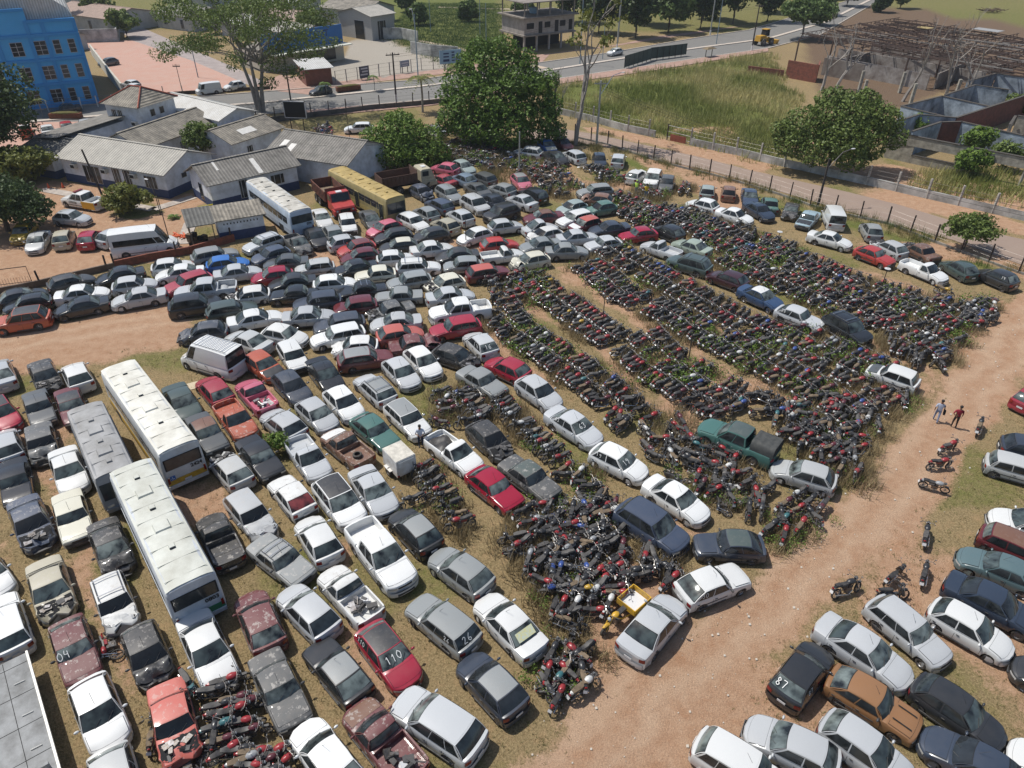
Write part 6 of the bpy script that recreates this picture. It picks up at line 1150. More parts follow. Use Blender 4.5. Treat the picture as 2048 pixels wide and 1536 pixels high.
board(-27.0,139.2,42,2.0,2.0,.3,simple('board_dark',(.08,.075,.10),.7),'dark square notice board on the mesh fence, leftmost of three',[(0,.8,.7,.12),(.05,.55,.6,.12),(-.05,.3,.75,.12)],textm=tl)
board(-20.4,145.0,40,1.9,1.1,1.1,sb,'small grey blue notice board on the mesh fence, middle of three',[(0,.6,.75,.2),(0,.25,.6,.12)],textm=tl)
board(-12.2,149.3,25,4.4,2.4,.9,simple('board_blue',(.22,.36,.46),.7),'large pale blue notice board beside the mango tree, rightmost of three',[(-.2,.75,.25,.10),(-.2,.52,.25,.10),(-.2,.25,.28,.18),(.12,.82,.13,.1),(.12,.62,.13,.1),(.12,.42,.13,.1),(.12,.22,.13,.1)],textm=lm)
# hedge planters on the median
hedge_m=simple('planter_brown',(.16,.06,.03),.95,var=.4,scale=4)
for (x,y,a,l) in((-28.3,130.4,30,4.2),(-67.0,111.7,6,4.5)):
    b=MB(); b.box((0,0,.4),(l,.9,.7),hedge_m); b.blob((0,0,.75),(l*1.0,1.0,.5),simple('hedge_top',(.10,.09,.02),.95,var=.4,scale=5),10,5); o=b.obj('hedge_planter',label='clipped %s hedge planter on the avenue median'%('brown red' if x>-40 else 'dark'),cat='planter'); o.location=(x,y,.1); o.rotation_euler.z=R_(a)
# far houses up the diagonal street and beyond
tile=corr('roof_tile_pink',(.42,.30,.24),(.30,.22,.18)); 
FH=[(-100,196,-30,22,14,3.2,4.6,tile,'wide house with pinkish roof far up the street'),(-78,196,-30,13,12,3.2,4.6,RF_GREY,'house with grey gabled roof behind the pink plaza street'),(-60,184,-35,12,9,3.0,4.2,RF_WHITE,'white roofed house with turquoise side beside the street'),(-47,173,-35,10,8,3,4.2,RF_LIGHT,'pale roofed house partly behind the tall feathery tree'),(-125,222,-30,16,12,3.4,5,RF_LIGHT,'house with pale roof at the far top left'),(-52,190,-30,14,10,3.2,4.6,tile,'house with pinkish roof behind the shop'),(-40,206,-30,14,12,3.4,5,RF_OLD,'old roofed house far behind the shop'),(-92,238,-30,18,12,3.4,5,RF_GREY,'grey roofed house at the top edge left of centre'),(-95.5,166,-30,9,6,2.8,3.6,RF_OLD,'low brown roofed house behind the blue building'),(-62,220,-30,16,10,3.4,4.8,RF_WHITE,'white roofed house at the top edge'),(-104,172,-28,12,8,3,4,tile,'low house with pink tiles near the palm trees'),(105,262,20,40,12,5,6,RF_GREY,'long grey warehouse wall at the top right corner')]
for x,y,a,l,d,h,r,rm,lb in FH: house(lb,x,y,a,l,d,h,r,rm,wallm=simple('house_wall',(.42,.42,.40),.85,var=.25,scale=.7),wins=[('f',-l*.25,1.5,1.2,1.1,'w'),('f',l*.2,1.4,1,1.9,'d')])
# ---------------- poles ----------------
wood=simple('pole_dark',(.055,.045,.04),.9); cpole=simple('pole_concrete',(.38,.38,.34),.85,var=.2); bluep=simple('pole_blue_grey',(.20,.27,.32),.6)
def pole(x,y,h,mat,label,r=.12,cross=0,arm=0,armang=0,foot=None,disc=False,name='utility_pole',cat='pole',crossang=0,lean=0):
    e=empty(name,(x,y,0),0,label,cat); e.rotation_euler.y=lean; b=MB(); b.tube([(0,0,0),(0,0,h)],r,mat,8,r2=r*.7); b.obj('shaft',e)
    if cross:
        b=MB(); b.box((0,0,h-.35),(cross,.12,.14),mat,rz=R_(crossang)); 
        for k in(-.42,-.15,.15,.42): b.tube([(k*cross*math.cos(R_(crossang)),k*cross*math.sin(R_(crossang)),h-.28),(k*cross*math.cos(R_(crossang)),k*cross*math.sin(R_(crossang)),h-.05)],.035,STEEL,5)
        b.obj('crossarm',e)
    if arm:
        c,s_=math.cos(R_(armang)),math.sin(R_(armang)); b=MB(); b.tube([(0,0,h*.78),(c*arm*.6,s_*arm*.6,h+.5),(c*arm,s_*arm,h+.75)],.045,CHROME if mat is not wood else STEEL,6); b.obj('lamp_arm',e)
        b=MB(); b.blob((c*arm*1.1,s_*arm*1.1,h+.76),(.62,.26,.14),FRAME,8,5,M=Matrix.Rotation(R_(armang),3,'Z')); b.obj('lamp_head',e)
    if foot: b=MB(); b.tube([(0,0,0),(0,0,1.1)],r*1.12,foot,8); b.obj('painted_foot',e)
    if disc: b=MB(); b.lathe([(0,.01),(.0,.24),(.05,.26),(.09,.05)],(0,0,h),FRAME,14,'z'); b.obj('round_lamp',e)
    return e
WP=simple('white_foot',(.7,.7,.68),.8)
pole(11.3,100,8.4,cpole,'concrete utility pole with crossarm and street lamp beside the bare tree',.17,1.7,3.0,25,name='utility_pole')
pole(33.9,77.8,5.4,wood,'dark wooden pole with long curved silver lamp arm by the side road',.15,0,2.6,20)
pole(.7,87.8,5.2,cpole,'slim concrete pole with insulators in the middle of the far yard',.10)
pole(-19.2,123.5,7.4,wood,'dark utility pole with crossarm and white foot by the avenue',.16,2.2,foot=WP,crossang=20)
pole(-17.1,137.2,11.0,bluep,'tall slim blue grey street lamp left of the mango tree',.11,0,.5,180,name='street_lamp',cat='street lamp')
pole(13.0,154.3,13,bluep,'tall grey street lamp right of the mango tree',.10,0,.5,180,name='street_lamp',cat='street lamp')
pole(46.4,188.8,11,cpole,'concrete pole with white foot beyond the avenue',.16,foot=WP); pole(45.2,177.1,11,bluep,'slim blue pole with a blue foot on the median',.09,name='street_lamp',cat='street lamp')
pole(51,169.2,9,wood,'dark pole with crossarm and white foot beside the wheel loader',.16,1.8,foot=WP,crossang=-40); pole(22,169.2,8.5,cpole,'concrete pole behind the white car on the avenue',.14,foot=WP); pole(23.3,178.1,9,cpole,'paler concrete pole just behind the one by the white car',.13); pole(18,159.4,7,bluep,'thin blue pole on the avenue median',.07)
pole(-35.4,120.0,9.5,wood,'dark pole rising behind the black billboard',.13); pole(-57.5,140,8,bluep,'thin blue lamp post at the edge of the pink plaza',.09,name='street_lamp',cat='street lamp'); pole(-46.8,79.9,5.2,wood,'leaning dark pole in front of the long station roof',.13,lean=-.12)
pole(-33.1,65.2,5.6,wood,'thin dark mast beside the white passenger minibus',.05); pole(-37.8,74.1,3.0,wood,'short street light with broad head by the path',.05,0,.7,150,name='street_lamp',cat='street lamp')
pole(-56.0,128.5,4.5,wood,'short pole with wide lamp head on the pink plaza',.06,1.2,name='street_lamp',cat='street lamp')
for k,(x,y,h,d,lb) in enumerate([(7.2,50.4,2.9,0,'dark thin lamp post among the bikes in the middle rows'),(13.4,46.4,3.1,0,'dark thin lamp post in the wide bike row above the white hatchback'),(-4.6,66.2,2.9,0,'dark thin post beside the white hatchback in the packed block'),(12.8,82,2.4,0,'dark thin post near the two men in bright shirts'),(19.1,73.7,2.0,0,'short dark post in front of the white hatchback with red stripe'),(32.1,56.8,2.5,1,'dark post topped by white round plate in the right bike rows'),(25.6,65.6,2.1,1,'dark post topped by white round plate in the far bike rows'),(6.5,87.9,2.5,0,'dark thin post beside the white sheet on the grass'),(-23,103,4.0,0,'tall thin dark post on the grass right of the billboard')]):
    pole(x,y,h,wood,lb,.045,disc=bool(d),name='lamp_post',cat='post')
for k,(x,y,h) in enumerate([(-8,185,9),(-6,168,9),(3,178,9),(14,190,10),(-20,190,9),(-3,200,9)]): pole(x,y,h,bluep,['tall pale park lamp post, nearest the gravel lot','pale park lamp post behind the mango crown','park lamp post left of the unfinished building','far park lamp post right of the unfinished building','park lamp post behind the grey wall','farthest pale park lamp post'][k],.08,name='lamp_post',cat='post')
# overhead wires
def wires(name,A,B,n,sag,label,dy=.35):
    b=MB()
    for k in range(n):
        a=Vector(A)+Vector((0,0,-k*dy)); c=Vector(B)+Vector((0,0,-k*dy)); b.tube([a.lerp(c,t)+Vector((0,0,-sag*4*t*(1-t))) for t in [i/12 for i in range(13)]],.014,SEAM,4,cap=False)
    b.obj(name,label=label,cat='cable')
wires('cable',(33.9,77.8,5.2),(11.3,100,7.9),3,.6,'three thin cables sagging along the side road'); wires('cable',(-19.2,123.5,7.1),(13,154.3,8.5),2,.8,'cables crossing above the mango tree'); wires('cable',(.7,87.8,5.0),(-24.0,86,4.0),1,.5,'thin cable from the concrete yard pole to the station roof'); wires('cable',(22,169.2,8.2),(51,169.2,8.6),2,.8,'cables beside the far trees along the avenue')
wires('cable',(33.9,77.8,5.3),(60,52,6),3,.6,'three thin cables running off to the right')
# small things on the ground
b=MB(); vs=[(.0,0,.04),(.9,.2,.10),(1.9,.1,.05),(2.1,.8,.12),(1.2,1.1,.16),(.2,.9,.06)]; b.add(vs,[(0,1,4,5),(1,2,3,4)],WHITEP); o=b.obj('white_sheet',label='crumpled white sheet lying on the green grass strip',cat='sheet'); o.location=(8.0,90.6,0)
b=MB(); b.box((0,0,.03),(1.1,.9,.03),simple('cardboard',(.5,.42,.3),.9)); o=b.obj('cardboard_sheet',label='flat cream cardboard sheet above the crimson hatchback',cat='cardboard'); o.location=(-22.6,42.2,0); o.rotation_euler.z=.5
for k,(x,y) in enumerate([(-53.9,81.9),(-52.4,82.2)]):
    e=empty('traffic_cone',(x,y,0),0,('left' if k==0 else 'right')+' orange traffic cone in front of the station annex','cone'); b=MB(); b.lathe([(0.03,.17),(.62,.04),(.63,.0)],(0,0,0),simple('cone_orange',(.6,.10,.03),.6),10,'z'); b.obj('cone_body',e); b=MB(); b.box((0,0,.02),(.4,.4,.04),SEAM); b.obj('base',e)
b=MB(); b.box((0,0,.5),(1.6,.06,1.0),simple('tarp_yellow',(.6,.5,.03),.7),M=Matrix.Rotation(.7,3,'X')); o=b.obj('yellow_tarp',label='yellow tarp leaning against the white building by the path',cat='tarp'); o.location=(-33.2,74.9,.0); o.rotation_euler.z=.6
b=MB(); r_=random.Random(2)
for k in range(12): a=r_.uniform(0,6); p=Vector((r_.uniform(-.8,.8),r_.uniform(-.3,.3),.08+.1*r_.random())); b.tube([p,p+Vector((math.cos(a),math.sin(a),.1))*.8],.07,simple('orange_plastic',(.6,.12,.04),.7) if k==0 else b.mats[0],5)
o=b.obj('orange_netting',label='heap of orange plastic netting left of the guard hut',cat='netting'); o.location=(-33.5,68.3,0)
b=MB()
for k in range(40): a=r_.uniform(0,6); p=Vector((r_.uniform(-3,3),r_.uniform(-1,1),.2+.5*r_.random())); b.tube([p,p+Vector((math.cos(a),math.sin(a),.2))*2],.08,woodm if k else woodm,5)
o=b.obj('brush_pile',label='pile of cut branches in the far top right field',cat='branches'); o.location=(135,229,0)

# ---------------- cars ----------------
def cartype(L,W,H,hf,hb,deck,xa,xb,xc,xd,belt,dx=.30,wb=None,R=.29,wt=.76,bed=None,panes=((.07,.5),(.545,.93)),fr=.72,bl=.93,old=False,sidegl=(.10,.93),rackz=0):
    return dict(L=L,W=W,H=H,hf=hf,hb=hb,deck=deck,xa=xa,xb=xb,xc=xc,xd=xd,belt=belt,dx=dx,wf=fr,wr=fr+(wb or L*.645),R=R,wt=wt,bed=bed,panes=panes,bl=bl,old=old,sidegl=sidegl)
TY={'h':cartype(3.8,1.66,1.44,.74,.95,.97,1.0,1.66,3.15,3.66,.95,dx=.42,wb=2.45),
 'o':cartype(3.82,1.62,1.37,.78,.90,.95,1.18,1.66,2.98,3.66,.92,dx=.16,wb=2.36,old=True,wt=.8),
 'u':cartype(3.66,1.56,1.43,.80,.93,.95,.92,1.42,3.2,3.52,.93,dx=.14,wb=2.36,old=True,wt=.84),
 's':cartype(4.3,1.7,1.43,.74,.95,1.0,1.1,1.78,2.95,3.62,.96,dx=.42,wb=2.55,panes=((.07,.48),(.52,.88))),
 't':cartype(4.1,1.62,1.36,.78,.88,.91,1.2,1.66,2.85,3.28,.90,dx=.12,wb=2.42,old=True,wt=.82,panes=((.06,.48),(.52,.92))),
 'w':cartype(4.15,1.64,1.43,.76,.92,.95,1.14,1.68,3.62,4.0,.93,dx=.22,wb=2.45,wt=.82,panes=((.06,.36),(.39,.66),(.69,.95))),
 'v':cartype(4.25,1.80,1.64,.92,1.04,1.05,1.0,1.66,3.62,4.08,1.04,dx=.34,wb=2.6,R=.34,wt=.80,panes=((.06,.38),(.41,.70),(.73,.94))),
 'p':cartype(4.38,1.66,1.48,.76,.95,.95,1.08,1.72,2.28,2.42,.95,dx=.34,wb=2.7,bed=(2.52,4.28,.95),panes=((.08,.90),)),
 'P':cartype(5.15,1.86,1.78,1.0,1.12,1.14,1.3,1.98,3.3,3.48,1.14,dx=.34,wb=3.1,R=.38,bed=(3.6,5.02,1.15),panes=((.07,.50),(.545,.93)),fr=.86),
 'k':cartype(5.0,1.98,2.40,.98,1.22,1.25,.72,1.5,4.86,4.93,1.22,dx=.3,wb=3.0,R=.34,wt=.86,panes=((.03,.17),),bl=.97),
 'm':cartype(5.95,2.02,2.55,.98,1.22,1.25,.72,1.6,5.8,5.88,1.22,dx=.3,wb=3.9,R=.35,wt=.88,panes=((.03,.14),(.17,.93)),bl=.97,sidegl=(.1,.5)),
 'c':cartype(4.2,1.72,1.92,.9,1.0,1.05,.42,.86,4.05,4.14,1.02,dx=.2,wb=2.4,R=.31,wt=.88,panes=((.03,.18),),bl=.97),
 'b':cartype(4.02,1.54,1.46,.62,.88,.80,1.38,1.74,2.5,3.4,.90,dx=.6,wb=2.4,R=.32,wt=.78,panes=((.08,.5),(.55,.9)))}
def build_car(t,wreck=0):
    """all part meshes of one body kind; x forward, origin on the ground under the middle"""
    L,W,H=t['L'],t['W'],t['H']; hw=W/2; X0=L/2; P={}; rg=random.Random(int(L*100)+wreck)
    crum=lambda x,y,z: (0,0,0)
    def top(x):
        if x<.04: return t['hf']-.16+x*2
        if x<.25: return t['hf']-.08+.08*(x-.04)/.21
        if x<t['xa']: 
            s=(x-.25)/(t['xa']-.25); return t['hf']+(t['hb']-t['hf'])*(s**.75)
        if t['bed'] and x>t['bed'][0]-.06: return t['bed'][2]
        if x<t['xd']: return t['belt']
        e=L-x
        if e<.05: return t['deck']-.10+e*2
        return t['deck']
    def wid(x):
        e=min(x,L-x); k=1-.035*max(0,1-e/.8)**2
        return hw*k
    def bend(x,y):   # rounds the nose and tail in plan
        f=abs(y)/hw
        return t['dx']*f**3*math.exp(-x/.35)-(.18 if not t['old'] else .08)*f**4*math.exp(-(L-x)/.3)
    def arch(x):
        z=0
        for xw in(t['wf'],t['wr']):
            ra=t['R']+.07
            if abs(x-xw)<ra: z=max(z,t['R']+math.sqrt(ra*ra-(x-xw)**2)*.98)
        return z
    sec=[(0,0),(.5,-.004),(.84,-.025),(.94,-.06),(.995,-.17)]
    xs=[0,.04,.12,.25,.4]
    for xw in(t['wf'],t['wr']):
        ra=t['R']+.07
        xs+=[xw+ra*math.cos(math.pi*k/8) for k in range(9)]+[xw-ra-.004,xw+ra+.004]
    xs+=[t['xa'],t['xa']+.02,(t['xa']+t['xd'])/2,t['xd'],t['xd']+.02,L-.25,L-.12,L-.05,L,1.0,L*.5,L*.4]
    bed=t['bed']
    if bed: xs+=[bed[0],bed[0]+.01,bed[1],bed[1]+.01,(bed[0]+bed[1])/2,bed[0]-.05]
    xs=sorted(set(round(x,3) for x in xs if 0<=x<=L)); body=MB(); vs=[];n=10
    def dent(x,y,z):
        if not wreck: return x,y,z
        a=max(0,1-x/1.25); k=.16*a
        return x+k*(math.sin(y*7+wreck)+1)*.9, y+k*.35*math.sin(x*9+z*6+wreck), z+k*.7*math.sin(y*6+x*8+wreck*2)
    for x in xs:
        zt=top(x);w=wid(x);za=arch(x);ring=[]
        if bed and bed[0]<x<bed[1]+.005: r5=[(0,.62),(.86,.62),(.87,zt),(.96,zt+.01),(1.0,zt-.05)]
        else: r5=[(a,zt+b) for a,b in sec]
        for a,z in r5: ring.append((a*w,z))
        for a,z in((1.0,.56),(.985,.34),(.955,.25),(.8,.20),(0,.20)): ring.append((a*w,max(z,za)))
        row=[]
        for sgn in(1,-1):
            for y,z in ring:
                xx=x+bend(x,y); dx_,dy_,dz_=dent(xx,y*sgn,z); row.append(Vector((X0-dx_,dy_,dz_)))
        vs.append(row)
    flat=[p for r in vs for p in r]; N=2*n; fs=[]
    for i in range(len(xs)-1):
        for k in range(n-1):
            a=i*N+k; fs.append((a,a+N,a+N+1,a+1)); b=i*N+n+k; fs.append((b,b+1,b+N+1,b+N))
    body.add(flat,fs,PAINT)
    for i in(0,len(xs)-1):
        ring=[i*N+k for k in range(n)]+[i*N+n+k for k in range(n-1,-1,-1)]
        body.f.append(tuple(ring if i else ring[::-1])); body.m.append(0)
    # --- cabin ---
    zb=t['belt']-.03; wbm=hw*t['bl']; wtp=hw*t['wt']; xa,xb,xc,xd=t['xa'],t['xb'],t['xc'],t['xd']
    def fA(u): return Vector((X0-(xa+.02+.16*abs(u)**2),u*wbm,zb if abs(u)<2 else 0))
    def fB(u): return Vector((X0-(xb+.07*abs(u)**2),u*wtp,H-.04-.045*u*u))
    def ws(u,v):
        a,b=fA(u),fB(u); p=a.lerp(b,v); bl=math.sin(v*math.pi)*.03; return p+Vector((bl,0,bl*.8))
    def rD(u): return Vector((X0-(xd-.10*abs(u)**2),u*wbm,zb))
    def rC(u): return Vector((X0-(xc-.06*abs(u)**2),u*wtp,H-.045-.045*u*u))
    def rw(u,v):
        a,b=rD(u),rC(u); p=a.lerp(b,v); bl=math.sin(v*math.pi)*.03; return p+Vector((-bl,0,bl*.8))
    def roof(u,v):
        a,b=fB(u),rC(u); p=a.lerp(b,v); return p+Vector((0,0,math.sin(v*math.pi)*.045))
    def side(sg):
        def f(u,v):
            a0,b0=fA(sg),rD(sg); a1,b1=fB(sg),rC(sg)
            p=a0.lerp(b0,u).lerp(a1.lerp(b1,u)+Vector((0,0,math.sin(u*math.pi)*.045)),v)
            p.y+=sg*.022*math.sin(u*math.pi)+sg*.02*math.sin(v*math.pi); return p
        return f
    body.quadpatch(ws,-1,1,0,1,6,3,PAINT); body.quadpatch(rw,-1,1,0,1,6,3,PAINT,flip=True); body.quadpatch(roof,-1,1,0,1,6,6,PAINT)
    body.quadpatch(side(1),0,1,0,1,6,3,PAINT); body.quadpatch(side(-1),0,1,0,1,6,3,PAINT,flip=True)
    # seams + handles
    def sidep(x,z,sg): 
        w=wid(x)+.003; return Vector((X0-x,sg*(w if z<t['belt']-.2 else w*.998),z))
    seams=[xa+.18]+[xa+(xd-xa)*(p[1]+.02) for p in t['panes'][:-1]]+([xa+(xd-xa)*.93] if len(t['panes'])<3 else [xa+(xd-xa)*.69])
    if t['L']>4.9 and t['bed'] is None: seams=[xa+.2,xa+1.15,xa+2.2]
    for sg in(1,-1):
        for x in seams:
            if x>L-.3: continue
            q=[sidep(x-.007,.33,sg),sidep(x+.007,.33,sg),sidep(x+.007,t['belt']-.19,sg),sidep(x-.007,t['belt']-.19,sg)]
            body.add(q,[(0,1,2,3) if sg<0 else (3,2,1,0)],SEAM)
        for x in seams[1:]:
            body.box((X0-x+.16,sg*(hw+.012),t['belt']-.22),(.14,.03,.03),PLASTIC)
        body.box((X0-(xa+xd)/2,sg*(hw-.01),.29),(t['wr']-t['wf']-2*t['R']-.3,.05,.09),PLASTIC)
        if t['old'] or t['L']>4.9: body.box((X0-(xa+xd)/2,sg*(hw+.004),.55),(t['wr']-t['wf']-2*t['R']-.2,.02,.06),PLASTIC)
    # bonnet
    def hd(u,v):
        x=.2+(xa-.27)*v; y=u*wid(x)*.86; z=top(x)-.012*abs(u)**2-.004; xx=x+bend(x,y)
        dx_,dy_,dz_=dent(xx,y,z); return Vector((X0-dx_,dy_,dz_))
    body.quadpatch(hd,-1.025,1.025,-.012,1.012,8,6,SEAM,.005); body.quadpatch(ws,-.975,.975,.015,.995,8,3,SEAM,.003); body.quadpatch(rw,-.955,.955,.02,.99,8,3,SEAM,.003,flip=True)
    for sg in(1,-1):
        for a_,c_ in t['panes']: body.quadpatch(side(sg),a_-.008,c_+.008,t['sidegl'][0]-.03,t['sidegl'][1]+.02,4,2,SEAM,.004,flip=(sg<0))
    if t['L']<4.9 or bed: P['body']=body.mesh('body')
    b=MB()
    if wreck==2:
        def hd2(u,v):
            p=hd(u,v); p.z+=.10+.16*math.sin(v*3.1)+.04*math.sin(u*5+v*3); return p
        b.quadpatch(hd2,-1,1,0,1,8,6,PAINT,.006)
    else: b.quadpatch(hd,-1,1,0,1,8,6,PAINT,.009)
    P['bonnet']=b.mesh('bonnet')
    if 'body' not in P: P['body']=body.mesh('body')
    b=MB(); b.quadpatch(lambda u,v: hd(u*.86,.06+v*.86),-1,1,0,1,6,5,SEAM,.012)
    for k in range(9): u,v=rg.uniform(-.75,.75),rg.uniform(.15,.85); b.box(hd(u,v)+Vector((0,0,.02)),(rg.uniform(.1,.4),rg.uniform(.1,.35),rg.uniform(.05,.12)),rg.choice([STEEL,PLASTIC,RIM,STEEL]),rz=rg.uniform(0,3))
    P['engine_bay']=b.mesh('engine_bay')
    b=MB(); b.quadpatch(roof,-.93,.93,.03,.97,6,6,PAINT,.007); P['roof']=b.mesh('roof')
    b=MB(); b.quadpatch(ws,-.94,.94,.05,.97,8,4,GLASS,.006)
    for u in(-.42,.25):
        a_,c_=ws(u,.06),ws(u+.42,.40); a_.x+=.02;c_.x+=.02;a_.z+=.01;c_.z+=.015; b.tube([a_,c_],.012,PLASTIC,4)
    P['windshield']=b.mesh('windshield')
    b=MB(); q=roof(0,.12); b.tube([q,q+Vector((-.28,0,.42))],.008,PLASTIC,4); P['antenna']=b.mesh('antenna')
    b=MB(); v0,v1=(.08,.95)
    if t['L']>4.9 and not bed: v0,v1=.45,.8
    b.quadpatch(rw,-.91,.91,v0,v1,8,4,GLASS,.006,flip=True); P['rear_window']=b.mesh('rear_window')
    for sg in(1,-1):
        b=MB(); f=side(sg); g0,g1=t['sidegl']
        for (u0,u1) in t['panes']: b.quadpatch(f,u0,u1,g0,g1,4,2,GLASS,.008,flip=(sg<0))
        P['side_window%d'%sg]=b.mesh('side_window')
    # bumpers, lamps follow the plan outline
    def nose(z,off):
        def f(u,v):
            y=u*hw*.985; zz=z[0]+(z[1]-z[0])*v; x=bend(0,y)-off-.015*math.sin(v*math.pi)
            if abs(u)>.97: x+= (abs(u)-.97)*8
            dx_,dy_,dz_=dent(x,y,zz); return Vector((X0-dx_,dy_,dz_))
        return f
    def tail(z,off):
        def f(u,v):
            y=u*hw*.985; zz=z[0]+(z[1]-z[0])*v; x=L+bend(L,y)+off+.015*math.sin(v*math.pi)
            if abs(u)>.97: x-=(abs(u)-.97)*8
            return Vector((X0-x,y,zz))
        return f
    bmat=PLASTIC if t['old'] else PAINT
    b=MB(); b.quadpatch(nose((.22,.50),.035),-1.03,1.03,0,1,12,3,bmat); b.quadpatch(nose((.505,.525),.0),-1,1,0,1,8,1,PLASTIC)
    b.box((X0+.0,0,.36),(.12,W*.5,.1),PLASTIC); P['front_bumper']=b.mesh('front_bumper')
    b=MB(); b.quadpatch(tail((.24,.54),.035),-1.03,1.03,0,1,12,3,bmat,flip=True); b.box((X0-L+.01,0,.30),(.1,W*.5,.08),PLASTIC); P['rear_bumper']=b.mesh('rear_bumper')
    hz=t['hf']-.16
    for sg in(1,-1):
        b=MB(); u0,u1=(.50,.93) if sg>0 else (-.93,-.50)
        b.quadpatch(nose((hz-.12,hz+.015),.006),u0,u1,0,1,4,2,CLEAR); 
        P['headlight%d'%sg]=b.mesh('headlight')
        b=MB(); u0,u1=(.64,.95) if sg>0 else (-.95,-.64); dz=t['deck']
        b.quadpatch(tail((dz-.33,dz-.1),.008),u0,u1,0,1,3,2,REDL,flip=True); P['tail_light%d'%sg]=b.mesh('tail_light')
        b=MB(); b.blob((X0-xa-.32,sg*(hw+.10),t['belt']+.05),(.12,.22,.14),PAINT if not t['old'] else PLASTIC); b.tube([(X0-xa-.3,sg*(hw-.1),t['belt']),(X0-xa-.32,sg*(hw+.04),t['belt']+.03)],.02,PLASTIC,5); P['side_mirror%d'%sg]=b.mesh('side_mirror')
    b=MB(); b.quadpatch(nose((hz-.11,hz+.0),.003),-.42,.42,0,1,6,1,SEAM)
    for k in range(3): b.quadpatch(nose((hz-.1+k*.035,hz-.09+k*.035),.012),-.42,.42,0,1,6,1,STEEL)
    P['grille']=b.mesh('grille')
    b=MB(); b.box((X0-L-.045,0,.62 if not t['bed'] else .44),(.015,.38,.12),PLATE); P['license_plate']=b.mesh('license_plate')
    return P
def wheel_meshes(R,w=.19):
    b=MB(); b.lathe([(-w/2,R*.62),(-w/2,R*.9),(-w*.36,R),(w*.36,R),(w/2,R*.9),(w/2,R*.62)],(0,0,0),RUBBER,18); ty=b.mesh('tyre')
    b=MB(); b.lathe([(w*.40,R*.64),(w*.42,R*.6),(w*.18,R*.5),(w*.30,R*.2),(w*.32,.001)],(0,0,0),RIM,18)
    for k in range(5):
        a=2*math.pi*k/5; b.blob((R*.4*math.cos(a),w*.27,R*.4*math.sin(a)),(R*.22,.02,R*.22),SEAM,6,3)
    b.lathe([(-w*.4,R*.62),(-w*.2,.001)],(0,0,0),SEAM,12); return ty,b.mesh('rim')
CARCACHE={};WH={}
NAMES={'h':'hatchback','o':'hatchback','u':'hatchback','s':'sedan','t':'sedan','w':'station_wagon','v':'suv','p':'pickup_truck','P':'pickup_truck','k':'van','m':'minibus','c':'van','b':'vintage_car'}
CATS={'h':'car','o':'car','u':'car','s':'car','t':'car','w':'car','v':'SUV','p':'pickup','P':'pickup','k':'van','m':'minibus','c':'van','b':'car'}
PARTS=['antenna','body','bonnet','roof','windshield','rear_window','side_window1','side_window-1','front_bumper','rear_bumper','headlight1','headlight-1','tail_light1','tail_light-1','side_mirror1','side_mirror-1','grille','license_plate']
GTINT=[(.12,.145,.14),(.05,.065,.065),(.17,.20,.19),(.035,.045,.05),(.08,.105,.105),(.14,.17,.165)]
def bed_load(kind,t,rg):
    b=MB(); x0,x1,z=t['bed']; X0=t['L']/2; zf=.64
    if kind=='tyre':
        ty,_=WH[.29]; vs=[(X0-(x0+x1)/2+v.co.x,v.co.z*1,zf+.11+v.co.y) for v in ty.vertices]; b.add(vs,[tuple(p.vertices) for p in ty.polygons],RUBBER); return b,'spare_tyre'
    if kind=='tarp':
        def f(u,v): return Vector((X0-(x0+.1+(x1-x0-.3)*u),(v-.5)*t['W']*.75,zf+.06+.13*math.sin(u*7)*math.sin(v*5)+.1*math.sin(u*3.1)*math.sin(v*3.1)))
        b.quadpatch(f,0,1,0,1,12,8,SEAT,flip=True); return b,'tarp'
    for k in range(9):
        M=Matrix.Rotation(rg.uniform(0,3),3,'Z')@Matrix.Rotation(rg.uniform(-.5,.5),3,'X')
        b.box((X0-rg.uniform(x0+.3,x1-.3),rg.uniform(-.45,.45),zf+.1+rg.random()*.12),(rg.uniform(.2,.6),rg.uniform(.1,.3),rg.uniform(.06,.2)),rg.choice([STEEL,PLASTIC,RIM,SEAT,PLATE]),M=M)
    for k in range(4):
        p=Vector((X0-rg.uniform(x0+.3,x1-.3),rg.uniform(-.4,.4),zf+.2)); b.tube([p,p+Vector((rg.uniform(-.5,.5),rg.uniform(-.4,.4),rg.uniform(0,.2)))],.03,STEEL,5)
    return b,'scrap_load'
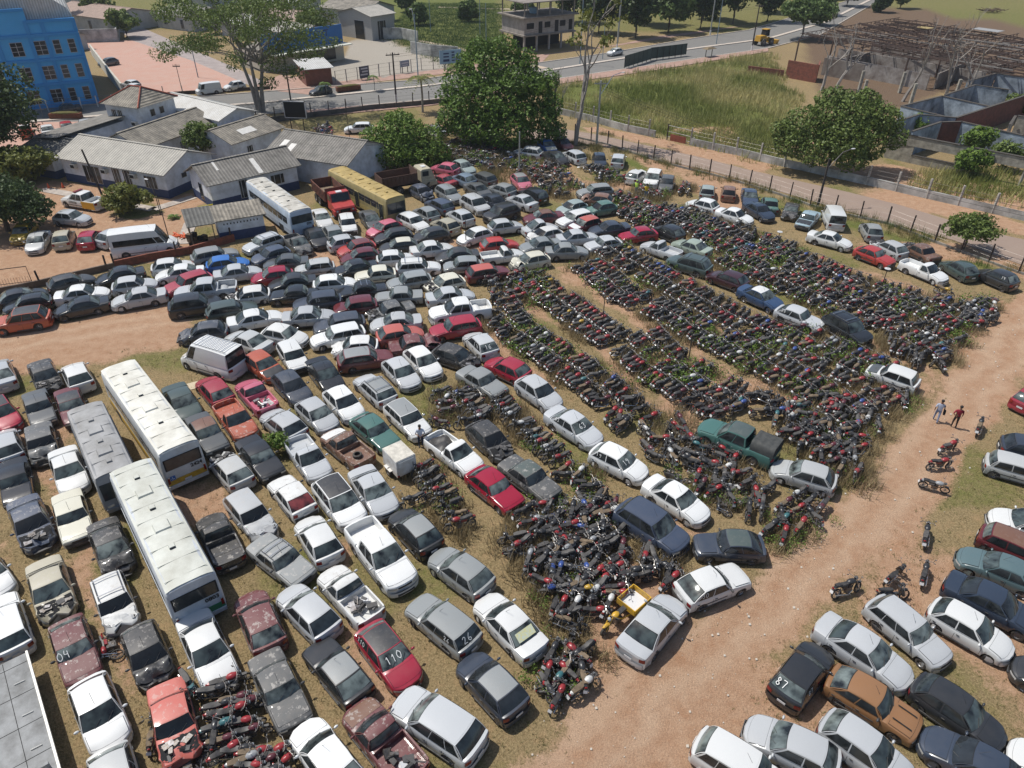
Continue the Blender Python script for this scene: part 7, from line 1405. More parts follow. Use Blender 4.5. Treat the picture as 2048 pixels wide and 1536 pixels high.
def place_car(x,y,hd,ty,col,opts,label,z=0):
    o=dict((k.split('=')+[1])[:2] for k in opts.split()); t=TY[ty]; rg=random.Random(int(x*100)*7+int(y*100))
    wk=0
    if 'wk' in o: wk=rg.choice([1,2])
    key=(ty,wk)
    if key not in CARCACHE: CARCACHE[key]=build_car(t,wk)
    P=CARCACHE[key]
    if t['R'] not in WH: WH[t['R']]=wheel_meshes(t['R'])
    e=empty(NAMES[ty],(x,y,z),R_(hd),label,CATS[ty],'parked cars in the impound yard'); 
    sink=rg.uniform(-.03,.0) if 'wk' not in o else rg.uniform(-.1,-.04)
    if 'wk' in o: e.rotation_euler=(rg.uniform(-.02,.02),rg.uniform(-.015,.02),R_(hd))
    e.scale=(rg.uniform(.96,1.03),rg.uniform(.975,1.02),rg.uniform(.96,1.04)) if ty not in'kmP' else (1,1,1)
    base=COLS[col]; jit=rg.uniform(.88,1.1); base=tuple(min(.85,c*jit) for c in base)
    wear=.9 if 'wear' in o else (.75 if 'wk' in o else rg.choice([0,.1,.2,.35,.5]))
    if y<40 and 'wear' not in o and 'wk' not in o: wear=min(wear,.3)
    strip=wk and rg.random()<.5
    for nm in PARTS+['engine_bay']:
        if nm==('bonnet' if strip else 'engine_bay'): continue
        if wk and nm in('front_bumper','grille') and rg.random()<.4: continue
        if nm=='license_plate' and wk or nm=='antenna' and (rg.random()<.5 or y>80): continue
        if y>95 and nm in('grille','license_plate','side_mirror1','side_mirror-1'): continue
        if wk and nm=='headlight1' : continue
        base_nm=nm.rstrip('1').rstrip('-'); c=put(base_nm,P[nm],e); c['wear']=wear; c.color=(*base,1)
        if 'window' in nm or nm=='windshield': 
            c.color=(*rg.choice(GTINT),1) if nm=='windshield' or nm=='rear_window' else (.035,.04,.042,1)
            if wk and nm in('windshield','rear_window') and rg.random()<.5: c.color=(.01,.01,.01,1)
            if col=='N' or ty in'm': c.color=(.03,.035,.04,1)
        if nm=='rear_window' and 'back' in o: c.color=(.22,.05,.05,1)
        if nm=='roof' and 'roof' in o: c.color=(*COLS[o['roof']],1); c['label']='differently coloured roof'; c['wear']=max(wear,.5)
        if nm=='bonnet' and 'hood' in o: c.color=(*COLS[o['hood']],1); c['label']='bonnet in a different colour'
        c.location.z=sink
    ty_m,rim_m=WH[t['R']]; hw=t['W']/2
    for xw in(t['wf'],t['wr']):
        for sg in(1,-1):
            if wk and sg>0 and xw==t['wf'] and rg.random()<.4: continue
            w=put('wheel',ty_m,e); w.location=(t['L']/2-xw,sg*(hw-.12),t['R']-.01); w.rotation_euler=(0,rg.uniform(0,6),0 if sg>0 else math.pi)
            if xw==t['wf']: w.rotation_euler.z+=rg.uniform(-.25,.25)
            r=put('rim',rim_m,w)
    H=t['H']
    if 'rack' in o:
        b=MB()
        xs=[t['xb']+.35,t['xc']-.35]
        if ty=='k': xs=[1.9+k*.32 for k in range(9)]
        for xx in xs: b.box((t['L']/2-xx,0,H+.055),(.05,t['W']*.72,.03),CHROME)
        for sg in(1,-1): b.tube([(t['L']/2-xs[0]+.3,sg*t['W']*.35,H+.03),(t['L']/2-xs[-1]-.3,sg*t['W']*.35,H+.03)],.02,PLASTIC,5)
        b.obj('roof_rack',e)
    if 'bed' in o and t['bed']:
        b,nm=bed_load(o['bed'],t,rg); b.obj(nm,e)
    if 'cover' in o:
        b=MB(); x0,x1,z=t['bed']; X=t['L']/2
        def cv(u,v): a=math.pi*v; return Vector((X-(x0+.02+(x1-x0+.05)*u),math.cos(a)*t['W']*.47*(1 if 0<v<1 else 1),z-.02+.62*min(1,1.7*math.sin(a))+.02*math.sin(u*22)*math.sin(a)))
        b.quadpatch(cv,0,1,0,1,14,12,simple('canvas_black',(.03,.033,.033),.75,var=.3,dirt=(.07,.07,.065)),flip=True); b.add([cv(1,k/8) for k in range(9)],[tuple(range(9))],SEAM); b.obj('canvas_cover',e)
    if 'stripe' in o:
        b=MB()
        for sg in(1,-1):
            x0,x1=t['L']/2-.3,t['L']/2-t['xa']+.1
            b.add([(x0,sg*.34,t['hf']+.028),(x0,sg*.40,t['hf']+.027),(x1,sg*.40,t['hb']+.012),(x1,sg*.34,t['hb']+.013)],[(0,1,2,3) if sg<0 else (3,2,1,0)],SEAM)
        b.obj('bonnet_stripes',e)
    if 'sign' in o:
        b=MB(); zb=t['belt']; q=[]
        for (u,v) in((-.5,.2),(.5,.2),(.5,.75),(-.5,.75)):
            X=t['L']/2-(t['xd']+(t['xc']-t['xd'])*v); q.append((X-.055,u*1.0,zb+(H-zb)*v+.035))
        b.add(q,[(0,3,2,1)],simple('paper_yellow',(.55,.5,.2),.8,var=.5,scale=9,dirt=(.5,.6,.6))); b.obj('window_papers',e)
    if 'police' in o:
        b=MB(); 
        for sg in(1,-1): b.box((-1.55,sg*(t['W']/2+.006),.72),(1.75,.02,.75),simple('police_yellow',(.75,.42,.03),.4))
        b.obj('yellow_panel',e)
        b=MB()
        for sg in(1,-1):
            for k in range(2):
                for j in range(7): b.box((.05+j*.15,sg*(t['W']/2+.008),.92-k*.14),(.10,.014,.06 if (j+k)%3 else .045),SEAM)
        b.obj('door_lettering',e)
        b=MB(); b.box((.35,0,H+.07),(.28,1.1,.1),REDL); b.obj('light_bar',e)
    if 'red' in o:
        b=MB()
        for sg in(1,-1): b.box((.55,sg*(t['W']/2+.005),.68),(1.1,.012,.16),REDL)
        b.obj('door_stripe',e)
    if 'n' in o: number(e,t,o['n'])
    return e
NUMC={}
DG={'0':[(.5,1),(.12,.75),(.1,.3),(.45,0),(.85,.25),(.88,.7),(.55,1)],'1':[(.3,.75),(.55,1),(.5,0)],'2':[(.1,.75),(.4,1),(.75,.8),(.5,.4),(.1,0),(.5,.1),(.9,.02)],'3':[(.1,.9),(.6,1),(.8,.75),(.4,.55),(.85,.3),(.5,0),(.1,.1)],'4':[(.25,1),(.15,.5),(.8,.45),(.75,.95),(.7,0)],
'5':[(.85,1),(.25,.95),(.2,.6),(.65,.6),(.85,.3),(.5,0),(.1,.08)],'6':[(.7,1),(.3,.7),(.12,.3),(.45,0),(.85,.2),(.6,.5),(.15,.35)],'7':[(.1,.95),(.85,.95),(.6,.5),(.4,0)],'8':[(.8,.8),(.5,1),(.2,.78),(.5,.52),(.85,.25),(.5,0),(.15,.25),(.5,.52),(.8,.8)],'9':[(.8,.75),(.4,1),(.15,.7),(.5,.5),(.8,.8),(.75,.3),(.5,0)]}
def num_mesh(s,size):
    """marker digits drawn as strokes"""
    if (s,size) not in NUMC:
        rq=random.Random(s); b=MB(); w=.07*size
        for i,ch in enumerate(s):
            ox=(i-len(s)/2)*.66*size; oy=-size*.42+rq.uniform(-.06,.06)*size; P=[Vector((ox+(x+rq.uniform(-.05,.05))*size*.55,oy+(y+rq.uniform(-.04,.04))*size*.85,0)) for x,y in DG[ch]]
            Q=[]
            for p,q in zip(P[:-1],P[1:]): Q+=[p.lerp(q,t) for t in(0,.33,.67)]
            Q.append(P[-1]); Q=[Q[0]]+[(Q[k-1]+Q[k]*2+Q[k+1])/4 for k in range(1,len(Q)-1)]+[Q[-1]]
            for k in range(len(Q)-1):
                d=(Q[k+1]-Q[k]).normalized(); n=Vector((-d.y,d.x,0))*w/2; z=Vector((0,0,.0008*(k%3)+.001*i)); b.add([Q[k]-n-d*w*.3+z,Q[k+1]-n+d*w*.3+z,Q[k+1]+n+d*w*.3+z,Q[k]+n-d*w*.3+z],[(0,1,2,3)],WHITEP)
        NUMC[(s,size)]=b.mesh('painted_number',False)
    return NUMC[(s,size)]
def number(e,t,s):
    L,H=t['L'],t['H']; zb=t['belt']
    def lay(pos,xa,ya,sz):
        q=put('painted_number',num_mesh(s,sz),e); xa=Vector(xa).normalized(); ya=Vector(ya).normalized(); za=xa.cross(ya)
        q.matrix_local=Matrix.Translation(Vector(pos)+za*.02)@Matrix((xa,ya,za)).transposed().to_4x4(); return q
    front=s in('63','19','110','04','14'); rear=s in('87','26','16')
    if front and s!='14':
        v=.5; X=L/2-(t['xa']+.02+(t['xb']-t['xa'])*v); side=.28 if s in('110','63') else -.3 if s!='19' else -.25
        if s=='04': side=-.42
        if s=='110': side=-.05
        if s=='63': side=-.05
        lay((X+.03,side,zb+(H-zb)*v+.015),(0,1,0),(-(t['xb']-t['xa']),0,H-zb),.42)
    if rear:
        v=.5; X=L/2-(t['xd']+(t['xc']-t['xd'])*v); lay((X-.035,.1 if s!='87' else .3,zb+(H-zb)*v+.02),(0,-1,0),(t['xd']-t['xc'],0,H-zb),.42)
    dy=(t['W']/2*(t['bl']-t['wt'])); u=.28 if s in('110',) else .32
    xm=L/2-(t['xa']+(t['xd']-t['xa'])*(.72 if s!='53' else .35)); 
    for sg in(1,-1):
        yy=t['W']/2*(t['bl']+t['wt'])/2+.045
        lay((xm,sg*yy,zb+(H-zb)*.5),(-sg,0,0),(0,-sg*dy,H-zb),.3)
for row in CARS: place_car(*row)

# ---------------- motorcycles ----------------
BP={k:simple('bike_paint_'+k,v,.33,scale=5,dirt=tuple(c*.6+.05 for c in v)) for k,v in dict(R=(.30,.018,.022),M=(.10,.016,.024),B=(.03,.07,.26),S=(.30,.31,.32),W=(.60,.60,.58),Y=(.45,.28,.03),T=(.04,.14,.15),K=(.02,.02,.022)).items()}
BP['Ks']=BP['K']
def bike_parts(kind,lod=0):
    """x forward, wheels at +-.63; returns list (name, MB)"""
    n=16 if lod==0 else 8; P=[]
    def wheel(x,R=.30):
        b=MB(); c=(0,0,0)
        b.lathe([(-.045,R-.06),(-.04,R-.015),(0,R),(.04,R-.015),(.045,R-.06),(-.045,R-.06)],(0,0,0),RUBBER,n)
        b.lathe([(.02,R-.055),(-.02,R-.055)],(0,0,0),CHROME,n)
        for k in range(5 if lod==0 else 3):
            a=math.pi*k/(5 if lod==0 else 3); d=Vector((math.cos(a),0,math.sin(a)))*(R-.05); b.tube([-d,d],.010,RIM,4,cap=False)
        b.lathe([(-.06,.05),(.06,.05)],(0,0,0),STEEL,6)
        return b
    P.append(('wheel',wheel(.63),(.64,0,.30))); P.append(('wheel',wheel(-.62),(-.62,0,.30)))
    b=MB() # frame + engine + exhaust + fork
    if kind==0:
        b.box((.02,0,.42),(.34,.26,.30),STEEL); b.blob((.06,.0,.34),(.36,.36,.22),STEEL,6,4)
        b.box((.1,0,.58),(.16,.2,.18),STEEL)
    else:
        b.box((-.05,0,.36),(.4,.24,.18),STEEL)
    b.tube([(.42,0,.86),(.30,0,.42),(-.12,0,.26),(-.2,0,.62),(-.75,0,.74)],.028,PLASTIC,5)
    for s in(1,-1):
        b.tube([(.64,s*.08,.30),(.43,s*.08,.92)],.024,CHROME if lod==0 else STEEL,5); b.tube([(-.62,s*.10,.30),(-.15,s*.09,.34)],.022,PLASTIC,4)
        b.tube([(-.62,s*.12,.34),(-.50,s*.12,.68)],.03,RIM,5)
        b.tube([(.0,s*.2,.24),(.0,s*.3,.24)],.018,PLASTIC,4)
    b.tube([(.2,-.12,.36),(-.05,-.16,.2),(-.35,-.17,.30),(-.86,-.18,.42)],.035,CHROME,6)
    b.box((.62,0,.635),(.30,.11,.03),PLASTIC); b.box((-.78,0,.60),(.26,.14,.04),PLASTIC,M=Matrix.Rotation(.5,3,'Y'))
    P.append(('frame',b,None))
    b=MB()
    if kind==0:
        b.blob((.20,0,.80),(.56,.33,.27),'TANK',8,6); b.box((-.22,0,.66),(.3,.24,.12),'TANK'); b.blob((-.66,0,.76),(.42,.2,.13),'TANK',6,4)
    elif kind==1: # step-through
        b.box((.40,0,.60),(.10,.38,.50),'TANK',M=Matrix.Rotation(-.35,3,'Y'),taper=.7); b.blob((-.35,0,.55),(.75,.3,.3),'TANK',8,5); b.blob((.5,0,.92),(.2,.28,.2),'TANK',6,4)
        b.box((.05,0,.42),(.5,.16,.14),'TANK')
    P.append(('fuel_tank' if kind==0 else 'fairing',b,None))
    b=MB(); 
    prof=[(.02,.80,.10),(-.12,.79,.13),(-.35,.80,.14),(-.42,.845,.14),(-.72,.86,.10)] if kind==0 else [(-.02,.72,.1),(-.2,.76,.14),(-.5,.78,.14),(-.75,.8,.1)]
    vs=[];fs=[]
    for x,z,w in prof: vs+=[(x,-w,z-.05),(x,-w*.8,z+.02),(x,0,z+.03),(x,w*.8,z+.02),(x,w,z-.05)]
    for i in range(len(prof)-1):
        for k in range(4): a=i*5+k; fs.append((a,a+1,a+6,a+5))
    fs+=[(0,4,3,2,1),tuple((len(prof)-1)*5+k for k in range(5))]
    b.add(vs,fs,SEAT); P.append(('seat',b,None))
    b=MB(); b.tube([(.30,-.36,.99),(.38,-.26,1.02),(.41,0,.96),(.38,.26,1.02),(.30,.36,.99)],.014 if lod==0 else .02,STEEL,5)
    for s in(1,-1):
        b.tube([(.28,s*.37,.99),(.33,s*.28,1.0)],.022,RUBBER,5)
        if lod==0: b.tube([(.36,s*.26,1.02),(.36,s*.33,1.18)],.008,PLASTIC,4,cap=False); b.blob((.36,s*.35,1.20),(.03,.13,.08),CHROME,6,4)
    P.append(('handlebar',b,None))
    b=MB(); b.blob((.50,0,.90),(.17,.19,.19),PLASTIC,8,5); b.blob((.545,0,.90),(.10,.15,.15),CLEAR,8,5); P.append(('headlight',b,None))
    b=MB(); b.blob((-.86,0,.74),(.08,.16,.09),REDL,6,4); P.append(('tail_light',b,None))
    b=MB(); b.box((-.93,0,.55),(.012,.19,.15),PLATE,M=Matrix.Rotation(.35,3,'Y')); P.append(('license_plate',b,None))
    return P
SEATS=[SEAT,simple('seat_grey',(.085,.08,.075),.7,var=.3,scale=6),simple('seat_tan',(.17,.125,.08),.8,var=.35,scale=6)]
def retint(b,mat,sv=0):
    q=MB(); q.v=b.v; q.f=b.f; q.m=b.m; q.mats=[mat if m=='TANK' else SEATS[sv] if m is SEAT else m for m in b.mats]; return q
BM={}
def bike(x,y,hd,col,label,lean=None,fallen=False,rg=None,pitch=0):
    kind=1 if col=='Ks' or (rg.random()<.22 and 'scooter' not in label and 'tanked' not in label) else 0
    sv_=rg.choice([0,0,0,1,2]); key=(kind,col,sv_)
    if key not in BM:
        BM[key]=[(nm,retint(b,BP[col],sv_).mesh(nm),loc) for nm,b,loc in bike_parts(kind)]
    e=empty('motorcycle',(x,y,0),0,label,'motorcycle','motorcycles in the impound yard')
    ln=R_(rg.uniform(4,15)*(1 if rg.random()<.8 else -1)) if lean is None else lean
    if fallen: ln=R_(78)
    e.rotation_euler=(Matrix.Rotation(R_(hd),3,'Z')@Matrix.Rotation(ln,3,'X')).to_euler()
    if fallen: e.location.z=.12
    st=rg.uniform(-.5,.5); k_=rg.uniform(.93,1.05); e.scale=(k_,k_,k_)
    for nm,me,loc in BM[key]:
        if nm in('license_plate',) and rg.random()<.25: continue
        c=put(nm,me,e)
        if loc: c.location=loc
        if nm=='handlebar' or (nm=='wheel' and loc[0]>0) or nm=='headlight':
            if nm=='wheel': c.rotation_euler=(0,0,st*.8)
            else:
                p=Vector((.42,0,0)); c.matrix_local=Matrix.Translation(p)@Matrix.Rotation(st*.8,4,'Z')@Matrix.Translation(-p)
    return e
rb=random.Random(3)
ORD='first second third fourth fifth sixth seventh eighth ninth tenth eleventh twelfth thirteenth fourteenth fifteenth sixteenth seventeenth eighteenth nineteenth twentieth'.split()
TANK=dict(K='black',R='red tanked',M='maroon tanked',B='blue tanked',S='silver tanked',W='white tanked',Y='yellow tanked',T='teal tanked')
for (x,y,hd,col,lab) in BIKES:
  if not isinstance(lab,str):
    w,k=HEAPS[lab//100],lab%100; o='rightmost' if k==0 else ORD[k] if k<20 else 'twenty '+ORD[k-20] 
    lab='%s %s motorcycle %sin %s'%(o,TANK[col],'' if k==0 else 'from the right ',w)
  bike(x,y,hd,col,lab,rg=rb,fallen='fallen' in lab or 'lying' in lab or (('heap' in lab) and rb.random()<.10))
# the farther motorcycles, too many and too small to be told apart
def far_bikes():
    base=[]
    for kind in(0,1):
        P=bike_parts(kind,1); V=[];F=[];Mt=[]
        for nm,b,loc in P:
            o=len(V); l=loc or (0,0,0); V+=[(v[0]+l[0],v[1]+l[1],v[2]+l[2]) for v in b.v]; F+=[tuple(i+o for i in f) for f in b.f]; Mt+=[b.mats[k] for k in b.m]
        base.append((np.array(V),F,Mt))
    mats=[];VV=[];LI=[];LT=[];MI=[];o=0
    def mi(m):
        if m not in mats: mats.append(m)
        return mats.index(m)
    for s in FAR.split():
        x,y,h,c=s.split(','); x,y,h,c=int(x)/100,int(y)/100,R_(int(h)),'KRMBSWYT'[int(c)]; V,F,Mt=base[0 if rb.random()<.75 or c!='K' else 1]
        ln=R_(rb.uniform(5,15)*(1 if rb.random()<.8 else -1)); 
        if rb.random()<.05: ln=R_(75)
        M=np.array(Matrix.Rotation(h,3,'Z')@Matrix.Rotation(ln,3,'X')); W_=V@M.T; W_[:,0]+=x; W_[:,1]+=y; VV.append(W_)
        sv=SEATS[rb.choice([0,0,0,1,1,2])]
        for f,m in zip(F,Mt): LI.extend([i+o for i in f]); LT.append(len(f)); MI.append(mi(BP[c] if m=='TANK' else sv if m is SEAT else m))
        o+=len(V)
    VV=np.concatenate(VV); me=bpy.data.meshes.new('far_motorcycles'); me.vertices.add(len(VV)); me.vertices.foreach_set('co',VV.ravel())
    me.loops.add(len(LI)); me.loops.foreach_set('vertex_index',LI); me.polygons.add(len(LT)); ls=np.concatenate([[0],np.cumsum(LT)[:-1]]); me.polygons.foreach_set('loop_start',ls.astype(np.int32)); me.polygons.foreach_set('loop_total',LT)
    for m in mats: me.materials.append(m)
    me.polygons.foreach_set('material_index',MI); me.update(calc_edges=True); me.validate()
    ob=bpy.data.objects.new('motorcycle_rows',me); C.objects.link(ob); tag(ob,'dense far rows of dusty impounded motorcycles standing side by side','motorcycles',kind='stuff')
far_bikes()

# ---------------- buses, trucks, trailer, tricycle ----------------
def bus(loc,hd,L,W,H,roofc,bodyc,stripe,label,number_=None,kind='city',rearcol=None,dirt=.5,frontdark=True,door=False,wheelchair=False):
    """x forward; built like a panelled city bus"""
    e=empty('bus',(*loc,0),hd,label,'bus'); rg=random.Random(label)
    bodym=simple('bus_body',bodyc,.42,var=.18,scale=1.2,dirt=tuple(c*.72 for c in bodyc)); roofm=simple('bus_roof',roofc,.6,var=.3,scale=.9,bump=.15,dirt=tuple(c*(1-dirt*.55)*f for c,f in zip(roofc,(1,.98,.94))))
    hl,hw=L/2,W/2; zb=.35; b=MB()
    # rounded-box shell
    sec=[(hw*.97,zb),(hw,.55),(hw,1.1),(hw,1.3),(hw*.985,2.0),(hw*.96,H-.28),(hw*.90,H-.10),(hw*.78,H-.02),(hw*.4,H+.03),(0,H+.04)]
    ring=[(y,z) for y,z in sec]+[(-y,z) for y,z in sec[-2::-1]]
    xs=[-hl,-hl+.04,-hl+.18,-hl+.6,0,hl-.6,hl-.18,hl-.04,hl]; kx=[.93,.97,1,1,1,1,1,.965,.90]; vs=[]
    for x,k in zip(xs,kx):
        for y,z in ring: vs.append((x,y*k,z if z<1.5 else zb+(z-zb)*(1-(1-k)*.35)))
    n=len(ring); fs=[(i*n+j,(i+1)*n+j,(i+1)*n+j+1,i*n+j+1) for i in range(len(xs)-1) for j in range(n-1)]
    b.add(vs,fs+[tuple(range(n)),tuple((len(xs)-1)*n+j for j in range(n-1,-1,-1))],bodym); b.obj('body',e)
    # roof skin with ribs and hatches
    b=MB(); 
    def rf(u,v):
        y=(u*.9)*hw; z=H+.055-.10*abs(u)**4-.02*u*u; z+=.012*math.sin(v*L*1.9+u*2)*math.sin(u*3+v*4); return Vector((-hl+.05+(L-.1)*v,y,z))
    b.quadpatch(rf,-1,1,0,1,8,40,roofm,.0,flip=True)
    for k in range(int(L/1.15)): b.box((-hl+.6+k*1.15,0,H+.045),(.03,W*.8,.03),roofm)
    rfo=b.obj('roof',e)
    for k,(fx,sz) in enumerate([(.14,.32),(.28,.75),(.42,.32),(.58,.75),(.74,.32)]):
        x=hl-L*fx; b=MB(); b.box((x,0,H+.10),(sz,.3 if sz<.5 else .8,.10),roofm,taper=.86)
        if sz<.5: b.box((x-sz/2-.01,0,H+.09),(.03,.26,.06),SEAM)
        b.obj('roof_hatch',rfo)
    # windows each side
    gl=simple('bus_glass',(.02,.024,.026),.12,var=.5,scale=1.5,dirt=(.06,.065,.065))
    for s in(1,-1):
        nw=max(4,int((L-1.6)/1.15)); w=(L-1.5)/nw
        for k in range(nw):
            x=-hl+.8+w*(k+.5); b=MB(); b.box((x,s*(hw*.985),1.72),(w*.9,.05,.82),gl,M=Matrix.Rotation(s*-.03,3,'X'))
            b.box((x,s*(hw*.985+.028),1.85),(w*.9,.012,.03),RIM); b.obj('side_window',e)
        b=MB(); b.box((0,s*(hw+.006),.72),(L-.7,.02,.5),stripe); b.box((0,s*(hw+.012),.42),(L-.4,.03,.08),SEAM); b.obj('side_stripe',e)
    # rear
    b=MB(); b.box((-hl-.012,0,2.0 if number_ else 1.95),(.05,W*.80,.72),gl); b.box((-hl-.02,0,2.0),(.03,W*.86,.80),SEAM); b.obj('rear_window',e)
    if rearcol:
        b=MB(); b.box((-hl-.02,0,.70),(.05,W*.92,.34),rearcol); b.obj('rear_band',e)
    for s in(1,-1):
        b=MB(); b.box((-hl-.03,s*W*.43,.9),(.06,.12,.42),REDL); b.box((-hl-.035,s*W*.43,1.16),(.06,.12,.1),CLEAR); b.obj('tail_light',e)
        b=MB(); b.box((hl+.0,s*W*.34,.72),(.06,.34,.18),CLEAR); b.obj('headlight',e)
    b=MB(); b.box((-hl-.05,0,.42),(.14,W*.94,.22),bodym); b.box((-hl-.05,0,.62),(.03,.4,.13),PLATE); b.obj('rear_bumper',e)
    b=MB(); b.box((hl-.02,0,1.75),(.10,W*.86,1.12),gl); b.box((hl+.035,0,1.75),(.02,.04,1.1),SEAM); b.obj('windshield',e)
    b=MB(); b.box((hl+.03,0,.48),(.16,W*.92,.26),bodym); b.obj('front_bumper',e)
    if door:
        for x in(hl-1.0,0.2):
            b=MB(); b.box((x,-hw-.0,1.25),(.86,.06,1.85),bodym); b.box((x-.19,-hw-.04,1.3),(.30,.03,1.6),gl); b.box((x+.19,-hw-.04,1.3),(.30,.03,1.6),gl); b.obj('door',e)
    if number_:
        m=textmesh(number_,.34,simple('bus_number',(.02,.02,.02),.6),.012); q=put('bus_number',m,e); q.location=(-hl-.045,-W*.27,1.38); q.rotation_euler=(R_(90),0,R_(-90))
    if wheelchair:
        b=MB(); b.box((-hl-.04,W*.33,1.02),(.02,.3,.3),simple('sign_blue',(.02,.12,.4),.5)); b.obj('access_sign',e)
        b=MB(); X=-hl-.056; b.tube([(X,W*.33+.02,1.12),(X,W*.33+.03,1.0),(X,W*.33-.06,.99),(X,W*.33-.08,.93)],.012,WHITEP,4); b.blob((X,W*.33+.02,1.135),(.02,.035,.035),WHITEP,6,4); b.tube([(X,W*.33+.05+.06*math.cos(k/8*6.2),.97+.06*math.sin(k/8*6.2)) for k in range(8)],.008,WHITEP,4); b.obj('access_symbol',e)
    ty,ri=wheel_meshes(.46,.28)
    for x in(hl-2.2,-hl+2.6):
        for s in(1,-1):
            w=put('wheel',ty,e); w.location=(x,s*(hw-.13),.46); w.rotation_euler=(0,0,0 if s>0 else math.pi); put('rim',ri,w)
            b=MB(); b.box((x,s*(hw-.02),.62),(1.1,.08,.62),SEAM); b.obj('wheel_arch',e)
    return e
st_y=simple('bus_yellow',(.50,.30,.02),.5,var=.3); st_g=simple('bus_green',(.02,.16,.07),.5); st_w=simple('bus_white_lower',(.5,.53,.55),.5,var=.3); st_b=simple('bus_blue_grey',(.36,.42,.5),.5,var=.3); st_gr=simple('bus_grey_low',(.16,.165,.17),.5,var=.3)
# rear faces the camera, so forward points away
bus((-17.95,26.3),math.atan2(8.3,-6.45),10.35,2.42,2.95,(.50,.51,.46),(.52,.55,.58),st_w,'white bus with green lower band and 0803 on its back',number_='0803',rearcol=st_g,dirt=.35)
bus((-22.7,36.2),math.atan2(8.4,-7.2),11.25,2.42,2.95,(.62,.61,.55),(.56,.57,.56),st_y,'white bus with yellow band and 2424 on its back',number_='2424',rearcol=st_y,wheelchair=True,dirt=.4)
bus((-24.1,32.9),math.atan2(5.8,-4.4)+math.pi,7.7,2.2,2.85,(.30,.30,.30),(.26,.265,.27),st_gr,'short grey minibus squeezed left of the two white buses',dirt=.6)
bus((-24.5,72.9),math.atan2(9.1,-7.1),11.5,2.45,2.9,(.50,.48,.43),(.45,.52,.60),st_b,'faded pale blue bus with stained roof beside the guard hut',number_='074',dirt=.65)
yb=bus((-16.1,76.8),math.atan2(-9.2,7.9),12.2,2.45,2.85,(.38,.28,.10),(.34,.28,.13),simple('bus_ochre',(.40,.32,.12),.6,var=.3),'mustard yellow bus facing the camera beside the red truck',dirt=.35,door=True)
# --- red lorry with rusty tipper ---
rustm=simple('rusted_steel',(.17,.06,.035),.85,var=.5,scale=3,bump=.2,dirt=(.06,.035,.03)); redp=simple('truck_red',(.42,.05,.045),.4,var=.2)
def truck(loc,hd,label,cabm,bedm,cabL=2.3,bedL=4.6,W=2.4,bedtop=2.3,bonnet=True):
    e=empty('dump_truck',(*loc,0),hd,label,'truck'); L=cabL+bedL+.5; hl=L/2; hw=W/2
    b=MB(); b.box((-.3,0,.85),(L-1.0,.9,.22),SEAM); b.obj('chassis',e)
    b=MB(); x0,x1=-hl,-hl+bedL; zf=1.25
    b.box(((x0+x1)/2,0,zf),(bedL,W,.1),bedm)
    for s in(1,-1):
        b.box(((x0+x1)/2,s*(hw-.04),(zf+bedtop)/2+.03),(bedL,.06,bedtop-zf-.04),bedm)
        for k in range(9): b.box((x0+.25+k*(bedL-.5)/8,s*(hw+.0),(zf+bedtop)/2),(.09,.08,bedtop-zf-.12),bedm)
    b.box((x0+.03,0,(zf+bedtop)/2+.03),(.06,W-.18,bedtop-zf-.04),bedm); b.box((x1-.03,0,(zf+bedtop)/2+.18),(.06,W-.18,bedtop-zf+.3),bedm); b.box(((x0+x1)/2+.2,0,zf+.07),(bedL-.6,W-.4,.06),simple('bed_soil',(.20,.15,.10),.9,var=.4,scale=5)); b.obj('tipper_bed',e)
    b=MB(); c0=hl-cabL; bl=.95 if bonnet else .1
    prof=[(c0,.75),(c0,2.35),(c0+.15,2.5),(c0+cabL-bl-.45,2.5),(c0+cabL-bl-.1,1.62),(hl-.1,1.35),(hl,1.2),(hl,.7)]
    vs=[];
    for s,k in((1,1),(-1,1)):
        for x,z in prof: vs.append((x,s*hw*.92*(1 if z<2 else .93),z))
    n=len(prof); b.add(vs,[(i,i+1,i+1+n,i+n) for i in range(n-1)]+[tuple(range(n-1,-1,-1)),tuple(range(n,2*n))],cabm); b.obj('cab',e,ang=25)
    xw0,xw1=c0+cabL-bl-.43,c0+cabL-bl-.12
    b=MB(); b.add([(xw1+.03,-hw*.82,1.70),(xw1+.03,hw*.82,1.70),(xw0+.04,hw*.78,2.42),(xw0+.04,-hw*.78,2.42)],[(0,1,2,3)],GLASS); w=b.obj('windshield',e); w.color=(.03,.035,.04,1)
    for s in(1,-1):
        b=MB(); b.box((c0+.55,s*hw*.90,2.0),(.75,.05,.55),GLASS); w=b.obj('side_window',e); w.color=(.03,.035,.04,1)
        b=MB(); b.box((hl-.35,s*hw*.92,.82),(.95,.16,.5),cabm); b.obj('fender',e)
        b=MB(); b.blob((hl+.01,s*hw*.72,1.0),(.06,.26,.24),CLEAR); b.obj('headlight',e)
    b=MB(); b.box((hl+.02,0,1.02),(.06,W*.45,.34),SEAM); b.obj('grille',e); b=MB(); b.box((hl+.08,0,.62),(.14,W*.9,.2),PLASTIC); b.obj('front_bumper',e)
    b=MB(); b.box((c0+.7,0,2.54),(.5,.6,.1),PLATE); b.obj('roof_hatch',e)
    ty,ri=wheel_meshes(.5,.3)
    for x in(hl-.75,-hl+.9,-hl+2.1):
        for s in(1,-1):
            w=put('wheel',ty,e); w.location=(x,s*(hw-.2),.5); w.rotation_euler=(0,0,0 if s>0 else math.pi); put('rim',ri,w)
    return e
truck((-19.6,76.4),math.atan2(-6.0,3.6),'red bonneted dump truck with rusty tipper bed between the two buses',redp,rustm)
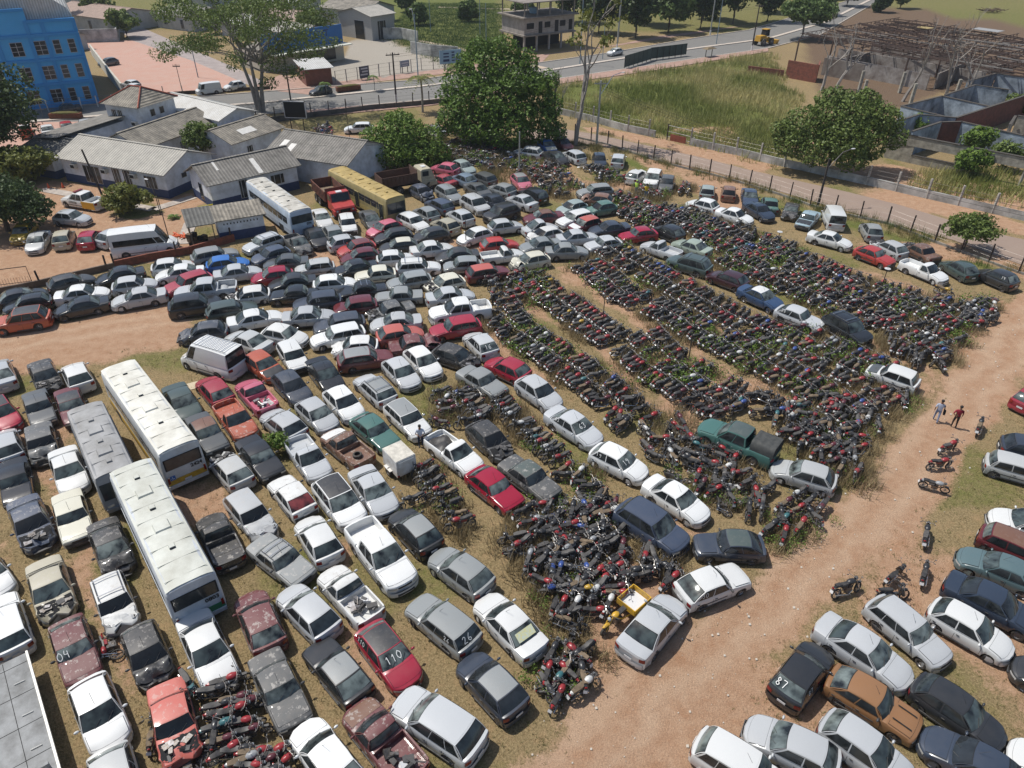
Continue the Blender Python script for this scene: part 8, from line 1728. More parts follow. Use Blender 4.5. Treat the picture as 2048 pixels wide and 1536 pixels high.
truck((-12.4,82.0),math.atan2(1.5,2.6),'dark rusted dump truck with cream cab behind the yellow bus',simple('truck_cream',(.42,.38,.28),.6,var=.3),simple('dark_rust',(.07,.04,.03),.9,var=.5,scale=3,dirt=(.12,.06,.04)),cabL=1.8,bedL=4.3,bonnet=False)
# --- flatbed tow truck, bottom left ---
e=empty('flatbed_truck',(-20.35,16.15,0),math.atan2(-4.95,3.97),'flatbed tow truck with bare steel deck and row of orange lamps','truck')
deckm=simple('deck_steel',(.23,.235,.235),.7,.0,var=.5,scale=1.1,bump=.1,dirt=(.115,.115,.11)); alum=simple('deck_rail',(.62,.6,.55),.5,.2)
b=MB(); b.box((-.2,0,1.16),(6.6,2.5,.12),deckm)
for k in range(4): b.box((-3.0+k*1.65,0,1.225),(.02,2.4,.008),SEAM)
b.box((-.2,.32,1.226),(6.5,.02,.008),SEAM); b.obj('deck',e)
for s in(1,-1):
    b=MB(); b.box((-.2,s*1.28,1.2),(6.7,.09,.16),alum); b.obj('side_rail',e)
    for k in range(3):
        b=MB(); b.tube([(-2+k*1.8,s*.55,1.25),(-1.98+k*1.8,s*.95,1.25)],.025,alum,5); b.obj('tie_bar',e)
b=MB(); b.box((0,0,.8),(7.0,.8,.3),SEAM); b.obj('chassis',e)
b=MB(); b.box((3.35,0,1.75),(.14,2.3,1.0),deckm); b.obj('headboard',e)
for k in range(7):
    b=MB(); b.blob((2.9,-.95+k*.32,1.32),(.2,.2,.12),simple('lamp_orange',(.5,.12,.03),.3)) ; b.obj('warning_lamp',e)
b=MB(); b.box((4.5,0,1.55),(1.9,2.2,1.7),simple('cab_white',(.75,.76,.76),.3),taper=.88); b.obj('cab',e)
b=MB(); b.box((5.36,0,1.8),(.1,1.8,.7),SEAM,M=Matrix.Rotation(-.12,3,'Y')); b.obj('windshield',e)
ty,ri=wheel_meshes(.45,.28)
for x in(4.6,-1.6,-2.6):
    for s in(1,-1):
        w=put('wheel',ty,e); w.location=(x,s*1.0,.45); w.rotation_euler=(0,0,0 if s>0 else math.pi); put('rim',ri,w)
# --- box trailer ---
e=empty('box_trailer',(-6.75,33.3,0),R_(-52),'small white box trailer standing alone right of the rusty pickup','trailer')
wm=simple('trailer_white',(.68,.68,.66),.45,var=.2,scale=2,dirt=(.5,.46,.4))
b=MB(); b.box((0,0,.98),(1.7,1.35,1.15),wm,taper=.97); b.box((0,0,1.575),(1.6,1.26,.03),simple('trailer_roof',(.55,.52,.45),.7,var=.3,scale=3)); b.obj('box_body',e)
b=MB(); b.box((.865,.0,.98),(.03,1.1,.95),wm); b.box((.885,.42,1.0),(.02,.04,.3),SEAM); b.obj('door',e)
for s in(1,-1):
    b=MB(); b.box((-.1,s*.76,.55),(.75,.2,.05),wm); b.obj('mudguard',e); w=put('wheel',WH[.29][0],e); w.location=(-.1,s*.74,.29); w.rotation_euler=(0,0,0 if s>0 else math.pi); put('rim',WH[.29][1],w)
    b=MB(); b.box((.88,s*.6,.5),(.04,.14,.1),REDL); b.obj('tail_light',e)
b=MB(); b.tube([(-.85,.4,.42),(-1.7,0,.42),(-.85,-.4,.42)],.04,wm,5); b.obj('drawbar',e)
# --- yellow cargo tricycle: motorcycle front, box behind ---
ax,ay,bx,by=TRIKE
hd=math.atan2(ay-by,ax-bx); e=empty('cargo_tricycle',((ax+bx)/2,(ay+by)/2,0),hd,'yellow cargo tricycle motorcycle with open box beside the silver sedan','motorcycle')
yel=simple('trike_yellow',(.62,.36,.02),.4,var=.25,dirt=(.35,.22,.06))
b=MB(); zt=1.0; b.box((-.95,0,.6),(1.25,1.1,.05),yel)
for s in(1,-1): b.box((-.95,s*.55,.78),(1.25,.04,.36),yel); b.box((-.95+s*.62,0,.78),(.04,1.06,.36),yel)
b.box((-.95,0,.632),(1.15,1.0,.012),PLATE); b.obj('cargo_box',e)
b=MB(); b.tube([(-1.6,.45,.4),(.1,.2,.45),(.6,0,.85)],.035,yel,5); b.tube([(-1.6,-.45,.4),(.1,-.2,.45),(.6,0,.85)],.035,yel,5); b.box((.25,0,.4),(.4,.3,.3),STEEL)
for s in(1,-1): b.tube([(1.15,s*.09,.3),(.75,s*.09,1.0)],.03,yel,5)
b.obj('frame',e)
b=MB(); b.blob((.45,0,.86),(.5,.32,.26),yel); b.blob((1.1,0,.64),(.5,.18,.14),yel); b.obj('fuel_tank',e)
b=MB(); b.box((.0,0,.82),(.55,.28,.1),SEAT,taper=.85); b.obj('seat',e)
b=MB(); b.tube([(.62,-.38,1.05),(.75,0,1.02),(.62,.38,1.05)],.02,STEEL,5); b.obj('handlebar',e)
b=MB(); b.blob((.88,0,.92),(.2,.22,.22),CLEAR); b.obj('headlight',e)
for (x,y) in((1.15,0),(-1.0,.62),(-1.0,-.62)):
    w=put('wheel',WH[.29][0],e); w.location=(x,y,.29); put('rim',WH[.29][1],w); w.scale=(1,.6,1)
# --- yellow wheel loader on the avenue ---
e=empty('wheel_loader',(55.5,176.5,0),R_(38),'yellow wheel loader on the avenue beside a utility pole','loader'); ly=simple('loader_yellow',(.50,.28,.03),.5,var=.3)
b=MB(); b.box((-1.2,0,1.5),(2.4,1.5,1.1),ly,taper=.9); b.box((1.1,0,1.1),(1.6,1.1,.6),ly); b.obj('body',e)
b=MB(); b.box((.2,0,2.5),(1.4,1.3,1.3),SEAM,taper=.9); b.box((.2,0,3.2),(1.5,1.4,.12),ly); b.obj('cab',e)
b=MB(); b.tube([(1,.4,1.5),(2.4,.4,.8),(2.9,.4,.6)],.14,ly); b.tube([(1,-.4,1.5),(2.4,-.4,.8),(2.9,-.4,.6)],.14,ly); b.obj('lift_arm',e)
b=MB(); b.box((3.3,0,.5),(.8,2.5,.8),ly,taper=1.2); b.obj('bucket',e)
ty,ri=wheel_meshes(.75,.5)
for x in(-1.4,1.4):
    for s in(1,-1):
        w=put('wheel',ty,e); w.location=(x,s*1.0,.75); w.rotation_euler=(0,0,0 if s>0 else math.pi); put('rim',ri,w)

# ---------------- people ----------------
SKIN=simple('skin',(.23,.12,.075),.55); HAIR=simple('hair_black',(.012,.010,.009),.7)
def person(x,y,hd,top,bottom,label,pose='walk',shoes=(.03,.03,.03),skin=SKIN,hat=None,bag=False):
    e=empty('person',(x,y,0),hd,label,'person')
    sw=.20 if pose=='walk' else .05
    J={'pel':(0,0,.93,.125),'bel':(0,0,1.08,.12),'che':(.01,0,1.30,.145),'nk':(.01,0,1.48,.06),'hd0':(.02,0,1.56,.075),'hd1':(.03,0,1.66,.095),'hd2':(.02,0,1.75,.07)}
    E=[('pel','bel'),('bel','che'),('che','nk'),('nk','hd0'),('hd0','hd1'),('hd1','hd2')]
    lean=.10 if pose in('bend',) else 0
    for s,n in((1,'l'),(-1,'r')):
        f=sw*s; J['hip'+n]=(0,s*.095,.88,.095); J['kn'+n]=(f*.7+.03,s*.11,.49,.062); J['an'+n]=(f-.03*(f<0),s*.12,.09,.042); J['to'+n]=(f+.15,s*.13,.04,.035)
        E+=[('pel','hip'+n),('hip'+n,'kn'+n),('kn'+n,'an'+n),('an'+n,'to'+n)]
        if pose=='hold': el=(.06,s*.29,1.16,.042); wr=(.27,s*.10,1.10,.030)
        elif pose=='bend': el=(.2,s*.26,1.18,.042); wr=(.42,s*.2,1.0,.030)
        elif pose=='back' and s>0: el=(-.08,s*.33,1.16,.042); wr=(-.14,s*.14,1.0,.030)
        else: el=(-f*.5,s*.27,1.15,.042); wr=(-f*.9+.06,s*.27,.90,.030)
        J['sh'+n]=(.0,s*.19,1.40,.068); J['el'+n]=el; J['wr'+n]=wr; E+=[('che','sh'+n),('sh'+n,'el'+n),('el'+n,'wr'+n)]
    keys=list(J); me=bpy.data.meshes.new('body'); me.from_pydata([J[k][:3] for k in keys],[(keys.index(a),keys.index(b)) for a,b in E],[])
    o=bpy.data.objects.new('body',me); C.objects.link(o); sk=o.modifiers.new('s','SKIN'); o.modifiers.new('u','SUBSURF').levels=1
    sv=me.skin_vertices[0].data
    for i,k in enumerate(keys): r=J[k][3]; sv[i].radius=(r,r*(1.25 if k in('che','bel','pel') else 1)); sv[i].use_root=(k=='pel')
    dg=bpy.context.evaluated_depsgraph_get(); dg.update(); m2=bpy.data.meshes.new_from_object(o.evaluated_get(dg)); bpy.data.objects.remove(o)
    tm=simple('shirt',top,.85,var=.15); bm=simple('trousers',bottom,.85,var=.2); sm=simple('shoes',shoes,.6)
    b=MB(); b.mats=[skin,tm,bm,sm]; b.v=[tuple(v.co) for v in m2.vertices]
    segs=[(Vector(J[a][:3]),Vector(J[c][:3]),a,c) for a,c in E]
    for p in m2.polygons:
        c=Vector(p.center); best=min(segs,key=lambda s:(c-(s[0]+(s[1]-s[0])*max(0,min(1,(c-s[0]).dot(s[1]-s[0])/max(1e-9,(s[1]-s[0]).length_squared))))).length)
        a,d=best[2],best[3]
        k=0
        if d in('bel','che','shl','shr') or a=='che' and d=='nk' and c.z<1.47: k=1
        if d.startswith('el') and c.z>1.2: k=1
        if d.startswith(('hip','kn','an')) or (a=='pel' and c.z<.98): k=2
        if d.startswith('to') or c.z<.09: k=3
        b.f.append(tuple(p.vertices)); b.m.append(k)
    # fingers, thumb, ears and nose joined to the same mesh
    for n,s in(('l',1),('r',-1)):
        w=Vector(J['wr'+n][:3]); d=(w-Vector(J['el'+n][:3])).normalized(); a=d.cross(Vector((0,1,0))).normalized(); pl=w+d*.07
        b.blob(pl,(.07,.035,.085),skin,6,4)
        for q in range(4): st=pl+a*(.024-.016*q)+d*.03; b.tube([st,st+d*(.045+.006*(q in(1,2))),st+d*(.07+.008*(q in(1,2)))+Vector((.012,0,-.004))],.0085,skin,5)
        b.tube([w+d*.03+a*.02,w+d*.055+a*.05,w+d*.08+a*.055],.010,skin,5)
    b.blob((.125,0,1.655),(.035,.03,.045),skin,6,4)
    for s in(1,-1): b.blob((.03,s*.10,1.66),(.04,.02,.055),skin,6,4); b.blob((.108,s*.035,1.68),(.02,.026,.014),HAIR,6,4)
    b.blob((.11,0,1.61),(.02,.05,.012),simple('lips',(.2,.07,.06),.6),6,3)
    b.obj('body',e)
    h=MB(); h.blob((.005,0,1.715),(.225,.205,.17),hat or HAIR,10,6); h.obj('cap' if hat else 'hair',e)
    if bag: g=MB(); g.box((.12,-.34,.82),(.32,.14,.26),SEAM,taper=.85); g.tube([(.0,-.34,.94),(.1,-.32,1.05),(.22,-.34,.94)],.012,SEAM,5); g.obj('bag',e)
    return e
person(28.35,38.65,R_(60),(.42,.46,.56),(.22,.27,.40),'person in light grey shirt and jeans carrying a dark bag on the dirt road',bag=True)
person(29.25,38.0,R_(70),(.28,.015,.035),(.018,.014,.016),'person in dark red shirt and black trousers on the dirt road','back')
person(-5.75,35.6,R_(-80),(.62,.66,.74),(.012,.028,.07),'person in white shirt and navy shorts standing beside the silver bonnet','hold')
person(14.1,81.1,R_(60),(.62,.85,.12),(.30,.30,.27),'person in bright lime shirt near the fence, leaning over motorcycles','bend',hat=simple('cap_lime',(.5,.7,.12),.8))
person(15.05,79.9,R_(80),(.75,.48,.02),(.15,.22,.32),'person in yellow shirt and jeans near the fence','bend')

# ---------------- trees and plants ----------------
def leafmat(name,c1,c2,tr=.25):
    m,n,b=M_(name); at=nd(n,'ShaderNodeAttribute',attribute_name='tone'); mx=nd(n,'ShaderNodeMix',data_type='RGBA'); n.links.new(at.outputs['Fac'],mx.inputs[0]); mx.inputs[6].default_value=(*c1,1); mx.inputs[7].default_value=(*c2,1)
    n.links.new(mx.outputs[2],b.inputs['Base Color']); b.inputs['Roughness'].default_value=.55; b.inputs['Specular IOR Level'].default_value=.3
    t=nd(n,'ShaderNodeBsdfTranslucent'); n.links.new(mx.outputs[2],t.inputs[0]); ms=nd(n,'ShaderNodeMixShader'); ms.inputs[0].default_value=tr; n.links.new(b.outputs[0],ms.inputs[1]); n.links.new(t.outputs[0],ms.inputs[2]); n.links.new(ms.outputs[0],n.nodes['Material Output'].inputs[0]); return m
def np_mesh(name,V,nper,tone,mat):
    """V: (N*nper,3) faces of nper verts"""
    N=len(V)//nper; me=bpy.data.meshes.new(name); me.vertices.add(len(V)); me.vertices.foreach_set('co',V.astype(np.float32).ravel()); me.loops.add(len(V)); me.loops.foreach_set('vertex_index',np.arange(len(V),dtype=np.int32))
    me.polygons.add(N); me.polygons.foreach_set('loop_start',np.arange(0,len(V),nper,dtype=np.int32)); me.polygons.foreach_set('loop_total',np.full(N,nper,np.int32)); me.update(calc_edges=True)
    a=me.attributes.new('tone','FLOAT','POINT'); a.data.foreach_set('value',np.repeat(tone,nper).astype(np.float32)); me.materials.append(mat); return me
def leaves(blobs,n,size,rg,fill=.35,flat=.0):
    """leaf quads spread through clumps: list of (x,y,z,rx,ry,rz)"""
    B=np.array(blobs); vol=(B[:,3]*B[:,4]*B[:,5])**(2/3); k=rg.choice(len(B),n,p=vol/vol.sum()); b=B[k]
    d=rg.normal(size=(n,3)); d/=np.linalg.norm(d,axis=1,keepdims=True); r=np.where(rg.random(n)<fill,rg.random(n)**.5,.82+.26*rg.random(n)); 
    # sub-clumps give an uneven outline
    P=b[:,:3]+d*b[:,3:6]*r[:,None]; cl=np.round(P/ (size*3.2)); h=np.sin(cl[:,0]*12.9+cl[:,1]*78.2+cl[:,2]*37.7)*43758.5; h=h-np.floor(h); P+= (h[:,None]-.5)*d*size*3.4
    keep=(h>.24); P=P[keep];h=h[keep];d=d[keep]; n=len(P)
    nrm=d*.7+rg.normal(size=(n,3))*.75; nrm[:,2]+=.35; nrm/=np.linalg.norm(nrm,axis=1,keepdims=True); a=np.cross(nrm,rg.normal(size=(n,3))); a/=np.linalg.norm(a,axis=1,keepdims=True); c=np.cross(nrm,a)
    s=size*(.6+.8*rg.random(n))[:,None]; V=np.stack([P-a*s-c*s*.5,P+a*s*.1-c*s*.62,P+a*s+c*s*.1,P-a*s*.1+c*s*.6],1).reshape(-1,3); V[:,2]=np.maximum(V[:,2],.05)
    return V,np.clip(h*.55+rg.random(n)*.45,0,1)
BARK=simple('bark',(.13,.10,.075),.95,var=.4,scale=3,bump=.4); BARKP=simple('bark_pale',(.30,.27,.24),.95,var=.35,scale=2)
LM_MANGO=leafmat('leaf_mango',(.022,.055,.01),(.17,.27,.045)); LM_BRIGHT=leafmat('leaf_bright',(.04,.085,.012),(.19,.28,.05)); LM_OLIVE=leafmat('leaf_olive',(.035,.062,.014),(.19,.25,.06)); LM_DARK=leafmat('leaf_dark',(.015,.032,.010),(.075,.115,.03)); LM_YEL=leafmat('leaf_yellowish',(.06,.08,.015),(.22,.23,.05)); LM_DRY=leafmat('leaf_dry',(.20,.15,.08),(.40,.32,.18)); LM_FAR=leafmat('leaf_far',(.04,.075,.02),(.15,.21,.06))
def limbs(b,base,tips,r,mat,rg,wob=.3):
    for t in tips:
        a=Vector(base);c=Vector(t); pts=[]; 
        for i in range(5):
            f=i/4; p=a.lerp(c,f); p+=Vector((rg.uniform(-1,1),rg.uniform(-1,1),rg.uniform(-.3,.5)))*wob*math.sin(f*3.1)
            pts.append(p)
        b.tube(pts,r,mat,6,cap=False,r2=r*.25)
def tree(label,x,y,h,blobs,n,size,mat,tr=.3,th=None,bark=BARK,seed=1,cat='tree',name='tree',fill=.35,branches=True):
    e=empty(name,(x,y,0),0,label,cat); rg=random.Random(seed); nr=np.random.default_rng(seed)
    b=MB(); th=th or h*.35; b.tube([(0,0,-.1),(tr*.3,0,th*.5),(0,tr*.3,th)],tr,bark,8,r2=tr*.65); b.obj('trunk',e)
    if branches:
        b=MB(); tips=[(bl[0]*.8,bl[1]*.8,bl[2]) for bl in blobs[:9]]; limbs(b,(0,0,th*.9),tips,tr*.55,bark,rg,.4*h/10); b.obj('limbs',e)
    V,t=leaves(blobs,n,size,nr,fill); put('crown',np_mesh('crown',V,4,t,mat),e); return e
def crown_blobs(rx,ry,zc,rz,k,rg,s=.42):
    o=[(0,0,zc,rx*.72,ry*.72,rz*.75)]
    for i in range(k):
        a=i*2.4+rg.uniform(-.3,.3); f=math.sqrt((i+.6)/k); zz=rg.uniform(-.75,.75); q=math.sqrt(max(0.05,1-zz*zz*.8)); o.append((rx*.78*f*math.cos(a)*q,ry*.78*f*math.sin(a)*q,zc+rz*.72*zz,rx*s*rg.uniform(.7,1.15),ry*s*rg.uniform(.7,1.15),rz*s*rg.uniform(.7,1.2)))
    return o
rg=random.Random(21)
tree('large dark green mango tree with dense rounded crown in the middle of the scene',-2.3,101.5,13,[(x,y,z,a,a,c) for x,y,z,a,c in [(-1.4,0,9.2,3.2,2.8),(2.0,0,8.6,3.2,2.8),(-4.8,0,7.6,2.4,2.3),(5.2,-.5,6.6,2.4,2.6),(0,-3,6.0,3.4,2.8),(-5.0,-1.5,3.9,2.6,2.3),(5.4,-2,3.2,2.9,2.4),(1,-4.2,3.2,3.2,2.4),(-2.5,-3,3,3.0,2.2),(.9,.6,11.6,1.9,1.6),(-2.2,.3,11.7,1.6,1.4),(3.9,.6,10.4,1.5,1.3),(-4.2,0,10.2,1.3,1.1),(-6.6,-.5,6.2,1.4,1.2),(7.0,.2,8.0,1.3,1.2),(7.3,-1.8,5.4,1.4,1.4),(-6.9,-1,2.6,1.3,1.3),(2.6,-3.4,8.4,1.6,1.3),(-2.8,-3.2,8.0,1.7,1.3),(5.2,-2.8,8.2,1.1,.9),(-.4,-4.6,5.6,1.5,1.1),(7.8,-2.5,2.4,1.5,1.4),(3.4,-4.8,5.2,1.4,1.1),(-4.6,-3.2,5.8,1.5,1.1)]],44000,.18,LM_MANGO,.55,seed=3)
tree('bright green bushy tree just above the yellow bus',-14.2,92.5,6,[(x,y,z,a,a,c) for x,y,z,a,c in [(0,0,3.6,3.0,2.2),(-2.8,0,2.7,2.3,1.9),(2.8,0,2.7,2.5,1.9),(-1,-1.5,2.0,3.2,1.7),(2.2,-1.6,1.6,2.6,1.4),(0,.5,5.0,1.7,1.2),(-4.0,-.3,1.6,1.6,1.2),(4.6,-.8,1.4,1.6,1.1)]],21000,.16,LM_BRIGHT,.25,seed=4,th=1.5)
tree('broad dark green tree overhanging the side road in front of the roofless ruin',39.6,90.6,9,[(x*.92,y,z*1.16,a*.86,a*.86,c*1.1) for x,y,z,a,c in [(0,0,5.6,4.2,2.2),(-4.4,0,4.6,3.2,2.0),(4.0,0,5.3,3.2,2.0),(-6.0,-.5,3.0,2.4,1.5),(6.2,.2,5.2,2.1,1.4),(0,-2.5,4.0,3.6,1.9),(3.2,-2.2,3.3,2.5,1.8),(-3,-2.2,2.7,2.8,1.6),(-1,1,7.2,2.4,1.1),(3.2,1,7.1,1.8,1.0),(1.0,-3.6,2.3,2.2,1.3),(-7.3,0,4.2,1.5,1.1),(7.2,-1.2,3.8,1.5,1.1)]],30000,.17,LM_OLIVE,.35,seed=5,th=2.6)
# feathery umbrella tree
def umbrella():
    x,y=-39.3,116.5; e=empty('tree',(x,y,0),0,'tall spreading feathery tree with open canopy left of the black billboard','tree'); rg=random.Random(7); nr=np.random.default_rng(7); b=MB()
    for dx,dy in((-.35,0),(.35,.1),(0,-.2)): b.tube([(dx,dy,-.1),(dx*2,dy,3.5),(dx*4.5,dy*3,7.5)],.38,BARKP,8,r2=.2)
    b.obj('trunk',e); b=MB(); bl=[]
    for i in range(64):
        a=i*2.4; f=math.sqrt((i+1)/64); r=12.0*f; z=16.8-3.0*f*f+rg.uniform(-3.4,2.2)-(3 if rg.random()<.3 else 0); bl.append((r*math.cos(a)*1.05,r*math.sin(a)*.8,z,rg.uniform(1.2,2.3),rg.uniform(1.2,2.3),rg.uniform(.7,1.4)))
    bl+=[(3.5,-1,7.2,2.2,1.8,1.0),(4.8,-1.5,9.2,2.4,2,1.2),(6.2,-1,6.0,2.0,1.5,.9),(2.2,-.5,4.4,1.6,1.4,.8),(-6,0,9.0,2.0,1.6,.9),(8.0,-1,8.6,1.9,1.7,1.0),(6.6,-1,10.6,2.4,2,1.2)]
    limbs(b,(-1.2,0,7),[q[:3] for q in bl[0:24:2]],.15,BARKP,rg,1.0); limbs(b,(1.2,0,7),[q[:3] for q in bl[1:40:2]],.15,BARKP,rg,1.0); limbs(b,(1.0,0,6),[q[:3] for q in bl[64:]],.12,BARKP,rg,.6); b.obj('limbs',e)
    V,t=leaves(bl,34000,.15,nr,.6); put('crown',np_mesh('crown',V,4,t,LM_OLIVE),e)
umbrella()
tree('dark dense tree filling the upper left edge before the blue building',-64.5,88.0,13,crown_blobs(7.6,6,7.6,5.6,18,rg),30000,.19,LM_DARK,.45,seed=8)
tree('dark spreading tree at the left edge beside the yard',-51.5,69.5,6,crown_blobs(5.6,4.4,3.4,2.6,14,rg),20000,.15,LM_DARK,.3,seed=9,th=1.6)
tree('yellow green bushy tree below the big dark tree at the left edge',-58.0,84.0,4.5,crown_blobs(4.4,3,2.5,2.0,10,rg),8000,.2,LM_YEL,.2,seed=10,th=1)
tree('small dense tree squeezed between the station roofs',-39.6,92.6,5,crown_blobs(2.2,2,3.0,1.9,9,rg),5200,.16,LM_OLIVE,.16,seed=11,th=1.6)
tree('leafy shrub beside the yellow and white pickup',-41.6,74.6,3.6,crown_blobs(2.5,2,1.8,1.6,9,rg),5200,.17,LM_YEL,.14,seed=12,th=.8)
tree('low scrubby bushes behind the grey roofed station building',-26.0,93.0,2.4,crown_blobs(4.2,1.5,1.1,.9,9,rg),5000,.16,LM_OLIVE,.1,seed=13,th=.6,name='shrub',cat='shrub')
tree('bright green bush growing between cars in the near left rows',-14.6,34.9,1.7,crown_blobs(.75,.75,.95,.65,8,rg),1800,.075,LM_BRIGHT,.05,seed=14,th=.5,name='shrub',cat='shrub')
tree('small spreading tree beside the wire fence near the dark hatchbacks',44.6,66.8,3.4,crown_blobs(2.7,2.1,2.3,1.3,11,rg),5600,.13,LM_OLIVE,.12,seed=15,th=1.1)
tree('light leaved rounded tree on the verge at the top of the avenue',66.5,184,8.5,crown_blobs(6.2,5,6.0,2.8,14,rg),9000,.36,LM_FAR,.3,seed=16,bark=BARKP,th=3)
for k,(x,y,r,h,lb) in enumerate([(56,88.6,2.2,3.6,'dark shrub against the block wall beside the ruin'),(61.6,91,2.0,3.8,'round green shrub in front of the ruin lintel'),(60.6,96.2,1.9,4.3,'light green shrub growing out of the ruin top'),(74,104,2.6,2.6,'bushes inside the ruin rooms at the right edge'),(57,104.8,1.6,3.4,'vine clump on the ruin wall top'),(79,118,2.6,3,'shrub on top of the brick ruin side')]):
    tree(lb,x,y,h,crown_blobs(r,r,h*.6,h*.42,7,rg),2600,.2,LM_OLIVE if k%2 else LM_BRIGHT,.1,seed=20+k,th=h*.4,name='shrub',cat='shrub')
FT=[(20,190,9,12,'dark'),(28,184,8,12,'dark'),(37,192,9,13,'far'),(46,198,8,12,'dark'),(56,206,9,13,'dark'),(66,210,8,12,'dark'),(33,204,10,15,'dark'),(50,214,10,14,'far'),(70,226,10,13,'dark'),(84,222,6,8,'far'),(98,240,7,9,'dark'),(112,236,5,7,'far'),(14,206,9,13,'dark'),(22,222,10,14,'dark'),(-12,206,4,5,'far'),(-24,200,4,5,'far'),(2,214,5,6,'far'),(-30,222,5,6,'far'),(78,205,5,6,'far'),(103,228,4,5,'dark')]
TL=['dark tree directly behind the unfinished building','dark tree behind the white car on the avenue','tall mid green tree above the panel screen','dark tree above the right end of the panel screen','dark tree behind the wheel loader','dark tree at the edge of the avenue bend','deep green tree in the second rank behind the screen','mid green tree in the second rank','dark tree in the far rank left of the avenue','pale small tree beyond the avenue bend','dark spreading tree above the warehouse ruin','small pale tree above the ruin corner','dark tree left of the unfinished building roof','dark tree in the far rank behind the building','small park tree nearest the gravel lot','small park tree near the hangar','small park tree left of the unfinished building','farthest small park tree at the top edge','small pale tree on the avenue verge','small dark tree above the steel frame corner']
for k,(x,y,r,h,ki) in enumerate(FT):
    tree(TL[k],x,y,h,crown_blobs(r*.62,r*.55,h*.58,h*.42,9,rg),5200,.42,LM_DARK if ki=='dark' else LM_FAR,.3,seed=40+k,th=h*.25)
for k,(x,y,h,lb) in enumerate([(-88,180,6,'tree among the houses up the diagonal street'),(-103,200,7,'dark tree beside the pinkish roofed house'),(-70,186,5,'small tree in front of the turquoise sided house'),(-118,186,8,'tree at the top left behind the blue building'),(-128,246,7,'tree at the far top left corner'),(-46,182,6,'tree partly hidden behind the feathery crown'),(-66,206,6,'tree between far houses at the top')]):
    tree(lb,x,y,h,crown_blobs(h*.6,h*.55,h*.6,h*.38,8,rg),3600,.34,LM_OLIVE,.25,seed=70+k)
def palm(x,y,h,label,s=1.0,mat=LM_BRIGHT,seed=1):
    e=empty('palm_tree',(x,y,0),0,label,'palm'); rg=random.Random(seed); b=MB(); b.tube([(0,0,-.1),(.1,0,h*.5),(0,.1,h)],.14*s,BARKP,7,r2=.1*s); b.obj('trunk',e); V=[];T=[]
    for k in range(13):
        a=k*2.4; up=rg.uniform(.1,.9); L=2.3*s*rg.uniform(.8,1.1); d=np.array([math.cos(a),math.sin(a),0]); sd=np.array([-math.sin(a),math.cos(a),0])
        for j in range(14):
            t=j/13; p=np.array([0,0,h])+d*L*t+np.array([0,0,up*L*t-1.3*L*t*t]); w=.55*s*math.sin(math.pi*min(1,t+.12)); 
            for sg in(1,-1): V+= [p,p+d*.12*s,p+sd*sg*w+d*.25*s+np.array([0,0,-.25*w]),p+sd*sg*w*.5+np.array([0,0,-.05])]; T.append(rg.random())
    put('crown',np_mesh('crown',np.array(V),4,np.array(T),mat),e)
palm(-14.2,116.8,5.2,'palm with drooping yellow fronds left of the mango tree',1.3,LM_YEL,2); palm(-31.4,127.2,2.0,'small palm on the median beside the black car',.6,LM_BRIGHT,3); palm(-23.9,130.6,2.4,'small palm on the median beside the planter',.6,LM_BRIGHT,4); palm(-104,186,9,'tall dark palm among the far houses, left of two',1.5,LM_DARK,5); palm(-108,192,10,'tall dark palm among the far houses, right of two',1.5,LM_DARK,6); palm(-36,73.2,.3,'spiky agave plant on the station lawn',.45,LM_BRIGHT,7); palm(-71,112.5,2.5,'small palm on the avenue before the station',.6,LM_YEL,8)
def bare(x,y,h,label,seed,sp=.35,lean=(0,0),dense=1,mat=BARKP,tr=.3,leaf=False):
    e=empty('bare_tree',(x,y,0),0,label,'tree'); rg=random.Random(seed); b=MB(); tip=[]
    def grow(p,d,L,r,lv):
        n=4; pts=[p]; q=p.copy(); dd=d.copy()
        for i in range(n): dd=(dd+Vector((rg.uniform(-1,1),rg.uniform(-1,1),rg.uniform(-.2,.5)))*.16).normalized(); q=q+dd*L/n; pts.append(q.copy())
        b.tube(pts,r,mat,5 if lv<2 else 3,cap=False,r2=r*.55)
        if lv>=4: tip.append(q); return
        k=rg.choice([2,3]) if lv else 3
        for i in range(k):
            nd_=(dd+Vector((rg.uniform(-1,1),rg.uniform(-1,1),rg.uniform(-.1,.7)))*(.55+sp)).normalized(); grow(pts[-1-(i%2)] if lv else pts[-1-i%3],nd_,L*rg.uniform(.5,.72),r*.55,lv+1)
    grow(Vector((0,0,-.1)),Vector((lean[0],lean[1],1)).normalized(),h*.5,tr,0); b.obj('trunk_and_branches',e)
    if leaf:
        nr=np.random.default_rng(seed); V,t=leaves([(p.x,p.y,p.z,.8,.8,.5) for p in tip],900,.22,nr,.8); put('sparse_leaves',np_mesh('l',V,4,t,LM_YEL),e)
bare(8.5,100.5,18.5,'tall bare tree with pale forked trunk beside the concrete utility pole',5,.15,(.03,0),tr=.35,leaf=True); bare(6.6,101.5,9,'shorter leaning dead tree left of the tall bare tree',6,.3,(-.35,0),tr=.22)
for k,(x,y,h,ln,lb) in enumerate([(64.5,126,12,(.25,0),'leafless pale tree leaning right in the ruin, centre'),(70.0,123,12,(-.1,0),'leafless pale tree, right hand pair in the ruin'),(73.0,124.5,11,(.35,0),'leafless tree leaning right beside its twin in the ruin'),(53.5,133,10,(.1,0),'leafless tree, leftmost in front of the ruin'),(56.5,134.5,9,(.3,0),'leafless thin tree second from left before the ruin'),(87,160,7,(0,0),'bare tree at the back of the steel frame')]): bare(x,y,h,lb,30+k,.3,ln,tr=.3)
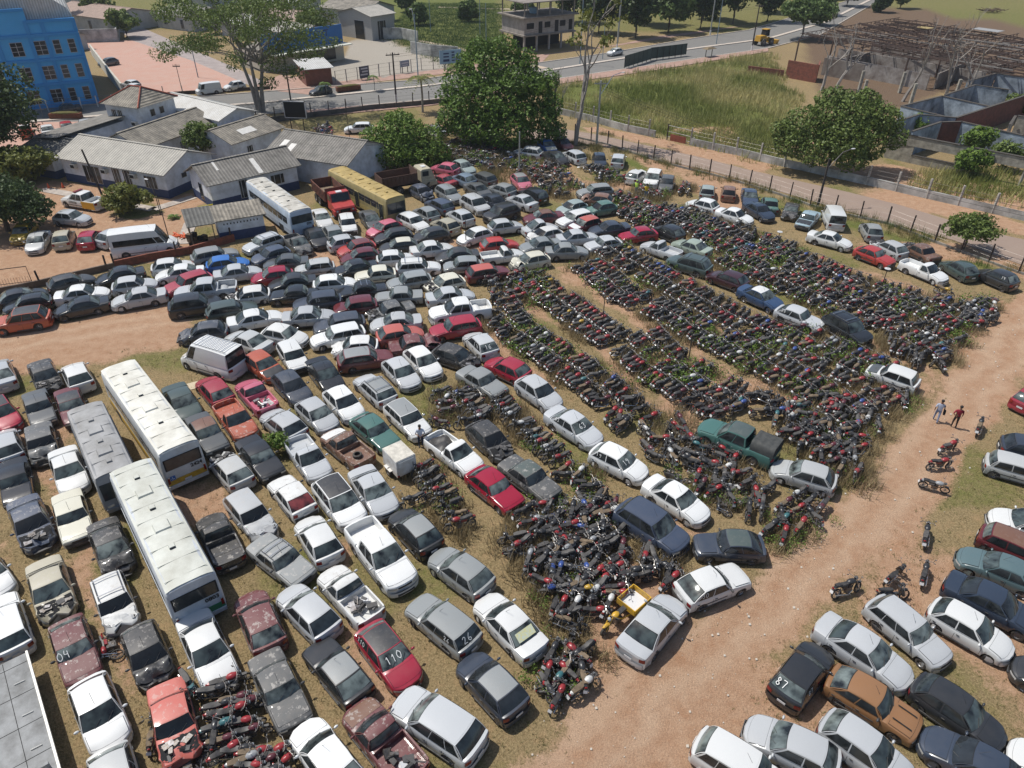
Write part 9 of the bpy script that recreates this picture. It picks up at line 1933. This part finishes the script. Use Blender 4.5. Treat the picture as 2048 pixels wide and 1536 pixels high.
# ---- ground plants nobody could count ----
def blades(P,h,w,nb,spread,rg,lean=.5):
    n=len(P); B=np.repeat(P,nb,0); N=len(B); B=B+np.concatenate([rg.normal(size=(N,2))*spread[:,None].repeat(nb,0) if hasattr(spread,'__len__') else rg.normal(size=(N,2))*spread,np.zeros((N,1))],1)
    H=np.repeat(h,nb)*(.5+.7*rg.random(N)); a=rg.random(N)*6.283; d=np.stack([np.cos(a),np.sin(a),0*a],1); s=np.stack([-np.sin(a),np.cos(a),0*a],1); W_=np.repeat(w,nb)[:,None] if hasattr(w,'__len__') else w
    t=B+d*(H*lean*rg.random(N))[:,None]; t[:,2]=H; return np.stack([B-s*W_,B+s*W_,t],1).reshape(-1,3)
nr=np.random.default_rng(77)
def scatter(n,x0,x1,y0,y1,fn):
    x=nr.uniform(x0,x1,n); y=nr.uniform(y0,y1,n); k=nr.random(n)<fn(x,y); return np.stack([x[k],y[k],0*x[k]],1)
def stuff(name,V,nper,tone,mat,label,cat='plants'):
    o=bpy.data.objects.new(name,np_mesh(name,V,nper,tone,mat)); C.objects.link(o); tag(o,label,cat,kind='stuff')
def dmask(x,y):
    d=np.maximum.reduce([mask(x,y,R['dirt_road'],1.0),mask(x,y,R['left_road'],1),mask(x,y,R['yard'],.6),mask(x,y,R['avenue'],1),mask(x,y,R['side_road'],.7),mask(x,y,R['plaza'],1),mask(x,y,R['parking'],1),.6*lines(x,y,R['LANES'],1.0)]); return np.clip(1-d*1.05,0,1)
# short tufts all over the yard, more where damp
P=scatter(52000,-40,52,11,75,lambda x,y:dmask(x,y)*(.25+.75*(vnoise(x,y,2.2,31)>.45))*np.clip(1.5-y/70,.25,1)); V=blades(P,np.full(len(P),.13),.014,5,.07,nr,.9); stuff('grass_tufts',V,3,np.repeat(np.clip(vnoise(P[:,0],P[:,1],3,8)*1.2-.1+nr.normal(size=len(P))*.15,0,1),5),leafmat('grass_mix',(.25,.20,.10),(.11,.14,.035)),'short dry and green grass tufts between the parked vehicles','grass')
# weeds among rows: dry stalks and green vines
carxy=np.array([(c[0],c[1]) for c in CARS]); bk=np.array([(b[0],b[1]) for b in BIKES if not isinstance(b[4],str) and b[1]>19]+[(int(s.split(',')[0])/100,int(s.split(',')[1])/100) for s in FAR.split()])
def near(x,y,pts,r):
    d=np.full(x.shape,1e9)
    for px,py in pts: d=np.minimum(d,np.hypot(x-px,y-py))
    return d<r
def wfn(x,y): return ((vnoise(x,y,2.6,41)>.50)&near(x,y,bk,1.3))*.9
P=scatter(20000,-12,44,20,98,wfn); V=blades(P,np.full(len(P),.8),.020,24,.24,nr,.8); stuff('dry_weeds',V,3,np.repeat(nr.random(len(P)),24),LM_DRY,'dry straw coloured weeds tangled among the motorcycle rows','weeds')
P=scatter(15000,-12,44,18,98,lambda x,y:((vnoise(x,y,2.2,52)>.60)&near(x,y,bk,1.3))*.9); Bq=[(p[0],p[1],.45+.3*nr.random(),.38,.38,.36) for p in P]; V,t=leaves([q for q in Bq if q[1]>42],sum(q[1]>42 for q in Bq)*24,.08,nr,.7); V2,t2=leaves([(x,y,z*.7,a*.7,b_*.7,c*.7) for x,y,z,a,b_,c in Bq if y<=42],sum(q[1]<=42 for q in Bq)*44,.042,nr,.7); V=np.concatenate([V,V2]); t=np.concatenate([t,t2]); stuff('green_vines',V,4,t,LM_BRIGHT,'green creeping vines growing over the motorcycle rows','weeds')
# verge along the wire fence and far weedy corner
fence_l=[R['lotfence']]
P=scatter(9000,4,50,58,108,lambda x,y:(lines(x,y,fence_l,2.6)*(dmask(x,y)>.6))*(vnoise(x,y,2.4,61)>.3)); V=blades(P,.45+.6*nr.random(len(P)),.02,16,.2,nr,.6); stuff('fence_weeds',V,3,np.repeat(np.clip(vnoise(P[:,0],P[:,1],2.5,62)*1.5-.2,0,1),16),leafmat('fence_weed',(.26,.21,.09),(.09,.14,.03)),'tall mixed weeds along the wire fence','weeds')
P=scatter(7000,-14,14,84,106,lambda x,y:(vnoise(x,y,2.2,71)>.5)*.8*(dmask(x,y)>.5)*(~near(x,y,carxy,2.2))); V=blades(P,.35+.5*nr.random(len(P)),.02,14,.25,nr,.8); stuff('corner_weeds',V,3,np.repeat(nr.random(len(P)),14),leafmat('corner_weed',(.24,.18,.09),(.10,.13,.035)),'dry brush in the far corner of the yard','weeds')
# tall grass field beyond the side road and the verge by the ruin
P=scatter(30000,5,90,70,165,lambda x,y:np.maximum(mask(x,y,R['field'],2),mask(x,y,[(47,84),(55,78),(75,62),(82,70),(60,92),(52,90)],1.5))*np.clip(vnoise(x,y,6,81)*1.6-.15,0,1)*(dmask(x,y)>.5)); V=blades(P,.45+.9*nr.random(len(P)),.05,9,.35,nr,.6); stuff('tall_grass',V,3,np.repeat(np.clip(vnoise(P[:,0],P[:,1],7,82)*1.5-.25+nr.normal(size=len(P))*.12,0,1),9),leafmat('field_grass',(.19,.22,.055),(.48,.42,.19)),'tall yellow green grass in the field beyond the side road','grass')
P=scatter(30000,-30,30,118,240,lambda x,y:mask(x,y,R['park'],2)*.8); V=blades(P,.2+.3*nr.random(len(P)),.05,7,.5,nr,.6); stuff('park_grass',V,3,np.repeat(np.clip(vnoise(P[:,0],P[:,1],9,3)*.8+.3*nr.random(len(P)),0,1),7),LM_FAR,'rough green grass of the far park','grass')
# pebbles
P=scatter(7000,0,70,12,80,lambda x,y:mask(x,y,R['dirt_road'],1.0)); n=len(P); s=(.014+.05*nr.random(n)**4)[:,None]; V=np.stack([P+np.array([[-1,-.8,.3]])*s,P+np.array([[1,-.9,.4]])*s,P+np.array([[.9,1,1]])*s,P+np.array([[-.9,.8,.9]])*s],1).reshape(-1,3); V[:,2]+=.03
o=bpy.data.objects.new('pebbles',np_mesh('pebbles',V,4,nr.random(n),simple('pebble',(.5,.45,.38),.9))); C.objects.link(o); tag(o,'pale pebbles strewn on the dirt road','stones',kind='stuff')

# ---------------- thin summer haze ----------------
b=MB(); b.box((0,150,20),(1300,1100,43),SEAM); hz=b.obj('haze',smooth=False,label='thin pale haze over the far ground',cat='haze',kind='stuff')
m=bpy.data.materials.new('haze'); m.use_nodes=True; n=m.node_tree; n.nodes.clear(); o_=n.nodes.new('ShaderNodeOutputMaterial'); v_=n.nodes.new('ShaderNodeVolumePrincipled'); v_.inputs['Color'].default_value=(.80,.86,.92,1); v_.inputs['Density'].default_value=.0002; v_.inputs['Anisotropy'].default_value=.2
n.links.new(v_.outputs[0],o_.inputs['Volume']); hz.data.materials.clear(); hz.data.materials.append(m)
